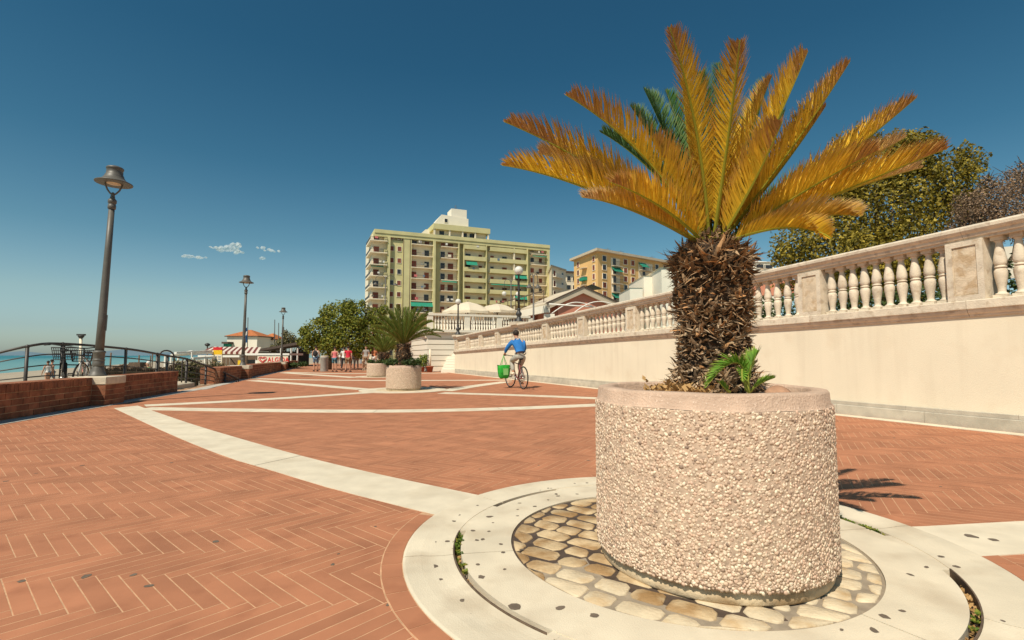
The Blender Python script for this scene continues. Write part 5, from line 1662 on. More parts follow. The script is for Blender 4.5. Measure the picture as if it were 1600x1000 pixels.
for z in (-.018, .018):
    for k_ in range(24):
        a = 2 * math.pi * k_ / 24
        q = Vector((.176 * math.cos(a), .150 * math.sin(a), 0)); q.rotate(Vector((0, 0, 1)).rotation_difference(ax_)); q += c_ + ax_ * z
        V.append(tuple(q))
b.add(V, [(k_, (k_ + 1) % 24, 24 + (k_ + 1) % 24, 24 + k_) for k_ in range(24)], True); b.build('belt', M['belt'], cy)
hc = Vector(J['head1'][0])
b = MB(); b.ball(hc + Vector((0, -.020, .018)), .104, 14, 10, (.90, 1.02, .95)); b.build('hair', M['hair'], cy)
b = MB()
for sg in (-1, 1): b.ball(hc + Vector((.088 * sg, .012, -.045)), .024, 8, 6, (.4, .8, 1.2))
b.ball(hc + Vector((0, .108, -.045)), .018, 8, 6, (.7, 1, 1.3)); b.build('ears_and_nose', M['skin'], cy)
b = MB(); c_ = Vector(J['neckbase'][0]) + Vector((0, .0, .012))
b.lathe([(.078, -.02), (.074, .02), (.066, .035), (.06, .02)], 16, c_); b.build('collar', M['white_cloth'], cy)
b = MB()
for s_ in 'lr':
    a, t_ = Vector(J[s_ + 'an'][0]), Vector(J[s_ + 'to'][0])
    b.tube([a + Vector((0, -.05, -.03)), a + Vector((0, .0, -.02)), t_ + Vector((0, .0, .0)), t_ + Vector((0, .07, -.008))], [.038, .052, .048, .03], 10)
b.build('shoes', M['sign_cream'], cy)
# green bag on the left grip
bagl = rider_bike.matrix_basis @ Vector((-.33, .77, 1.0))
bag = thing('shopping_bag', 'bright green shopping bag hanging from the cyclist\'s left hand', 'bag', (bagl.x, bagl.y, 0), brz + R(8))
b = MB(); V = []; rings = [(.11, .055, .30), (.165, .08, .34), (.185, .09, .50), (.20, .085, .62), (.215, .06, .70)]
N = 20
for hw, hd, z in rings:
    for k_ in range(N):
        a = 2 * math.pi * k_ / N
        c1, s1 = math.cos(a), math.sin(a)
        sq = 1 / max(abs(c1), abs(s1)) ** .7
        V.append((hw * c1 * sq + .012 * math.sin(5 * a + z * 20), hd * s1 * sq + .008 * math.sin(4 * a + z * 30), z + .012 * math.sin(3 * a)))
F_ = [(i * N + k_, i * N + (k_ + 1) % N, (i + 1) * N + (k_ + 1) % N, (i + 1) * N + k_) for i in range(len(rings) - 1) for k_ in range(N)]
b.add(V, F_, True); b.add(V[:N], [tuple(range(N))]); b.build('bag_body', M['bag'], bag)
for sg in (-1, 1):
    b = MB(); b.tube([(-.10, .05 * sg, .68), (-.05, .03 * sg, .84), (0, .0, 1.0), (.05, .03 * sg, .84), (.10, .05 * sg, .68)], .009, 6); b.build('handle', M['bag'], bag)
b = MB(); b.add([(-.06, -.098, .40), (.10, -.100, .40), (.11, -.096, .60), (-.07, -.094, .60)], [(0, 1, 2, 3)]); b.build('print', M['bag_print'], bag)
# ------------------------------------------------------------------ green apartment block
YA, YB = 140.0, 161.0
A_ = D(583.5, 450, YA); B_ = D(858, 450, YB)
U_ = Vector((B_.x - A_.x, B_.y - A_.y, 0)); FL = U_.length; U_.normalize()
ang_f = math.atan2(U_.y, U_.x)
def fu(X, y=450):
    r_ = ray(540 + X / 4.706, y); k = r_.x / r_.y
    # A + u U on the ray: (Ax + u Ux) = k (Ay + u Uy)
    return (k * A_.y - A_.x) / (U_.x - k * U_.y)
def fz(X, Yz):
    u = fu(X); return D(540 + X / 4.706, 300 + Yz / 4.706, A_.y + u * U_.y).z
apt = thing('apartment_building', 'tall olive green apartment block with cream loggias and a stepped white rooftop tower', 'building', (A_.x, A_.y, 0), ang_f)
def abox(mb, X0, X1, v0, v1, z0, z1): return mb.box(fu(X0), fu(X1), v0, v1, z0, z1)
ROOF = fz(205, 265) - .3
bandz = fz(205, 322)
slabs = [fz(550, y) for y in (385, 470, 555, 635, 717, 800, 885)]
dzf = (slabs[0] - slabs[-1]) / 6
while slabs[-1] > 3: slabs.append(slabs[-1] - dzf)
b = MB(); b.box(fu(196), FL - .3, 1.5, 17, 0, ROOF - 1.0); b.build('wall', M['cream_wall'], apt)
b = MB(); b.box(fu(205), FL + .2, -.35, 16.5, bandz + .9, ROOF); b.box(fu(205) - .2, FL + .3, -.15, 16.8, bandz, bandz + .88); b.box(fu(205), FL, .1, 16.6, ROOF - .02, ROOF + .12); b.build('roof', M['green_wall'], apt)
g_ = MB()
for X0, X1, v0 in ((303, 322, -.6), (420, 482, 0), (640, 654, -1.0), (654.5, 702, 1.42), (826, 832, -.5), (832.5, 866, 1.42), (1032, 1036, -.3), (1036.5, 1060, 1.42), (1332, 1337, -.6), (1337.5, 1370, 1.42), (1480, 1499, -.3)):
    abox(g_, X0, X1, v0, 1.6, 0, bandz)
abox(g_, 322.5, 419.5, .45, 1.6, 0, slabs[0] + .6)
abox(g_, 866, 872, -.05, 1.6, 0, bandz)
g_.build('pilaster', M['green_wall'], apt)
cols = [(225, 40, 50, 1.5), (338, 26, 34, .45), (393, 27, 34, .45), (506, 40, 50, 1.5), (602, 36, 50, 1.5), (721, 34, 50, 1.5), (779, 44, 50, 1.5), (909, 42, 28, 1.5), (1000, 30, 28, 1.5), (1088, 28, 28, 1.5), (1180, 40, 28, 1.5), (1284, 44, 28, 1.5), (1386, 32, 38, 1.5), (1447, 30, 38, 1.5)]
zpx = .0385
wcache = {}
def window(parent, w, h, loc, m, rz=0.0, frame='cream_wall', shut=True):
    key = (round(w, 2), round(h, 2), m)
    if key not in wcache:
        b = MB(); b.box(-w / 2, w / 2, -.05, .06, 0, h); f = b.mesh('window', M[m])
        b = MB(); e = .09
        for x0, x1, z0, z1 in ((-w / 2 - e, -w / 2, 0, h), (w / 2, w / 2 + e, 0, h), (-w / 2 - e, w / 2 + e, h, h + e), (-w / 2 - e * 1.6, w / 2 + e * 1.6, -e, 0)): b.box(x0, x1, -.10, .05, z0, z1)
        wcache[key] = (f, b.mesh('frame', M['white_wall']))
    f, fr = wcache[key]
    o = link('window', f, parent, loc, (0, 0, rz))
    link('frame', fr, o)
    return o
rnd = random.Random(21)
for fi, zs in enumerate(slabs):
    top = fi == 0
    for X, wp_, hp_, v in cols:
        if top and X in (506, 602, 909, 1000, 1088, 1180, 1284) and rnd.random() < .3: continue
        w, h = wp_ * zpx, hp_ * zpx
        u = fu(X)
        tall = hp_ > 40
        z = zs + (.12 if tall else .95)
        window(apt, w, h, (u, v - .04, z), 'pane' if rnd.random() < .33 else 'shutter')
def rail_on(mb, X0, X1, v, z0, hgt, n):
    u0, u1 = fu(X0), fu(X1)
    mb.box(u0, u1, v - .03, v + .03, z0 + hgt - .06, z0 + hgt)
    for i in range(n + 1):
        u = u0 + (u1 - u0) * i / n; mb.box(u - .02, u + .02, v - .02, v + .02, z0, z0 + hgt)
for fi, zs in enumerate(slabs):
    b = MB()
    abox(b, 172, 300, -.9, 1.5, zs - .18, zs + .04); b.box(fu(172), fu(200), 1.5, 9, zs - .18, zs + .04)
    b.build('balcony', M['cream_wall'], apt)
    b = MB(); abox(b, 482, 640, -.15, 1.5, zs - .16, zs + .04); b.build('balcony', M['cream_wall'], apt)
    b = MB(); abox(b, 702, 830, -.15, 1.5, zs - .16, zs + .04); b.build('balcony', M['cream_wall'], apt)
    b = MB(); abox(b, 1370, 1480, -.35, 1.5, zs - .16, zs + .04); b.build('balcony', M['cream_wall'], apt)
    b = MB(); b.use(M['rail_iron']); rail_on(b, 174, 296, -.85, zs, .95, 16); rail_on(b, 484, 638, -.1, zs, .95, 18); rail_on(b, 704, 828, -.1, zs, .95, 15); rail_on(b, 1372, 1478, -.3, zs, .95, 13)
    b.box(fu(172), fu(173), -.9, 9, zs + .3, zs + .95)
    tag(b.build('railings', None, apt), kind='stuff')
    b = MB(); abox(b, 873, 1031, -.25, 1.5, zs - .2, zs); abox(b, 873, 1031, -.25, -.05, zs, zs + 1.05)
    b.build('parapet', M['green_wall'], apt)
    b = MB(); abox(b, 1061, 1331, -.25, 1.5, zs - .2, zs); abox(b, 1061, 1331, -.25, -.05, zs, zs + 1.05); b.build('parapet', M['green_wall'], apt)
    b = MB(); abox(b, 1236, 1244, -.1, 1.4, zs, zs + dzf - .2); b.build('partition', M['cream_wall'], apt)
    b = MB(); abox(b, 280, 300, -.6, 1.5, zs + .05, zs + 1.05); b.build('balcony_side', M['green_wall'], apt)
for X0, X1, fi in ((885, 965, 2), (180, 275, 2), (1245, 1330, 5), (1066, 1330, 4), (705, 815, 4), (1375, 1475, 1), (1245, 1330, 3), (480, 640, 6)):
    b = MB(); z = slabs[fi] + (dzf - .35 if fi not in (2,) or X0 == 885 else -.3)
    u0, u1 = fu(X0), fu(X1)
    z1 = z - (1.3 if X0 in (885, 1245, 480) else .45)
    b.hexa([(u0, -.75, z1), (u1, -.75, z1), (u1, -.70, z1), (u0, -.70, z1), (u0, .1, z), (u1, .1, z), (u1, .15, z), (u0, .15, z)]); b.build('awning', M['awning_green'], apt)
# washing, air conditioners and rain pipes
for k_ in range(46):
    zs = rnd.choice(slabs[:8]); X0, X1, v = rnd.choice(((155, 290, -.92), (486, 636, -.18), (706, 826, -.18), (875, 1028, -.30), (1064, 1328, -.30), (1374, 1476, -.38)))
    X = rnd.uniform(X0 + 8, X1 - 20); u = fu(max(X, 178)); w = rnd.uniform(.35, 1.0); h = rnd.uniform(.35, .8)
    b = MB(); b.box(u, u + w, v - .03, v, zs + 1.0 - h, zs + 1.02); b.build('laundry', M[rnd.choice(['white_cloth', 'white_cloth', 'grey_cloth', 'denim', 'pink_shirt', 'black_cloth', 'sign_cream'])], apt)
for k_ in range(26):
    zs = rnd.choice(slabs[:8]); X = rnd.choice((262, 372, 553, 575, 950, 1135, 1230, 1415)) + rnd.uniform(-6, 6); v = .42 if X in range(355, 390) else 1.46
    u = fu(X); b = MB(); b.box(u, u + .75, v - .3, v, zs + .9, zs + 1.45); b.build('air_conditioner', M['white'], apt)
for X, v in ((323.5, .40), (421, -.06), (470, -.06)):
    b = MB(); b.tube([(fu(X), v, 0), (fu(X), v, bandz)], .07, 6); b.build('rain_pipe', M['wood'], apt)
# penthouse and tower
zp0 = ROOF; zp1 = fz(760, 250) + .3
b = MB(); b.box(fu(642), fu(1055), -.1, 9, ROOF - 2.0, ROOF - .2); b.box(fu(640), fu(1060), -.3, 9, fz(850, 290), zp1); b.build('penthouse_band', M['green_wall'], apt)
b = MB(); b.box(fu(660), fu(1040), 1.2, 8.8, ROOF - .2, zp1 - .3); b.build('penthouse', M['cream_wall'], apt)
for X in (650, 762, 858, 952, 1048):
    b = MB(); b.box(fu(X - 5), fu(X + 5), -.1, .4, ROOF - .25, zp1 - 1.2); b.build('post', M['cream_wall'], apt)
for X in (710, 880, 935): window(apt, 1.5, 1.2, (fu(X), 1.16, ROOF + .4), 'pane')
zt1 = fz(740, 155); zt2 = fz(850, 112)
b = MB(); b.hexa([(fu(640), 2, zp1 - .4), (fu(915), 2, zp1 - .4), (fu(915), 9, zp1 - .4), (fu(640), 9, zp1 - .4), (fu(715), 2, zt1), (fu(915), 2, zt1 - .5), (fu(915), 9, zt1 - .5), (fu(715), 9, zt1)]); b.build('tower', M['white_wall'], apt)
b = MB(); b.box(fu(790), fu(905), 2.4, 7, zt1 - 1.2, zt2); b.build('tower', M['white_wall'], apt)
b = MB(); b.hexa([(fu(545), 5, ROOF), (fu(660), 5, ROOF), (fu(660), 12, ROOF), (fu(545), 12, ROOF), (fu(612), 5, ROOF + 2.6), (fu(660), 5, ROOF + 2.6), (fu(660), 12, ROOF + 2.6), (fu(612), 12, ROOF + 2.6)]); b.build('stair_roof', M['white_wall'], apt)
window(apt, .9, 1.1, (fu(747), 1.97, zp1 + 1.2), 'pane')
b = MB(); b.tube([(fu(832), 4, zt2), (fu(832), 4, zt2 + 1.6)], .05, 5)
for k_ in range(4): b.tube([(fu(832) - .6 + .1 * k_, 4, zt2 + .7 + .25 * k_), (fu(832) + .6 - .1 * k_, 4, zt2 + .7 + .25 * k_)], .03, 4)
b.build('antenna', M['lamp'], apt)

# ------------------------------------------------------------------ orange block and the paler houses
def block(label, cpx, lpx, rpx, Yc, Yl, Yr, ztop, wallm, roofm, name='apartment_building', over=.9):
    C0 = D(cpx, 450, Yc); L0 = D(lpx, 450, Yl); R0 = D(rpx, 450, Yr)
    t = thing(name, label, 'building', (C0.x, C0.y, 0))
    l_ = Vector((L0.x - C0.x, L0.y - C0.y, 0)); r_ = Vector((R0.x - C0.x, R0.y - C0.y, 0))
    b = MB(); b.prism([(0, 0), (r_.x, r_.y), (r_.x + l_.x, r_.y + l_.y), (l_.x, l_.y)], 0, ztop); b.build('wall', M[wallm], t)
    if roofm:
        lu, ru = l_.normalized() * over, r_.normalized() * over
        q = [(-lu - ru), (r_ + ru - lu), (r_ + l_ + ru + lu), (l_ + lu - ru)]
        b = MB(); b.prism([(p.x, p.y) for p in q], ztop + .01, ztop + .55); b.build('roof', M[roofm], t)
    return t, l_, r_
zO = D(934.5, 393, 110).z
ob, l_, r_ = block('orange apartment block with flat pale roof and green awnings, right of the olive block', 934.5, 897, 1052, 110, 121, 126, zO, 'orange_wall', 'concrete')
def on_face(vec, f): return vec * f
fang_r = math.atan2(r_.y, r_.x); fang_l = math.atan2(-l_.y, -l_.x)
nr = Vector((r_.y, -r_.x, 0)).normalized(); nl = Vector((-l_.y, l_.x, 0)).normalized()
if nl.y > 0: nl = -nl
fl_h = 14.0 / 792 * 112
for k_ in range(7):
    z = zO - 1.9 - k_ * fl_h
    for f in (.075, .335, .43, .76, .88):
        p = r_ * f + nr * .02
        window(ob, 1.15, 1.15, (p.x, p.y, z), 'shutter' if rnd.random() < .7 else 'pane', fang_r)
    for f in (.2, .47, .85):
        p = l_ * (1 - f) + nl * .02
        if f == .47: continue
        window(ob, 1.0, 1.15, (p.x, p.y, z), 'shutter', fang_l)
    for f0, f1 in ((.155, .265), (.505, .70)):
        a, c_ = r_ * f0, r_ * f1
        b = MB(); b.use(M['cream_wall'])
        P_ = [a + nr * .02, c_ + nr * .02, c_ + nr * .05, a + nr * .05]
        b.hexa([(p.x, p.y, z - .8) for p in (P_[3], P_[2], P_[1], P_[0])] + [(p.x, p.y, z + fl_h - .95) for p in (P_[3], P_[2], P_[1], P_[0])]); b.build('loggia', None, ob)
        b = MB(); b.use(M['concrete'])
        P_ = [a + nr * .06, c_ + nr * .06, c_ + nr * 1.0, a + nr * 1.0]
        b.hexa([(p.x, p.y, z - .95) for p in (P_[3], P_[2], P_[1], P_[0])] + [(p.x, p.y, z - .80) for p in (P_[3], P_[2], P_[1], P_[0])]); b.build('balcony', None, ob)
        b = MB(); b.use(M['rail_iron'])
        for q in range(9):
            p = a.lerp(c_, q / 8) + nr * .97; b.box(p.x - .02, p.x + .02, p.y - .02, p.y + .02, z - .8, z + .15)
        b.beam(a + nr * .97 + Vector((0, 0, z + .15)), c_ + nr * .97 + Vector((0, 0, z + .15)), .05, .05); b.build('railing', None, ob)
        p = a.lerp(c_, .35) + nr * .08
        window(ob, 1.0, 1.7, (p.x, p.y, z - .75), 'pane', fang_r)
        if (k_ + (f0 > .3)) % 3 == 1 or (f0 > .3 and k_ == 0):
            b = MB(); b.use(M['awning_green']); zt_ = z + fl_h - 1.0
            lo, hi = (a, a.lerp(c_, .5)) if f0 > .3 else (a, c_)
            P_ = [lo + nr * 1.25, hi + nr * 1.25, hi + nr * .1, lo + nr * .1]
            b.hexa([(P_[0].x, P_[0].y, zt_ - 1.2), (P_[1].x, P_[1].y, zt_ - 1.2), (P_[2].x, P_[2].y, zt_ - .06), (P_[3].x, P_[3].y, zt_ - .06), (P_[0].x, P_[0].y, zt_ - 1.12), (P_[1].x, P_[1].y, zt_ - 1.12), (P_[2].x, P_[2].y, zt_), (P_[3].x, P_[3].y, zt_)]); b.build('awning', None, ob)
    a, c_ = l_ * .62, l_ * .42
    b = MB(); b.use(M['concrete']); P_ = [a, c_, c_ + nl * .9, a + nl * .9]
    b.prism([(p.x, p.y) for p in P_], z - .95, z - .80); b.build('balcony', None, ob)
    if k_ in (2, 5):
        b = MB(); b.use(M['awning_green']); b.prism([(p.x, p.y) for p in P_], z + .2, z + .9); b.build('awning', None, ob)
for f in (.25, .42, .86):
    b = MB(); p = r_ * f + l_ * .4; b.tube([(p.x, p.y, zO + .5), (p.x, p.y, zO + 2.6)], .05, 5)
    for q in range(3): b.tube([(p.x - .7, p.y, zO + 1.5 + .4 * q), (p.x + .7, p.y, zO + 1.5 + .4 * q)], .03, 4)
    b.build('antenna', M['lamp'], ob)
mb_, l2_, r2_ = block('shabby cream apartment house between the olive and the orange blocks', 862, 856, 884, 150, 166, 158, D(862, 417, 150).z, 'cream_wall', 'concrete', over=.5)
for k_ in range(7):
    z = D(862, 417, 150).z - 2.6 - 3.1 * k_
    for f in (.18, .75):
        p = r2_ * f; window(mb_, 1.2, 1.7, (p.x, p.y - .05, z), 'shutter' if f < .5 else 'pane', math.atan2(r2_.y, r2_.x))
    n_ = Vector((r2_.y, -r2_.x, 0)).normalized()
    a, c_ = r2_ * .08, r2_ * .62
    b = MB(); b.prism([(p.x, p.y) for p in (a, a + n_ * 1.1, c_ + n_ * 1.1, c_)], z - .3, z - .1); b.prism([(p.x, p.y) for p in (a + n_ * 1.0, a + n_ * 1.1, c_ + n_ * 1.1, c_ + n_ * 1.0)], z - .1, z + .8); b.build('balcony', M['white_wall'], mb_)
mc_, l3_, r3_ = block('low ochre house with dark roof peeping out left of the orange block', 880, 876, 905, 168, 176, 170, D(886, 426, 168).z, 'cream_wall', 'slate', over=.8)
for k_ in range(5):
    for f in (.35, .7):
        p = r3_ * f; window(mc_, 1.3, 1.5, (p.x, p.y - .08, D(886, 426, 168).z - 2.6 - 3 * k_), 'pane', math.atan2(r3_.y, r3_.x))
def white_house(label, x0, x1, ytop, Y, dep, hip=True, wins=()):
    a, c_ = D(x0, 450, Y), D(x1, 450, Y)
    zt = D((x0 + x1) / 2, ytop, Y).z
    t = thing('white_house', label, 'house', (a.x, Y, 0))
    W_ = c_.x - a.x
    b = MB(); b.box(0, W_, 0, dep, 0, zt); b.build('wall', M['white_wall'], t)
    b = MB(); o_ = W_ * .05
    b.hexa([(-o_, -o_, zt + .01), (W_ + o_, -o_, zt + .01), (W_ + o_, dep + o_, zt + .01), (-o_, dep + o_, zt + .01), (W_ * .22, dep * .3, zt + W_ * .12), (W_ * .78, dep * .3, zt + W_ * .12), (W_ * .78, dep * .7, zt + W_ * .12), (W_ * .22, dep * .7, zt + W_ * .12)]); b.build('roof', M['white_wall'], t)
    for wx, wy, ww, wh in wins:
        p = D(wx, wy, Y); window(t, ww, wh, (p.x - a.x, -.02, p.z - wh / 2), 'pane')
    return t
white_house('white stucco house, middle one of three behind the balustrade', 1006, 1030, 431, 62, 8)
white_house('white stucco house half hidden behind the shaggy palm trunk', 1034, 1080, 418, 58, 8, wins=((1062, 428, .9, .9),))
white_house('lowest small white stucco outbuilding beside the pink gable', 984, 1004, 450, 60, 6)
white_house('white flat house seen just right of the palm trunk below the fronds', 1160, 1210, 410, 95, 9, wins=((1188, 416, 1.6, .7), (1200, 417, 1.6, .7)))

# ------------------------------------------------------------------ restaurant terrace
blk = thing('terrace_building', 'cream stone terrace block with horizontal grooves, cornice and small balustrade', 'building')
c0 = Vector((-5.17, 31.0, 0)); e0 = Vector((1.2, 33.4, 0))
du = (e0 - c0).normalized(); dv = Vector((-du.y, du.x, 0)); LBk = (e0 - c0).length
def B3(u, v, z): p = c0 + du * u + dv * v; return (p.x, p.y, z)
def bbox(mb, u0, u1, v0, v1, z0, z1):
    return mb.hexa([B3(u0, v0, z0), B3(u1, v0, z0), B3(u1, v1, z0), B3(u0, v1, z0), B3(u0, v0, z1), B3(u1, v0, z1), B3(u1, v1, z1), B3(u0, v1, z1)])
b = MB(); bbox(b, .07, LBk, .07, 6, 0, 2.3); b.build('wall', M['concrete'], blk)
ZT_ = D(668, 521, 31).z
nc = 7
for i in range(nc):
    z0, z1 = ZT_ * i / nc + .022, ZT_ * (i + 1) / nc - .022
    b = MB(); bbox(b, 0, LBk, 0, 5.9, z0, z1); b.build('stone_course', M['white_wall'], blk)
b = MB(); bbox(b, -.12, LBk, -.12, 6, ZT_, ZT_ + .09); bbox(b, -.22, LBk, -.22, 6.1, ZT_ + .09, ZT_ + .24); b.build('cornice', M['white_wall'], blk)
zb0, zb1 = ZT_ + .24, ZT_ + 1.12
b = MB(); bbox(b, -.05, LBk, -.05, .23, zb1, zb1 + .13); b.build('handrail', M['white_wall'], blk)
for u in (0.0, 2.35, 4.5, 6.7):
    b = MB(); bbox(b, u, u + .34, -.02, .22, zb0, zb1 + (.2 if u == 0 else 0) - .003); b.build('pier', M['white_wall'], blk)
b = MB(); b.lathe([(.07, 0), (.07, .06), (.04, .1), (.075, .4), (.04, .49), (.06, .5), (.04, .52), (.075, .62), (.035, .9), (.06, .94), (.06, 1.0)], 8); me_b2 = b.mesh('baluster', M['white_wall'])
for u0, u1 in ((.42, 2.3), (2.75, 4.45), (4.9, 6.65)):
    for i in range(10):
        u = u0 + (u1 - u0) * (i + .5) / 10
        link('baluster', me_b2, blk, B3(u, .1, zb0), None, (1, 1, zb1 - zb0))
# arcade going off to the left of the block
d1 = Vector((-9.1 + 5.17, 45.8 - 31.0, 0)).normalized(); n1 = Vector((d1.y, -d1.x, 0))
arc = thing('arcade', 'cream arcade with square pillars receding beside the terrace block', 'building')
def A3(s_, d, z): p = c0 + d1 * (s_ + .15) + n1 * d; return (p.x, p.y, z)
def abx(mb, s0, s1, d0, d1_, z0, z1): return mb.hexa([A3(s0, d1_, z0), A3(s1, d1_, z0), A3(s1, d0, z0), A3(s0, d0, z0), A3(s0, d1_, z1), A3(s1, d1_, z1), A3(s1, d0, z1), A3(s0, d0, z1)])
n1 = -n1
zc_ = ZT_ - .25
for i, s_ in enumerate((3.0, 7.2, 11.5, 16, 21, 26)):
    p_ = None
    for k_ in range(6):
        b = MB(); abx(b, s_, s_ + .9, -.55, .02, zc_ * k_ / 6 + .012, zc_ * (k_ + 1) / 6 - .012)
        if p_ is None: p_ = b.build('pillar', M['white_wall'], arc)
        else: b.build('stone_course', M['white_wall'], p_)
b = MB(); abx(b, 0, 30, -.6, .12, zc_, zc_ + .2); abx(b, 0, 30, -.6, .3, zc_ + .2, zc_ + .36); b.build('cornice', M['white_wall'], arc)
b = MB(); abx(b, 0, 30, -3.2, -3.0, 0, zc_); b.build('back_wall', M['cream_wall'], arc)
b = MB(); abx(b, 0, 30, -3.2, -.1, zc_ + .02, zc_ + .18); b.build('ceiling', M['cream_wall'], arc)
for s_ in (4.6, 9.0, 13.5):
    b = MB(); abx(b, s_, s_ + 1.6, -2.99, -2.95, 0, 1.9); b.build('doorway', M['pane'], arc)
# stairs in the corner
st = thing('stairs', 'pale stone steps rising between the terrace block and the end of the long wall', 'stairs')
for i in range(7):
    y0 = 29.75 + .30 * i
    b = MB(); b.box(-4.15 + .03 * i, WP(TW1, 0).x + .6, y0, 32.6, .155 * i, .155 * (i + 1) - .012); b.build('step', M['white_wall'], st)
# parasols and tent roof on the terrace
def parasol(label, px, py_top, py_rim, halfpx, Y, floor):
    c_ = D(px, py_top, Y); zr = D(px, py_rim, Y).z; r_ = halfpx / 792 * Y
    t = thing('parasol', label, 'parasol', (c_.x, Y, floor), R(10), 'cream parasols on the restaurant terrace')
    zt, zr = c_.z - floor, zr - floor
    b = MB(); N = 8; rings = [(0.02, 1.0), (.5, .70), (1.0, 0.0)]
    V = []
    for f, h in rings:
        for k_ in range(N * 2):
            a = math.pi * k_ / N
            sc_ = 1.0 if k_ % 2 == 0 else .935
            V.append((r_ * f * sc_ * math.cos(a), r_ * f * sc_ * math.sin(a), zr + (zt - zr) * h - (.05 * f if k_ % 2 else 0)))
    M2 = N * 2
    b.add(V, [(i * M2 + k_, i * M2 + (k_ + 1) % M2, (i + 1) * M2 + (k_ + 1) % M2, (i + 1) * M2 + k_) for i in range(2) for k_ in range(M2)])
    b.add([(r_ * math.cos(math.pi * k_ / N) * (1 if k_ % 2 == 0 else .935), r_ * math.sin(math.pi * k_ / N) * (1 if k_ % 2 == 0 else .935), zr - (.05 if k_ % 2 else 0)) for k_ in range(M2)] + [(r_ * 1.0 * math.cos(math.pi * k_ / N) * (1 if k_ % 2 == 0 else .935), r_ * math.sin(math.pi * k_ / N) * (1 if k_ % 2 == 0 else .935), zr - .2) for k_ in range(M2)],
          [(k_, (k_ + 1) % M2, M2 + (k_ + 1) % M2, M2 + k_) for k_ in range(M2)])
    b.build('canopy', M['canvas'], t)
    b = MB(); b.tube([(0, 0, 0), (0, 0, zt + .08)], .045, 8); b.build('pole', M['wood'], t)
    for k_ in range(N):
        a = 2 * math.pi * k_ / N
        b = MB(); b.tube([(0, 0, zt - .75), (r_ * .52 * math.cos(a), r_ * .52 * math.sin(a), zr + (zt - zr) * .62), (r_ * .98 * math.cos(a), r_ * .98 * math.sin(a), zr)], .02, 4); b.build('rib', M['wood'], t)
fl_ = ZT_ + .1
parasol('cream parasol on the terrace, left one beside the small globe lamp', 731, 471.5, 487.5, 40, 37.5, fl_)
parasol('cream parasol on the terrace, right one toward the tall globe lamp', 777, 474.5, 486.5, 34, 38.5, fl_)
tent = thing('tent_roof', 'tan canvas awning roof behind the parasols on the terrace', 'awning')
a, c_ = D(640, 497, 44), D(668, 489, 34)
P_ = [D(628, 502, 46), D(668, 488.5, 33.5), D(700, 487.5, 36), D(662, 499, 48)]
b = MB(); b.extrude([D(630, 505, 40), D(667, 489, 38), D(703, 488, 38), D(703, 490, 38), D(667, 491, 38), D(632, 507, 40)], (0.8, 6, .3)); b.build('roof_panel', M['canvas_tan'], tent)
P_ = [D(694, 489, 36.5), D(778, 492, 40), D(790, 500, 40), D(694, 499, 36.5)]
b = MB(); b.extrude([D(690, 489.5, 40.5), D(772, 492.5, 41), D(772, 494, 46), D(690, 491, 46)], (0, 0, .3)); b.build('roof_panel', M['canvas_tan'], tent)
for px, Y in ((700, 40.4), (738, 40.7), (770, 41)):
    p = D(px, 492, Y); b = MB(); b.box(p.x - .08, p.x + .08, Y, Y + .16, fl_, p.z); b.build('post', M['white'], tent)
b = MB(); b.box(D(690, 495, 46.5).x, D(775, 495, 46.5).x, 46.5, 46.7, fl_, D(700, 491, 46.5).z); b.build('back_wall', M['canvas_tan'], tent)
# pink restaurant with the gable
pk = thing('pink_restaurant', 'salmon pink building with pale overhanging gable roof behind the balustrade', 'building')
g0, g1 = D(856, 474, 34), D(985, 474, 36.5)
ap = D(912, 449, 35)
gd = (Vector((g1.x - g0.x, g1.y - g0.y, 0))).normalized(); gn = Vector((-gd.y, gd.x, 0))
sd2 = (Vector((D(698, 500, 60).x, 60, 0)) - Vector((g0.x, g0.y, 0))); sdl = sd2.length; sd2.normalize()
Wd = (Vector((g1.x, g1.y, 0)) - Vector((g0.x, g0.y, 0))).length
def K3(u, s_, z): p = Vector((g0.x, g0.y, 0)) + gd * u + sd2 * s_; return Vector((p.x, p.y, z))
ze, za = g0.z, ap.z + .05
ua = (Vector((ap.x, ap.y, 0)) - Vector((g0.x, g0.y, 0))).dot(gd)
wall_in = .9
b = MB(); b.extrude([K3(wall_in, .26, 1.0), K3(Wd - .5, .26, 1.0), K3(Wd - .5, .26, ze - .1), K3(ua, .26, za - .35), K3(wall_in, .26, ze - .1)], sd2 * 3.4); b.extrude([K3(wall_in, 4.45, 1.0), K3(Wd - .5, 4.45, 1.0), K3(Wd - .5, 4.45, ze - .13), K3(wall_in, 4.45, ze - .13)], sd2 * (sdl - 5)); b.build('wall', M['pink_wall'], pk)
for (ua0, z0), (ua1, z1) in (((-.1, ze), (ua, za)), ((ua, za), (Wd + .3, ze - .2))):
    b = MB(); b.extrude([K3(ua0, 0, z0), K3(ua1, 0, z1), K3(ua1, 0, z1 - .16), K3(ua0, 0, z0 - .16)], sd2 * 4.5); b.extrude([K3(ua0, .0, z0 - .165), K3(ua1, 0, z1 - .165), K3(ua1, 0, z1 - .44), K3(ua0, 0, z0 - .44)], sd2 * .22); b.build('roof', M['concrete'], pk)
    b = MB(); b.extrude([K3(ua0, -.06, z0 + .06), K3(ua1, -.06, z1 + .06), K3(ua1, -.06, z1 - .02), K3(ua0, -.06, z0 - .02)], sd2 * .2); b.build('roof_edge', M['slate'], pk)
b = MB(); b.extrude([K3(-.1, 4.6, ze - .11), K3(Wd, 4.6, ze - .11), K3(Wd, 4.6, ze), K3(-.1, 4.6, ze)], sd2 * (sdl - 4.6)); b.build('flat_roof', M['concrete'], pk)
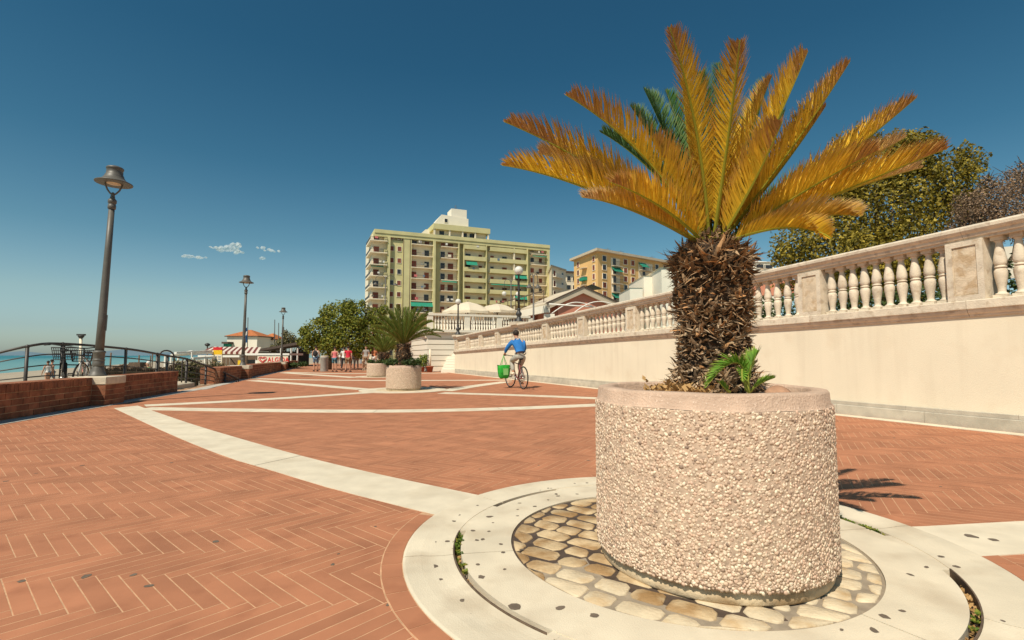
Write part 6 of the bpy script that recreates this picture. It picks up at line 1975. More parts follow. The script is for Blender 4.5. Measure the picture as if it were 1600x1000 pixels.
b = MB(); b.extrude([K3(-.16, 0, ze - .12), K3(.15, 0, ze - .12), K3(.15, 0, ze - .62), K3(-.16, 0, ze - .62)], sd2 * sdl); b.build('eave_band', M['white_wall'], pk)
b = MB(); p = K3(.2, .2, 0); b.box(p.x - .35, p.x + .35, p.y - .2, p.y + .5, 1.0, ze - .7); b.build('pillar', M['white_wall'], pk)
for s_ in (5, 9, 14):
    p = K3(.4, s_, 0); b = MB(); b.box(p.x - .2, p.x + .2, p.y - .2, p.y + .2, 1.0, ze - .65); b.build('pillar', M['pink_wall'], pk)
# brown rail on the flat part of the restaurant's roof
b = MB(); N = 14
for i in range(N + 1):
    p = K3(.4, 1.5 + (sdl - 3) * i / N, ze + .05); b.box(p.x - .03, p.x + .03, p.y - .03, p.y + .03, p.z, p.z + 1.0)
b.beam(K3(.4, 1.5, ze + 1.05), K3(.4, sdl - 1.5, ze + 1.05), .07, .07); b.beam(K3(.4, 1.5, ze + .55), K3(.4, sdl - 1.5, ze + .55), .03, .03); b.build('roof_rail', M['wood'], pk)
b = MB(); b.extrude([D(862, 471, 38), D(925, 446, 44), D(940, 452, 50), D(905, 456, 52)], (0, 0, .12)); b.build('pergola_roof', M['wood'], pk)
# white tube arches of the porch in front of the gable
b = MB()
for a_, c_ in (((862, 490), (925, 478)), ((895, 490), (960, 476))):
    p, q = D(a_[0], a_[1], 32), D(c_[0], c_[1], 32.5); b.tube([p + (q - p) * (i / 10) + Vector((0, 0, .45 * math.sin(math.pi * i / 10))) for i in range(11)], .035, 6)
b.tube([D(858, 475, 32), D(930, 480, 32.4)], .05, 6); b.build('porch_frame', M['white'], pk)

# ------------------------------------------------------------------ globe and arch lamps of the town side
def globe_lamp(label, base, ztop, rg, group='globe lamps on the balustrade'):
    t = thing('globe_lamp', label, 'street lamp', base, 0, group); h = ztop - base.z
    b = MB(); b.lathe([(.19, 0), (.19, .04), (.14, .06), (.15, .12), (.09, .17), (.075, .24), (.12, .30), (.13, .36), (.08, .43), (.06, .50), (.085, .54), (.06, .58)], 14); b.build('base', M['lamp_dark'], t)
    b = MB(); b.lathe([(.05, .56), (.042, h * .6), (.036, h - rg * 2.1), (.075, h - rg * 2.05), (.08, h - rg * 1.92)], 12); b.build('pole', M['lamp_dark'], t)
    b = MB(); b.ball((0, 0, h - rg), rg, 20, 14); b.build('globe', M['globe'], t)
    return t
pp = WP(19.51, -.08); pp.z = ZR(19.51) + .10
b = MB(); q = WP(19.51, -.08); b.cbox((q.x, q.y, ZR(19.51) + .035), (.62, .62, .13), wang); b.build('lamp_pedestal', M['balstone'], bw)
globe_lamp('tall iron lamp with white globe standing on the balustrade above the cyclist', pp, D(813, 416, pp.y).z, .185)
pp = WP(28.1, -.08); pp.z = ZR(28.1) + .08
b = MB(); b.cbox((pp.x, pp.y, ZR(28.1) + .03), (.56, .56, .10), wang); b.build('lamp_pedestal', M['balstone'], bw)
globe_lamp('smaller iron lamp with white globe at the far end of the balustrade', pp, D(717, 467, pp.y).z, .165)
def arch_lamp(label, px, pytop, Y, z0, arm, drop, globes=True, m='lamp'):
    p = D(px, pytop, Y); t = thing('arch_lamp', label, 'street lamp', (p.x, Y, z0), R(15), 'tall twin-arm lamps in the background'); h = p.z - z0
    b = MB(); b.lathe([(.10, 0), (.09, .6), (.065, .65), (.05, h)], 10); b.build('pole', M[m], t)
    for sg in (-1, 1):
        b = MB(); b.tube([(0, 0, h - .35)] + [(sg * arm * (.5 - .5 * math.cos(math.pi * i / 8)), 0, h - .35 + .45 * math.sin(math.pi * i / 8) - (.0 if i < 8 else drop * .4)) for i in range(1, 9)], .022, 6); b.build('arm', M[m], t)
        b = MB(); z = h - .35 - drop * .4
        if globes: b.ball((sg * arm, 0, z - .2), .2, 14, 10)
        else: b.lathe([(.24, 0), (.22, .05), (.1, .18), (.04, .26)], 12, (sg * arm, 0, z - .3))
        b.build('globe' if globes else 'shade', M['globe'] if globes else M[m], t)
arch_lamp('grey twin-arm lamp with two small white globes right of the parasols', 798.5, 438, 44, 1.2, .62, 1.6)
arch_lamp('tall grey twin-arm lamp in front of the olive block beside the leafy tree', 602.5, 432, 52, 0, 1.0, .6, False)
arch_lamp('grey lamp pole with scrolled head just right of the tall white globe', 833.5, 430, 33, 1.2, .3, .5, False)
# ------------------------------------------------------------------ trees
def tree(name, label, base, trunk_h, trunk_r, blobs, n, size, leafm, seed, group=None, limbs=7, fill=.5, sc=(1, 1, 1), twigs=0, cat='tree'):
    t = thing(name, label, cat, base, 0, group)
    B0 = Vector(base)
    rr = random.Random(seed)
    bl = [(Vector(c) - B0, r_) for c, r_ in blobs]
    b = MB()
    b.tube([(0, 0, -.3), (.04, .03, trunk_h * .45), (0, 0, trunk_h)], [trunk_r * 1.25, trunk_r, trunk_r * .8], 9)
    for c, r_ in bl[:limbs]:
        m_ = Vector((c.x * .45, c.y * .45, trunk_h + (c.z - trunk_h) * .45)) + Vector((rr.uniform(-.2, .2), rr.uniform(-.2, .2), 0))
        b.tube([(0, 0, trunk_h * .92), tuple(m_), tuple(c)], [trunk_r * .55, trunk_r * .35, trunk_r * .12], 6)
        for _ in range(3):
            d = Vector((rr.gauss(0, 1), rr.gauss(0, 1), rr.gauss(.4, .8))).normalized() * r_ * .85
            b.tube([tuple(c), tuple(c + d * .5 + Vector((0, 0, .05))), tuple(c + d)], [trunk_r * .12, trunk_r * .08, .008], 4, False)
    b.build('trunk', M['bark'], t)
    if twigs:
        b = MB()
        for _ in range(twigs):
            c, r_ = rr.choice(bl)
            d = Vector((rr.gauss(0, 1), rr.gauss(0, 1), rr.gauss(.3, 1))).normalized()
            s0 = c + d * r_ * rr.uniform(.2, .6); e_ = s0 + (d + Vector((rr.gauss(0, .5), rr.gauss(0, .5), rr.gauss(.2, .5)))) * r_ * .5
            b.tube([tuple(s0), tuple(s0.lerp(e_, .5) + Vector((rr.uniform(-.05, .05), 0, .03))), tuple(e_)], [.014, .009, .004], 3, False)
        tag(b.build('twigs', M['bark'], t), kind='stuff')
    V, F_ = crown_arrays(bl, n, size, np.random.default_rng(seed), sc, fill)
    link('crown', np_mesh('crown', V, F_, M[leafm]), t)
    return t
def blobs_px(L, Y, jit=.0):
    return [(D(x, y, Y + dy), r_ / 792 * Y) for x, y, r_, dy in L]
# yellow-green plane tree behind the balustrade
rr0 = random.Random(5)
L_ = [(1395, 330, 62, 0), (1330, 345, 55, .6), (1450, 300, 60, .3), (1300, 300, 50, .8), (1370, 265, 55, .4), (1430, 245, 42, .2), (1490, 290, 45, 0), (1480, 350, 50, .3), (1250, 385, 48, .6), (1300, 395, 60, .2), (1420, 395, 60, -.4), (1360, 410, 60, -.5), (1260, 340, 30, .9), (1440, 220, 22, .3), (1350, 215, 28, .5), (1518, 255, 24, 0), (1525, 310, 22, 0), (1505, 240, 20, 0), (1225, 400, 24, .5), (1290, 440, 45, .8), (1350, 450, 55, .3), (1420, 445, 55, .2), (1480, 420, 45, .5), (1240, 440, 34, 1), (1460, 225, 18, .2), (1320, 230, 26, .6), (1400, 225, 24, .2)]
for _ in range(26):
    x, y, r_, dy = rr0.choice(L_[:12]); a = rr0.uniform(0, 6.28)
    L_.append((x + r_ * .75 * math.cos(a), y - abs(r_ * .7 * math.sin(a)), r_ * rr0.uniform(.22, .4), dy + rr0.uniform(-.6, .6)))
tb = D(1385, 470, 15.5); tb.z = 1.2
tree('plane_tree', 'large yellow-green leafy tree behind the balustrade, under the longest palm fronds', tb, 2.2, .22, blobs_px(L_, 15.5), 42000, .112, 'leaf_plane', 31, fill=.25)
L_ = [(1560, 315, 36, 0), (1530, 335, 38, .2), (1585, 290, 30, .3), (1515, 320, 26, -.2), (1550, 350, 36, 0), (1508, 360, 30, .2), (1590, 350, 34, .3), (1545, 290, 18, .1)]
tb = D(1550, 460, 12.5); tb.z = 1.3
tree('dry_tree', 'brown withered bushy tree at the right edge above the balustrade', tb, 1.5, .12, blobs_px(L_, 12.5), 9500, .055, 'leaf_dry', 33, fill=.2, twigs=220)
L_ = [(1610, 300, 34, 0), (1640, 330, 40, 0), (1600, 270, 22, 0), (1660, 290, 40, .4), (1618, 345, 26, 0)]
tb = D(1625, 460, 13.5); tb.z = 1.3
tree('dry_tree', 'half bare grey-brown tree cut by the right edge of the photograph', tb, 1.8, .12, blobs_px(L_, 13.5), 5000, .055, 'leaf_dry', 34, fill=.2, twigs=260)
# hedge seen between the balusters
P_ = []
for i in range(34):
    t = 1.0 + i * .28
    p = WP(t, -1.3 - .4 * random.random(), ZC(t) + .35 + .15 * random.random()); P_.append((p, .60 * random.uniform(.8, 1.15)))
V, F_ = crown_arrays(P_, 9000, .085, np.random.default_rng(41), (1, 1, .9), .4)
hd = link('hedge', np_mesh('hedge', V, F_, M['leaf_hedge'])); tag(hd, 'dark green hedge growing just behind the near balusters', 'hedge')
# pale wall far behind the hedge, with a pink cap
b = MB(); a, c_ = D(1150, 450, 20), D(1290, 450, 19); b.beam(a, c_, .3, .6); w_ = b.build('garden_wall', M['pink_wall']); tag(w_, 'low pink garden wall glimpsed between balusters right of the palm trunk', 'wall')
b2 = MB(); a, c_ = D(1560, 412, 16), D(1700, 400, 16); b2.beam(a, c_, .3, 1.0); w2 = b2.build('garden_wall', M['white_wall']); tag(w2, 'pale garden wall glimpsed between the balusters at the right edge', 'wall')
# dense dark tree at the far end of the promenade
L_ = [(497, 522, 26, 0), (528, 500, 30, 0), (560, 492, 24, .3), (588, 497, 17, .5), (545, 524, 30, -.5), (488, 538, 17, 0), (575, 520, 22, 0), (518, 540, 20, -.5), (512, 488, 14, 0), (545, 480, 14, 0), (476, 518, 10, 0), (472, 534, 9, 0), (600, 484, 9, .3), (606, 510, 12, .5), (560, 545, 16, -.4), (590, 535, 14, .4)]
for _ in range(40):
    x, y, r_, dy = rr0.choice(L_[:8]); a = rr0.uniform(0, 6.28)
    L_.append((x + r_ * .8 * math.cos(a), y - abs(r_ * .8 * math.sin(a)), r_ * rr0.uniform(.18, .36), dy - rr0.uniform(0, .5)))
tb = G(513, 577.5); tb.z = 0
tree('leafy_tree', 'dense rounded dark green tree shading the far promenade', tb, 1.5, .2, blobs_px(L_, 36), 19000, .175, 'leaf_fig', 51, fill=.35)
L_ = [(574, 545, 10, 0), (590, 540, 13, 0), (610, 535, 12, 0), (560, 552, 8, 0), (626, 545, 10, 0)]
tb = D(592, 575, 58); tb.z = 0
tree('leafy_tree', 'small pale green tree far behind the second planter', tb, 1.3, .12, blobs_px(L_, 58), 1500, .3, 'leaf_fig', 52, fill=.3)
L_ = [(440, 538, 10, 0), (452, 530, 12, 0), (428, 545, 8, 0), (464, 535, 8, 0), (446, 522, 6, 0), (470, 548, 8, 0)]
tb = D(450, 570, 52); tb.z = -.5
tree('reed_bush', 'pale olive bushes behind the beach kiosk, left of the dense tree', tb, .8, .08, blobs_px(L_, 52), 1600, .22, 'leaf_reed', 53, fill=.2, cat='bush')
for k_, (px, py, Y) in enumerate(((459, 517, 50), (470, 561, 36))):
    pass
# planted border along the second brick wall
P_ = [(D(450 + 4.5 * i, 571 - i * .4, 37), .26) for i in range(7)]
V, F_ = crown_arrays(P_, 700, .12, np.random.default_rng(61), (1, 1, .8), .2)
tag(link('shrubs', np_mesh('shrubs', V, F_, M['leaf_hedge'])), 'row of low dark shrubs on top of the far brick wall end', 'shrub')
# potted plants by the stairs
pt = thing('potted_plant', 'terracotta pot with a pale stem beside the stone steps', 'plant', G(671.5, 581.5))
b = MB(); b.lathe([(.15, 0), (.21, .30), (.23, .30), (.23, .36), (.19, .36), (.18, .30)], 14); b.build('pot', M['terracotta'], pt)
b = MB(); b.tube([(0, 0, .3), (.02, 0, .9), (0, 0, 1.35)], [.07, .06, .055], 8); b.build('stem', M['cream_wall'], pt)
pt2 = thing('potted_shrub', 'yellow-green leafy shrub by the arcade, left of the terracotta pot', 'plant', G(659, 581))
b = MB(); b.lathe([(.14, 0), (.19, .25), (.21, .25), (.21, .30), (.17, .30)], 12); b.build('pot', M['terracotta'], pt2)
V, F_ = crown_arrays([(Vector((0, 0, .62)), .42), (Vector((-.3, 0, .45)), .3), (Vector((.2, .1, .85)), .25)], 700, .12, np.random.default_rng(62), (1, 1, 1), .3)
link('foliage', np_mesh('foliage', V, F_, M['weed']), pt2)
# litter bin
bn = thing('litter_bin', 'round grey concrete litter bin standing by the tree between two walkers', 'bin', G(506.5, 580.5))
b = MB(); b.lathe([(.23, 0), (.235, .02), (.225, .80), (.24, .82), (.24, .90)], 18); b.build('body', M['bin'], bn)
b = MB(); b.lathe([(.245, .90), (.25, .93), (.22, .97), (.13, .985), (.12, .93)], 18); b.build('lid', M['concrete'], bn)

# ------------------------------------------------------------------ beach side: kiosk, signs, house, people
def wbox(mb, x0, x1, y0, y1, Y, dep):          # a box whose face spans these pixels at depth Y
    a, c_ = D(x0, y1, Y), D(x1, y0, Y)
    return mb.box(a.x, c_.x, Y, Y + dep, a.z, c_.z)
hs = thing('beach_house', 'cream house with orange hipped tile roofs beyond the beach kiosk', 'house')
for x0, x1, ye, ya, yb, Y, nm in ((355, 402, 525, 515.5, 553, 100, 1), (404, 427, 530, 521, 553, 106, 2)):
    a, c_ = D(x0, ye, Y), D(x1, ye, Y); W_ = c_.x - a.x; zt = a.z
    b = MB(); b.box(a.x, c_.x, Y, Y + 6, -1, zt); b.build('wall', M['white_wall'], hs)
    za_ = D((x0 + x1) / 2, ya, Y + 3).z; e = .35
    b = MB(); b.hexa([(a.x - e, Y - e, zt + .02), (c_.x + e, Y - e, zt + .02), (c_.x + e, Y + 6 + e, zt + .02), (a.x - e, Y + 6 + e, zt + .02), (a.x + W_ * .46, Y + 2.9, za_), (a.x + W_ * .54, Y + 2.9, za_), (a.x + W_ * .54, Y + 3.1, za_), (a.x + W_ * .46, Y + 3.1, za_)]); rf = b.build('roof', M['tile_roof'], hs)
    b = MB(); b.box(a.x - e, c_.x + e, Y - e - .02, Y + 6 + e, zt - .14, zt + .015); b.build('eave', M['slate'], rf)
b = MB(); wbox(b, 346, 356, 534, 537, 98, 4); b.build('porch_roof', M['slate'], hs)
b = MB(); wbox(b, 349, 355.5, 537, 545, 98.5, 3); b.build('porch', M['awning_green'], hs)
window(hs, .7, 1.5, (D(404, 540, 105.9).x - .4, 105.95, D(404, 541, 106).z), 'pane')
kk = thing('beach_kiosk', 'beach kiosk with maroon and cream striped awning behind the second brick wall', 'kiosk')
T0, T1, Bq0, Bq1 = D(331, 542.5, 43), D(408, 543.5, 43), D(317, 549.5, 39), D(403, 552, 39)
N = 20; b = MB(); b.mats = [M['stripe_dark'], M['stripe_pale']]
for i in range(N):
    b.cur = i % 2
    P_ = [Bq0.lerp(Bq1, i / N), Bq0.lerp(Bq1, (i + 1) / N), T0.lerp(T1, (i + 1) / N), T0.lerp(T1, i / N)]
    b.extrude(P_, (0, 0, .05))
    P2 = [P_[0], P_[1], P_[1] - Vector((0, 0, .12)), P_[0] - Vector((0, 0, .12))]; b.extrude(P2, (0, -.02, 0))
b.build('awning', None, kk)
b = MB(); wbox(b, 330, 404, 550, 582, 44, 3); b.build('back_wall', M['wood'], kk)
for x in (338, 352, 357.5, 372, 398):
    b = MB(); wbox(b, x, x + 1.6, 552, 590, 39.2, .08); b.build('post', M['white'], kk)
b = MB(); wbox(b, 309, 374, 555, 558.2, 38.6, .2); b.build('beam', M['white'], kk)
b = MB(); b.beam(D(360, 560, 40), D(371, 574, 40), .06, .06); b.build('brace', M['slate'], kk)
b = MB(); wbox(b, 386, 398, 562, 590, 41, .1); b.build('doorway', M['pane'], kk)
b = MB(); wbox(b, 380, 452, 552, 555.2, 37.5, 2.5); b.build('canopy', M['white'], kk)
b = MB(); wbox(b, 398.5, 403, 563, 580, 37, .3); b.build('pillar', M['white'], kk)
sg = thing('ice_cream_sign', 'wide cream sign with red heart emblem and red letters on the kiosk front', 'sign')
a, c_ = D(402, 568.5, 36.8), D(450, 556.5, 36.8)
b = MB(); b.box(a.x, c_.x, 36.8, 36.9, a.z, c_.z); b.build('board', M['sign_cream'], sg)
fc = bpy.data.curves.new('lettering', 'FONT'); fc.body = 'ALGIDA'; fc.size = .46; fc.extrude = .006; fc.space_character = 1.12; fc.offset = .012
fc.materials.append(M['sign_red'])
ft = bpy.data.objects.new('lettering', fc); COL.objects.link(ft); ft.parent = sg
me_t = bpy.data.meshes.new_from_object(ft); bpy.data.objects.remove(ft); ft = link('lettering', me_t, sg)
lx = D(418.2, 566, 36.8); ft.location = (lx.x, 36.79, lx.z + .03); ft.rotation_euler = (R(90), 0, 0); ft.scale = (.86, 1, 1)
hb = MB(); hc_ = D(410.5, 562, 36.8)
for s_, dxx in ((.27, 0), (.17, 0.0)):
    pts = []
    for i in range(29):
        th = 2 * math.pi * i / 28
        x = 16 * math.sin(th) ** 3; y = 13 * math.cos(th) - 5 * math.cos(2 * th) - 2 * math.cos(3 * th) - math.cos(4 * th)
        pts.append((hc_.x + x / 17 * s_ * 1.15, 36.785, hc_.z + y / 17 * s_ + .01))
    hb.tube(pts, .022, 5, False)
hb.build('heart_emblem', M['sign_red'], sg)
ns = thing('notice_board', 'upright red, yellow and white notice board by the ramp railing', 'sign')
for y0, y1, m_, nm in ((542.5, 547, 'sign_red', 'top_panel'), (547.1, 554, 'sign_yellow', 'middle_panel'), (554.1, 576, 'sign_cream', 'lower_panel')):
    b = MB(); wbox(b, 333, 347, y0, y1, 27, .06); b.build(nm, M[m_], ns)
for x in (334, 345.5):
    b = MB(); wbox(b, x, x + .9, 576, 600, 27.01, .04); b.build('post', M['white'], ns)
b = MB()
for r_ in range(5):
    for c2 in range(2): wbox(b, 334.6 + 6 * c2, 339 + 6 * c2, 557 + r_ * 3.5, 557.8 + r_ * 3.5, 26.985, .01)
tag(b.build('printed_lines', M['flag_blue'], ns), kind='stuff')
b = MB(); wbox(b, 371, 377, 563, 578, 24.5, .05); o_ = b.build('small_notice', M['sign_yellow']); tag(o_, 'small yellow and white notice leaning behind the second lamp post', 'sign')
fp = thing('flagpole', 'flagpole with limp blue and white flag beside the second lamp post', 'flag')
a, c_ = D(386.5, 560, 44), D(387.5, 496, 44); b = MB(); b.tube([a - Vector((0, 0, 1.5)), c_], .035, 6); b.build('pole', M['lamp_dark'], fp)
V = []; F_ = []
for i in range(9):
    for k_ in range(5):
        f = i / 8; p = D(387, 511 + 24 * f, 44); V.append((p.x - .05 - .10 * k_ * (.4 + .6 * f) , 44 + .06 * math.sin(k_ * 2.2 + f * 3), p.z - .05 * k_))
for i in range(8):
    for k_ in range(4): F_.append((i * 5 + k_, i * 5 + k_ + 1, (i + 1) * 5 + k_ + 1, (i + 1) * 5 + k_))
b = MB(); b.mats = [M['flag_blue'], M['white']]
b.add(V, F_)
for q in range(len(b.mi)): b.mi[q] = 1 if (q // 4) in (2, 3) else 0
o_ = b.build('flag', None, fp); sm = o_.modifiers.new('thick', 'SOLIDIFY'); sm.thickness = .01
for i, (px, y0) in enumerate(((429.3, 499.5), (435.5, 504.5), (443.5, 511), (447.6, 514))):
    a, c_ = D(px, 548, 60), D(px, y0, 60); b = MB(); b.tube([a - Vector((0, 0, 2)), c_], [.07, .045], 6)
    o_ = b.build('bare_mast', M['lamp_dark']); tag(o_, ['tallest bare mast beside the third lamp post', 'second tallest bare mast left of the third lamp post', 'bare mast just right of the third lamp post', 'shortest bare mast right of the third lamp post'][i], 'mast', 'bare masts behind the kiosk')
pg = thing('pergola', 'dark wooden pergola roof on pale posts left of the dense tree', 'pergola')
b = MB(); b.extrude([D(405, 549, 46), D(470, 537.5, 46), D(482, 540, 52), D(420, 549, 52)], (0, 0, .22)); b.build('roof', M['slate'], pg)
for x in (453, 463, 437):
    b = MB(); wbox(b, x, x + 2.2, 544, 572, 45.5, .2); b.build('post', M['white'], pg)
b = MB(); wbox(b, 430, 482, 549, 572, 51, .2); b.build('back_wall', M['slate'], pg)
wp_ = thing('beach_pergola', 'white beam pergola of the beach club left of the notice board', 'pergola')
for a, c_ in (((268, 555.5), (332, 551)), ((274, 551.5), (330, 548.5)), ((268, 555.5), (300, 549)), ((300, 560), (335, 558))):
    b = MB(); b.beam(D(*a, 24), D(*c_, 27), .12, .10); b.build('beam', M['white'], wp_)
for x, Y in ((297, 24), (255.5, 25), (265, 27), (276, 26), (318, 27)):
    b = MB(); wbox(b, x, x + (1.8 if x == 297 else 1.0), 550 if x == 297 else 556, 620, Y, .08); b.build('post', M['white'], wp_)
# reeds and picket fence below the ramp
P_ = [(D(276 + 3.4 * i, 580 + random.uniform(-5, 6), 19.5 + .08 * i), .36) for i in range(22)]
V, F_ = crown_arrays(P_, 5200, .10, np.random.default_rng(71), (1, .6, 1.15), .1)
tag(link('reeds', np_mesh('reeds', V, F_, M['leaf_reed'])), kind='stuff')
pf_ = thing('picket_fence', 'weathered wooden picket fence between the ramp and the beach', 'fence')
b = MB(); b.box(-.035, .035, -.012, .012, -1.0, 0); me_pk = b.mesh('picket', M['wood'])
for i in range(58):
    x = 158 + 3.0 * i
    p = D(x, 574 + random.uniform(-2.5, 2) - (3 if x > 260 else 0), 17.5 + .05 * i); link('picket', me_pk, pf_, p, (0, random.uniform(-.06, .06), 0))
a, c_ = D(158, 580, 17.52), D(293, 583, 19.8); b = MB(); b.beam(a, c_, .03, .06); b.build('fence_rail', M['wood'], pf_)
for i, (px, y0, Y) in enumerate(((173.5, 551, 40), (217.5, 555, 44), (235.5, 555.5, 30), (238.5, 553, 32))):
    a = D(px, y0, Y); b = MB(); b.tube([(a.x, Y, -1.3), a], .06 if i < 2 else .035, 6); o_ = b.build('wooden_post', M['wood'])
    tag(o_, ['tall wooden post on the beach just right of the lamp post foot', 'wooden post on the beach behind the wicker cabin', 'thin post on the beach left of the two by the hoop gate', 'taller thin post on the beach beside the hoop gate'][i], 'post', 'posts standing on the beach')
for i, (px, Y, w, yt) in enumerate(((215, 26, 24, 566), (196, 27, 18, 567))):
    c_ = D(px, yt, Y); hw = w / 2 / 792 * Y
    t = thing('wicker_cabin' if i == 0 else 'thatched_parasol', ['brown wicker beach cabin seen through the railing', 'small frayed thatched parasol left of the wicker cabin'][i], ['cabin', 'parasol'][i], (c_.x, Y, -1.0))
    h = c_.z + 1.0
    if i == 0:
        b = MB(); b.hexa([(-hw * 1.1, -.4, 0), (hw * 1.1, -.4, 0), (hw * 1.1, .5, 0), (-hw * 1.1, .5, 0), (-hw * .75, -.2, h), (hw * .7, -.2, h), (hw * .7, .4, h), (-hw * .75, .4, h)]); b.build('body', M['wood'], t)
        for k_ in range(7):
            z = h * (.2 + .11 * k_); b = MB(); f = 1.1 - .36 * (z / h); b.beam((-hw * f, -.41 + .2 * z / h, z), (hw * f, -.41 + .2 * z / h, z), .03, .05); b.build('slat', M['wood'], t)
    else:
        V, F_ = leaf_tuft([(random.gauss(0, hw * .4), random.gauss(0, .2), h - .25 - random.random() * .2) for _ in range(50)], 7, .22, 72, .3)
        link('thatch', np_mesh('thatch', V, F_, M['leaf_dry']), t); b = MB(); b.tube([(0, 0, 0), (0, 0, h)], .04, 6); b.build('pole', M['wood'], t)
bl_ = thing('beach_lamp', 'slim yellowish lamp pole on the beach between bicycles and grey lamp post', 'street lamp')
a, c_ = D(126, 590, 20), D(126.5, 529, 20); b = MB(); b.tube([a - Vector((0, 0, .6)), c_], .05, 8); b.build('pole', M['sign_cream'], bl_)
b = MB(); b.lathe([(.05, 0), (.09, .06), (.11, .10), (.10, .12)], 10, c_); b.box(c_.x - .14, c_.x + .14, c_.y - .06, c_.y + .06, c_.z + .12, c_.z + .18); b.build('head', M['lamp_dark'], bl_)
bl2 = thing('beach_lamp', 'distant dark-headed lamp pole left of the striped awning', 'street lamp')
a, c_ = D(324, 560, 44), D(324, 541, 44); b = MB(); b.tube([a - Vector((0, 0, 1)), c_], .05, 8); b.build('pole', M['wood'], bl2)
b = MB(); b.lathe([(.1, 0), (.22, .1), (.2, .2), (.05, .28)], 10, c_); b.build('head', M['lamp_dark'], bl2)
bt = thing('dinghy', 'white upturned dinghy on the beach at the lamp post foot', 'boat', (D(160, 585, 30).x, 30, -1.0), .3)
b = MB(); V = []; N = 10
for i in range(N + 1):
    f = i / N; x = -1.9 + 3.8 * f; w = .62 * math.sin(math.pi * min(1, f * .92 + .08)) ** .6; h = .55 * math.sin(math.pi * (f * .9 + .05)) ** .5
    V += [(x, -w, 0), (x, -w * .7, h * .7), (x, 0, h), (x, w * .7, h * .7), (x, w, 0)]
F_ = [(i * 5 + k_, i * 5 + k_ + 1, (i + 1) * 5 + k_ + 1, (i + 1) * 5 + k_) for i in range(N) for k_ in range(4)] + [(0, 1, 2, 3, 4), tuple(N * 5 + k_ for k_ in (4, 3, 2, 1, 0))]
b.add(V, F_); b.box(-1.2, .9, -.05, .05, .5, .66); b.build('hull', M['white'], bt)
def beachp(px, py_head, Y, label, h=1.65, **k):
    c_ = D(px, py_head, Y)
    return person(label, (c_.x, Y, c_.z - h * 1.0), k.pop('rz', 0), h, group='people on the beach', **k)
beachp(75.5, 564.5, 33, 'tanned person on the beach with long dark hair, left of a pair', 1.62, top='white_cloth', bottom=None, sleeves='none', rz=1.2)
beachp(81.5, 562.5, 33.4, 'person on the beach in grey-blue shorts, right of a pair', 1.75, top='grey_cloth', bottom='denim', sleeves='none', rz=-.3)
beachp(130, 557.5, 24, 'person with reddish hair in a pink dress by the beach lamp pole', 1.62, top='pink_shirt', bottom='black_cloth', sleeves='none', rz=2.8)
beachp(232, 565.5, 24, 'person in green top behind the picket fence near the hoop gate', 1.6, top='green_cloth', bottom='white_cloth', rz=2.5, hair='white_cloth')
beachp(336, 563, 25, 'person in blue bending by the notice board foot', 1.5, top='flag_blue', bottom='denim', rz=1.0)

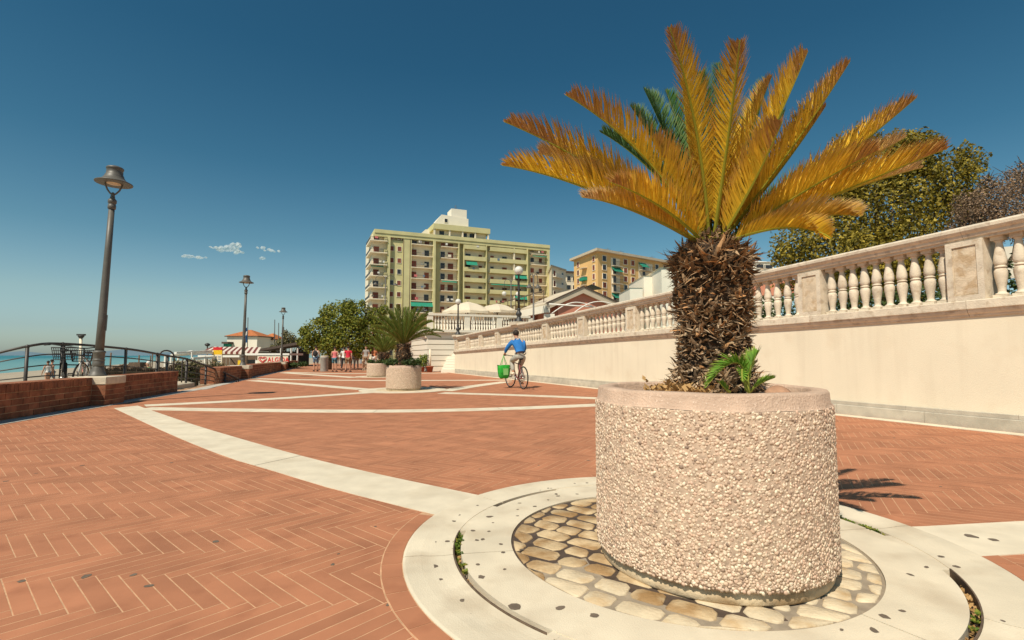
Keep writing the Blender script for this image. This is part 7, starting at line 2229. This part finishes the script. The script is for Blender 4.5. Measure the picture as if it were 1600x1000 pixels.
# ------------------------------------------------------------------ small clouds
def cloud_mat():
    m = bpy.data.materials.new('cloud_vapour'); m.use_nodes = True
    n, l = m.node_tree.nodes, m.node_tree.links
    b = n['Principled BSDF']; b.inputs['Base Color'].default_value = (.95, .93, .9, 1); b.inputs['Roughness'].default_value = 1
    lw = n.new('ShaderNodeLayerWeight'); lw.inputs[0].default_value = .5
    nz = n.new('ShaderNodeTexNoise'); nz.inputs['Scale'].default_value = .02; nz.inputs['Detail'].default_value = 6
    tc = n.new('ShaderNodeTexCoord'); l.new(tc.outputs['Object'], nz.inputs['Vector'])
    mr = n.new('ShaderNodeMapRange'); mr.inputs['From Min'].default_value = .85; mr.inputs['From Max'].default_value = .1; mr.inputs['To Max'].default_value = .5
    l.new(lw.outputs['Facing'], mr.inputs['Value'])
    mu = n.new('ShaderNodeMath'); mu.operation = 'MULTIPLY'; l.new(mr.outputs[0], mu.inputs[0])
    mr2 = n.new('ShaderNodeMapRange'); mr2.inputs['From Min'].default_value = .38; mr2.inputs['From Max'].default_value = .6; l.new(nz.outputs['Fac'], mr2.inputs['Value']); mu.inputs[1].default_value = 1.0
    tl = n.new('ShaderNodeBsdfTranslucent'); tl.inputs['Color'].default_value = (.95, .93, .9, 1)
    ms = n.new('ShaderNodeMixShader'); ms.inputs[0].default_value = .5
    tp = n.new('ShaderNodeBsdfTransparent'); m2 = n.new('ShaderNodeMixShader')
    l.new(b.outputs[0], ms.inputs[1]); l.new(tl.outputs[0], ms.inputs[2])
    l.new(mu.outputs[0], m2.inputs[0]); l.new(tp.outputs[0], m2.inputs[1]); l.new(ms.outputs[0], m2.inputs[2])
    l.new(m2.outputs[0], n['Material Output'].inputs[0])
    return m
CM = cloud_mat()
def cloud(label, L, Y=3500):
    b = MB(); rc = random.Random(int(L[0][0]))
    c0_ = D(L[0][0], L[0][1], Y)
    for x, y, r_, sx in L:
        for _ in range(6):
            p = D(x + rc.uniform(-.9, .9) * r_ * sx, y + rc.uniform(-.4, .35) * r_, Y + rc.uniform(-30, 30)) - c0_
            b.ball(p, r_ / 792 * Y * rc.uniform(.45, .8), 12, 8, (sx * .8, 1, .8))
    o = b.build('cloud', CM, None, c0_)
    rm = o.modifiers.new('merge', 'REMESH'); rm.mode = 'VOXEL'; rm.voxel_size = 3.0; rm.use_smooth_shade = True
    tx = bpy.data.textures.new('puffs', 'CLOUDS'); tx.noise_scale = 14
    dp = o.modifiers.new('puffs', 'DISPLACE'); dp.texture = tx; dp.strength = 12; dp.mid_level = .5
    sm = o.modifiers.new('soft', 'SMOOTH'); sm.iterations = 6
    o.visible_shadow = True
    return tag(o, label, 'cloud', 'small white clouds low in the blue sky')
cloud('largest puffy white cloud, middle of the small group', [(355, 388, 9, 1.2), (366, 386, 8, 1.1), (346, 391, 6, 1.5), (334, 387, 3, 2), (374, 394, 5, 1.4)])
cloud('thin flat white cloud left of the puffy one', [(290, 400, 3.5, 2.4), (304, 402, 4, 2.4), (320, 403, 2.5, 2)])
cloud('small elongated white cloud right of the puffy one', [(408, 388, 4, 1.6), (420, 391, 3.5, 2), (432, 393, 3, 1.6)])
cloud('tiny white cloud puff below the elongated one', [(412, 403, 4, 1.2)])
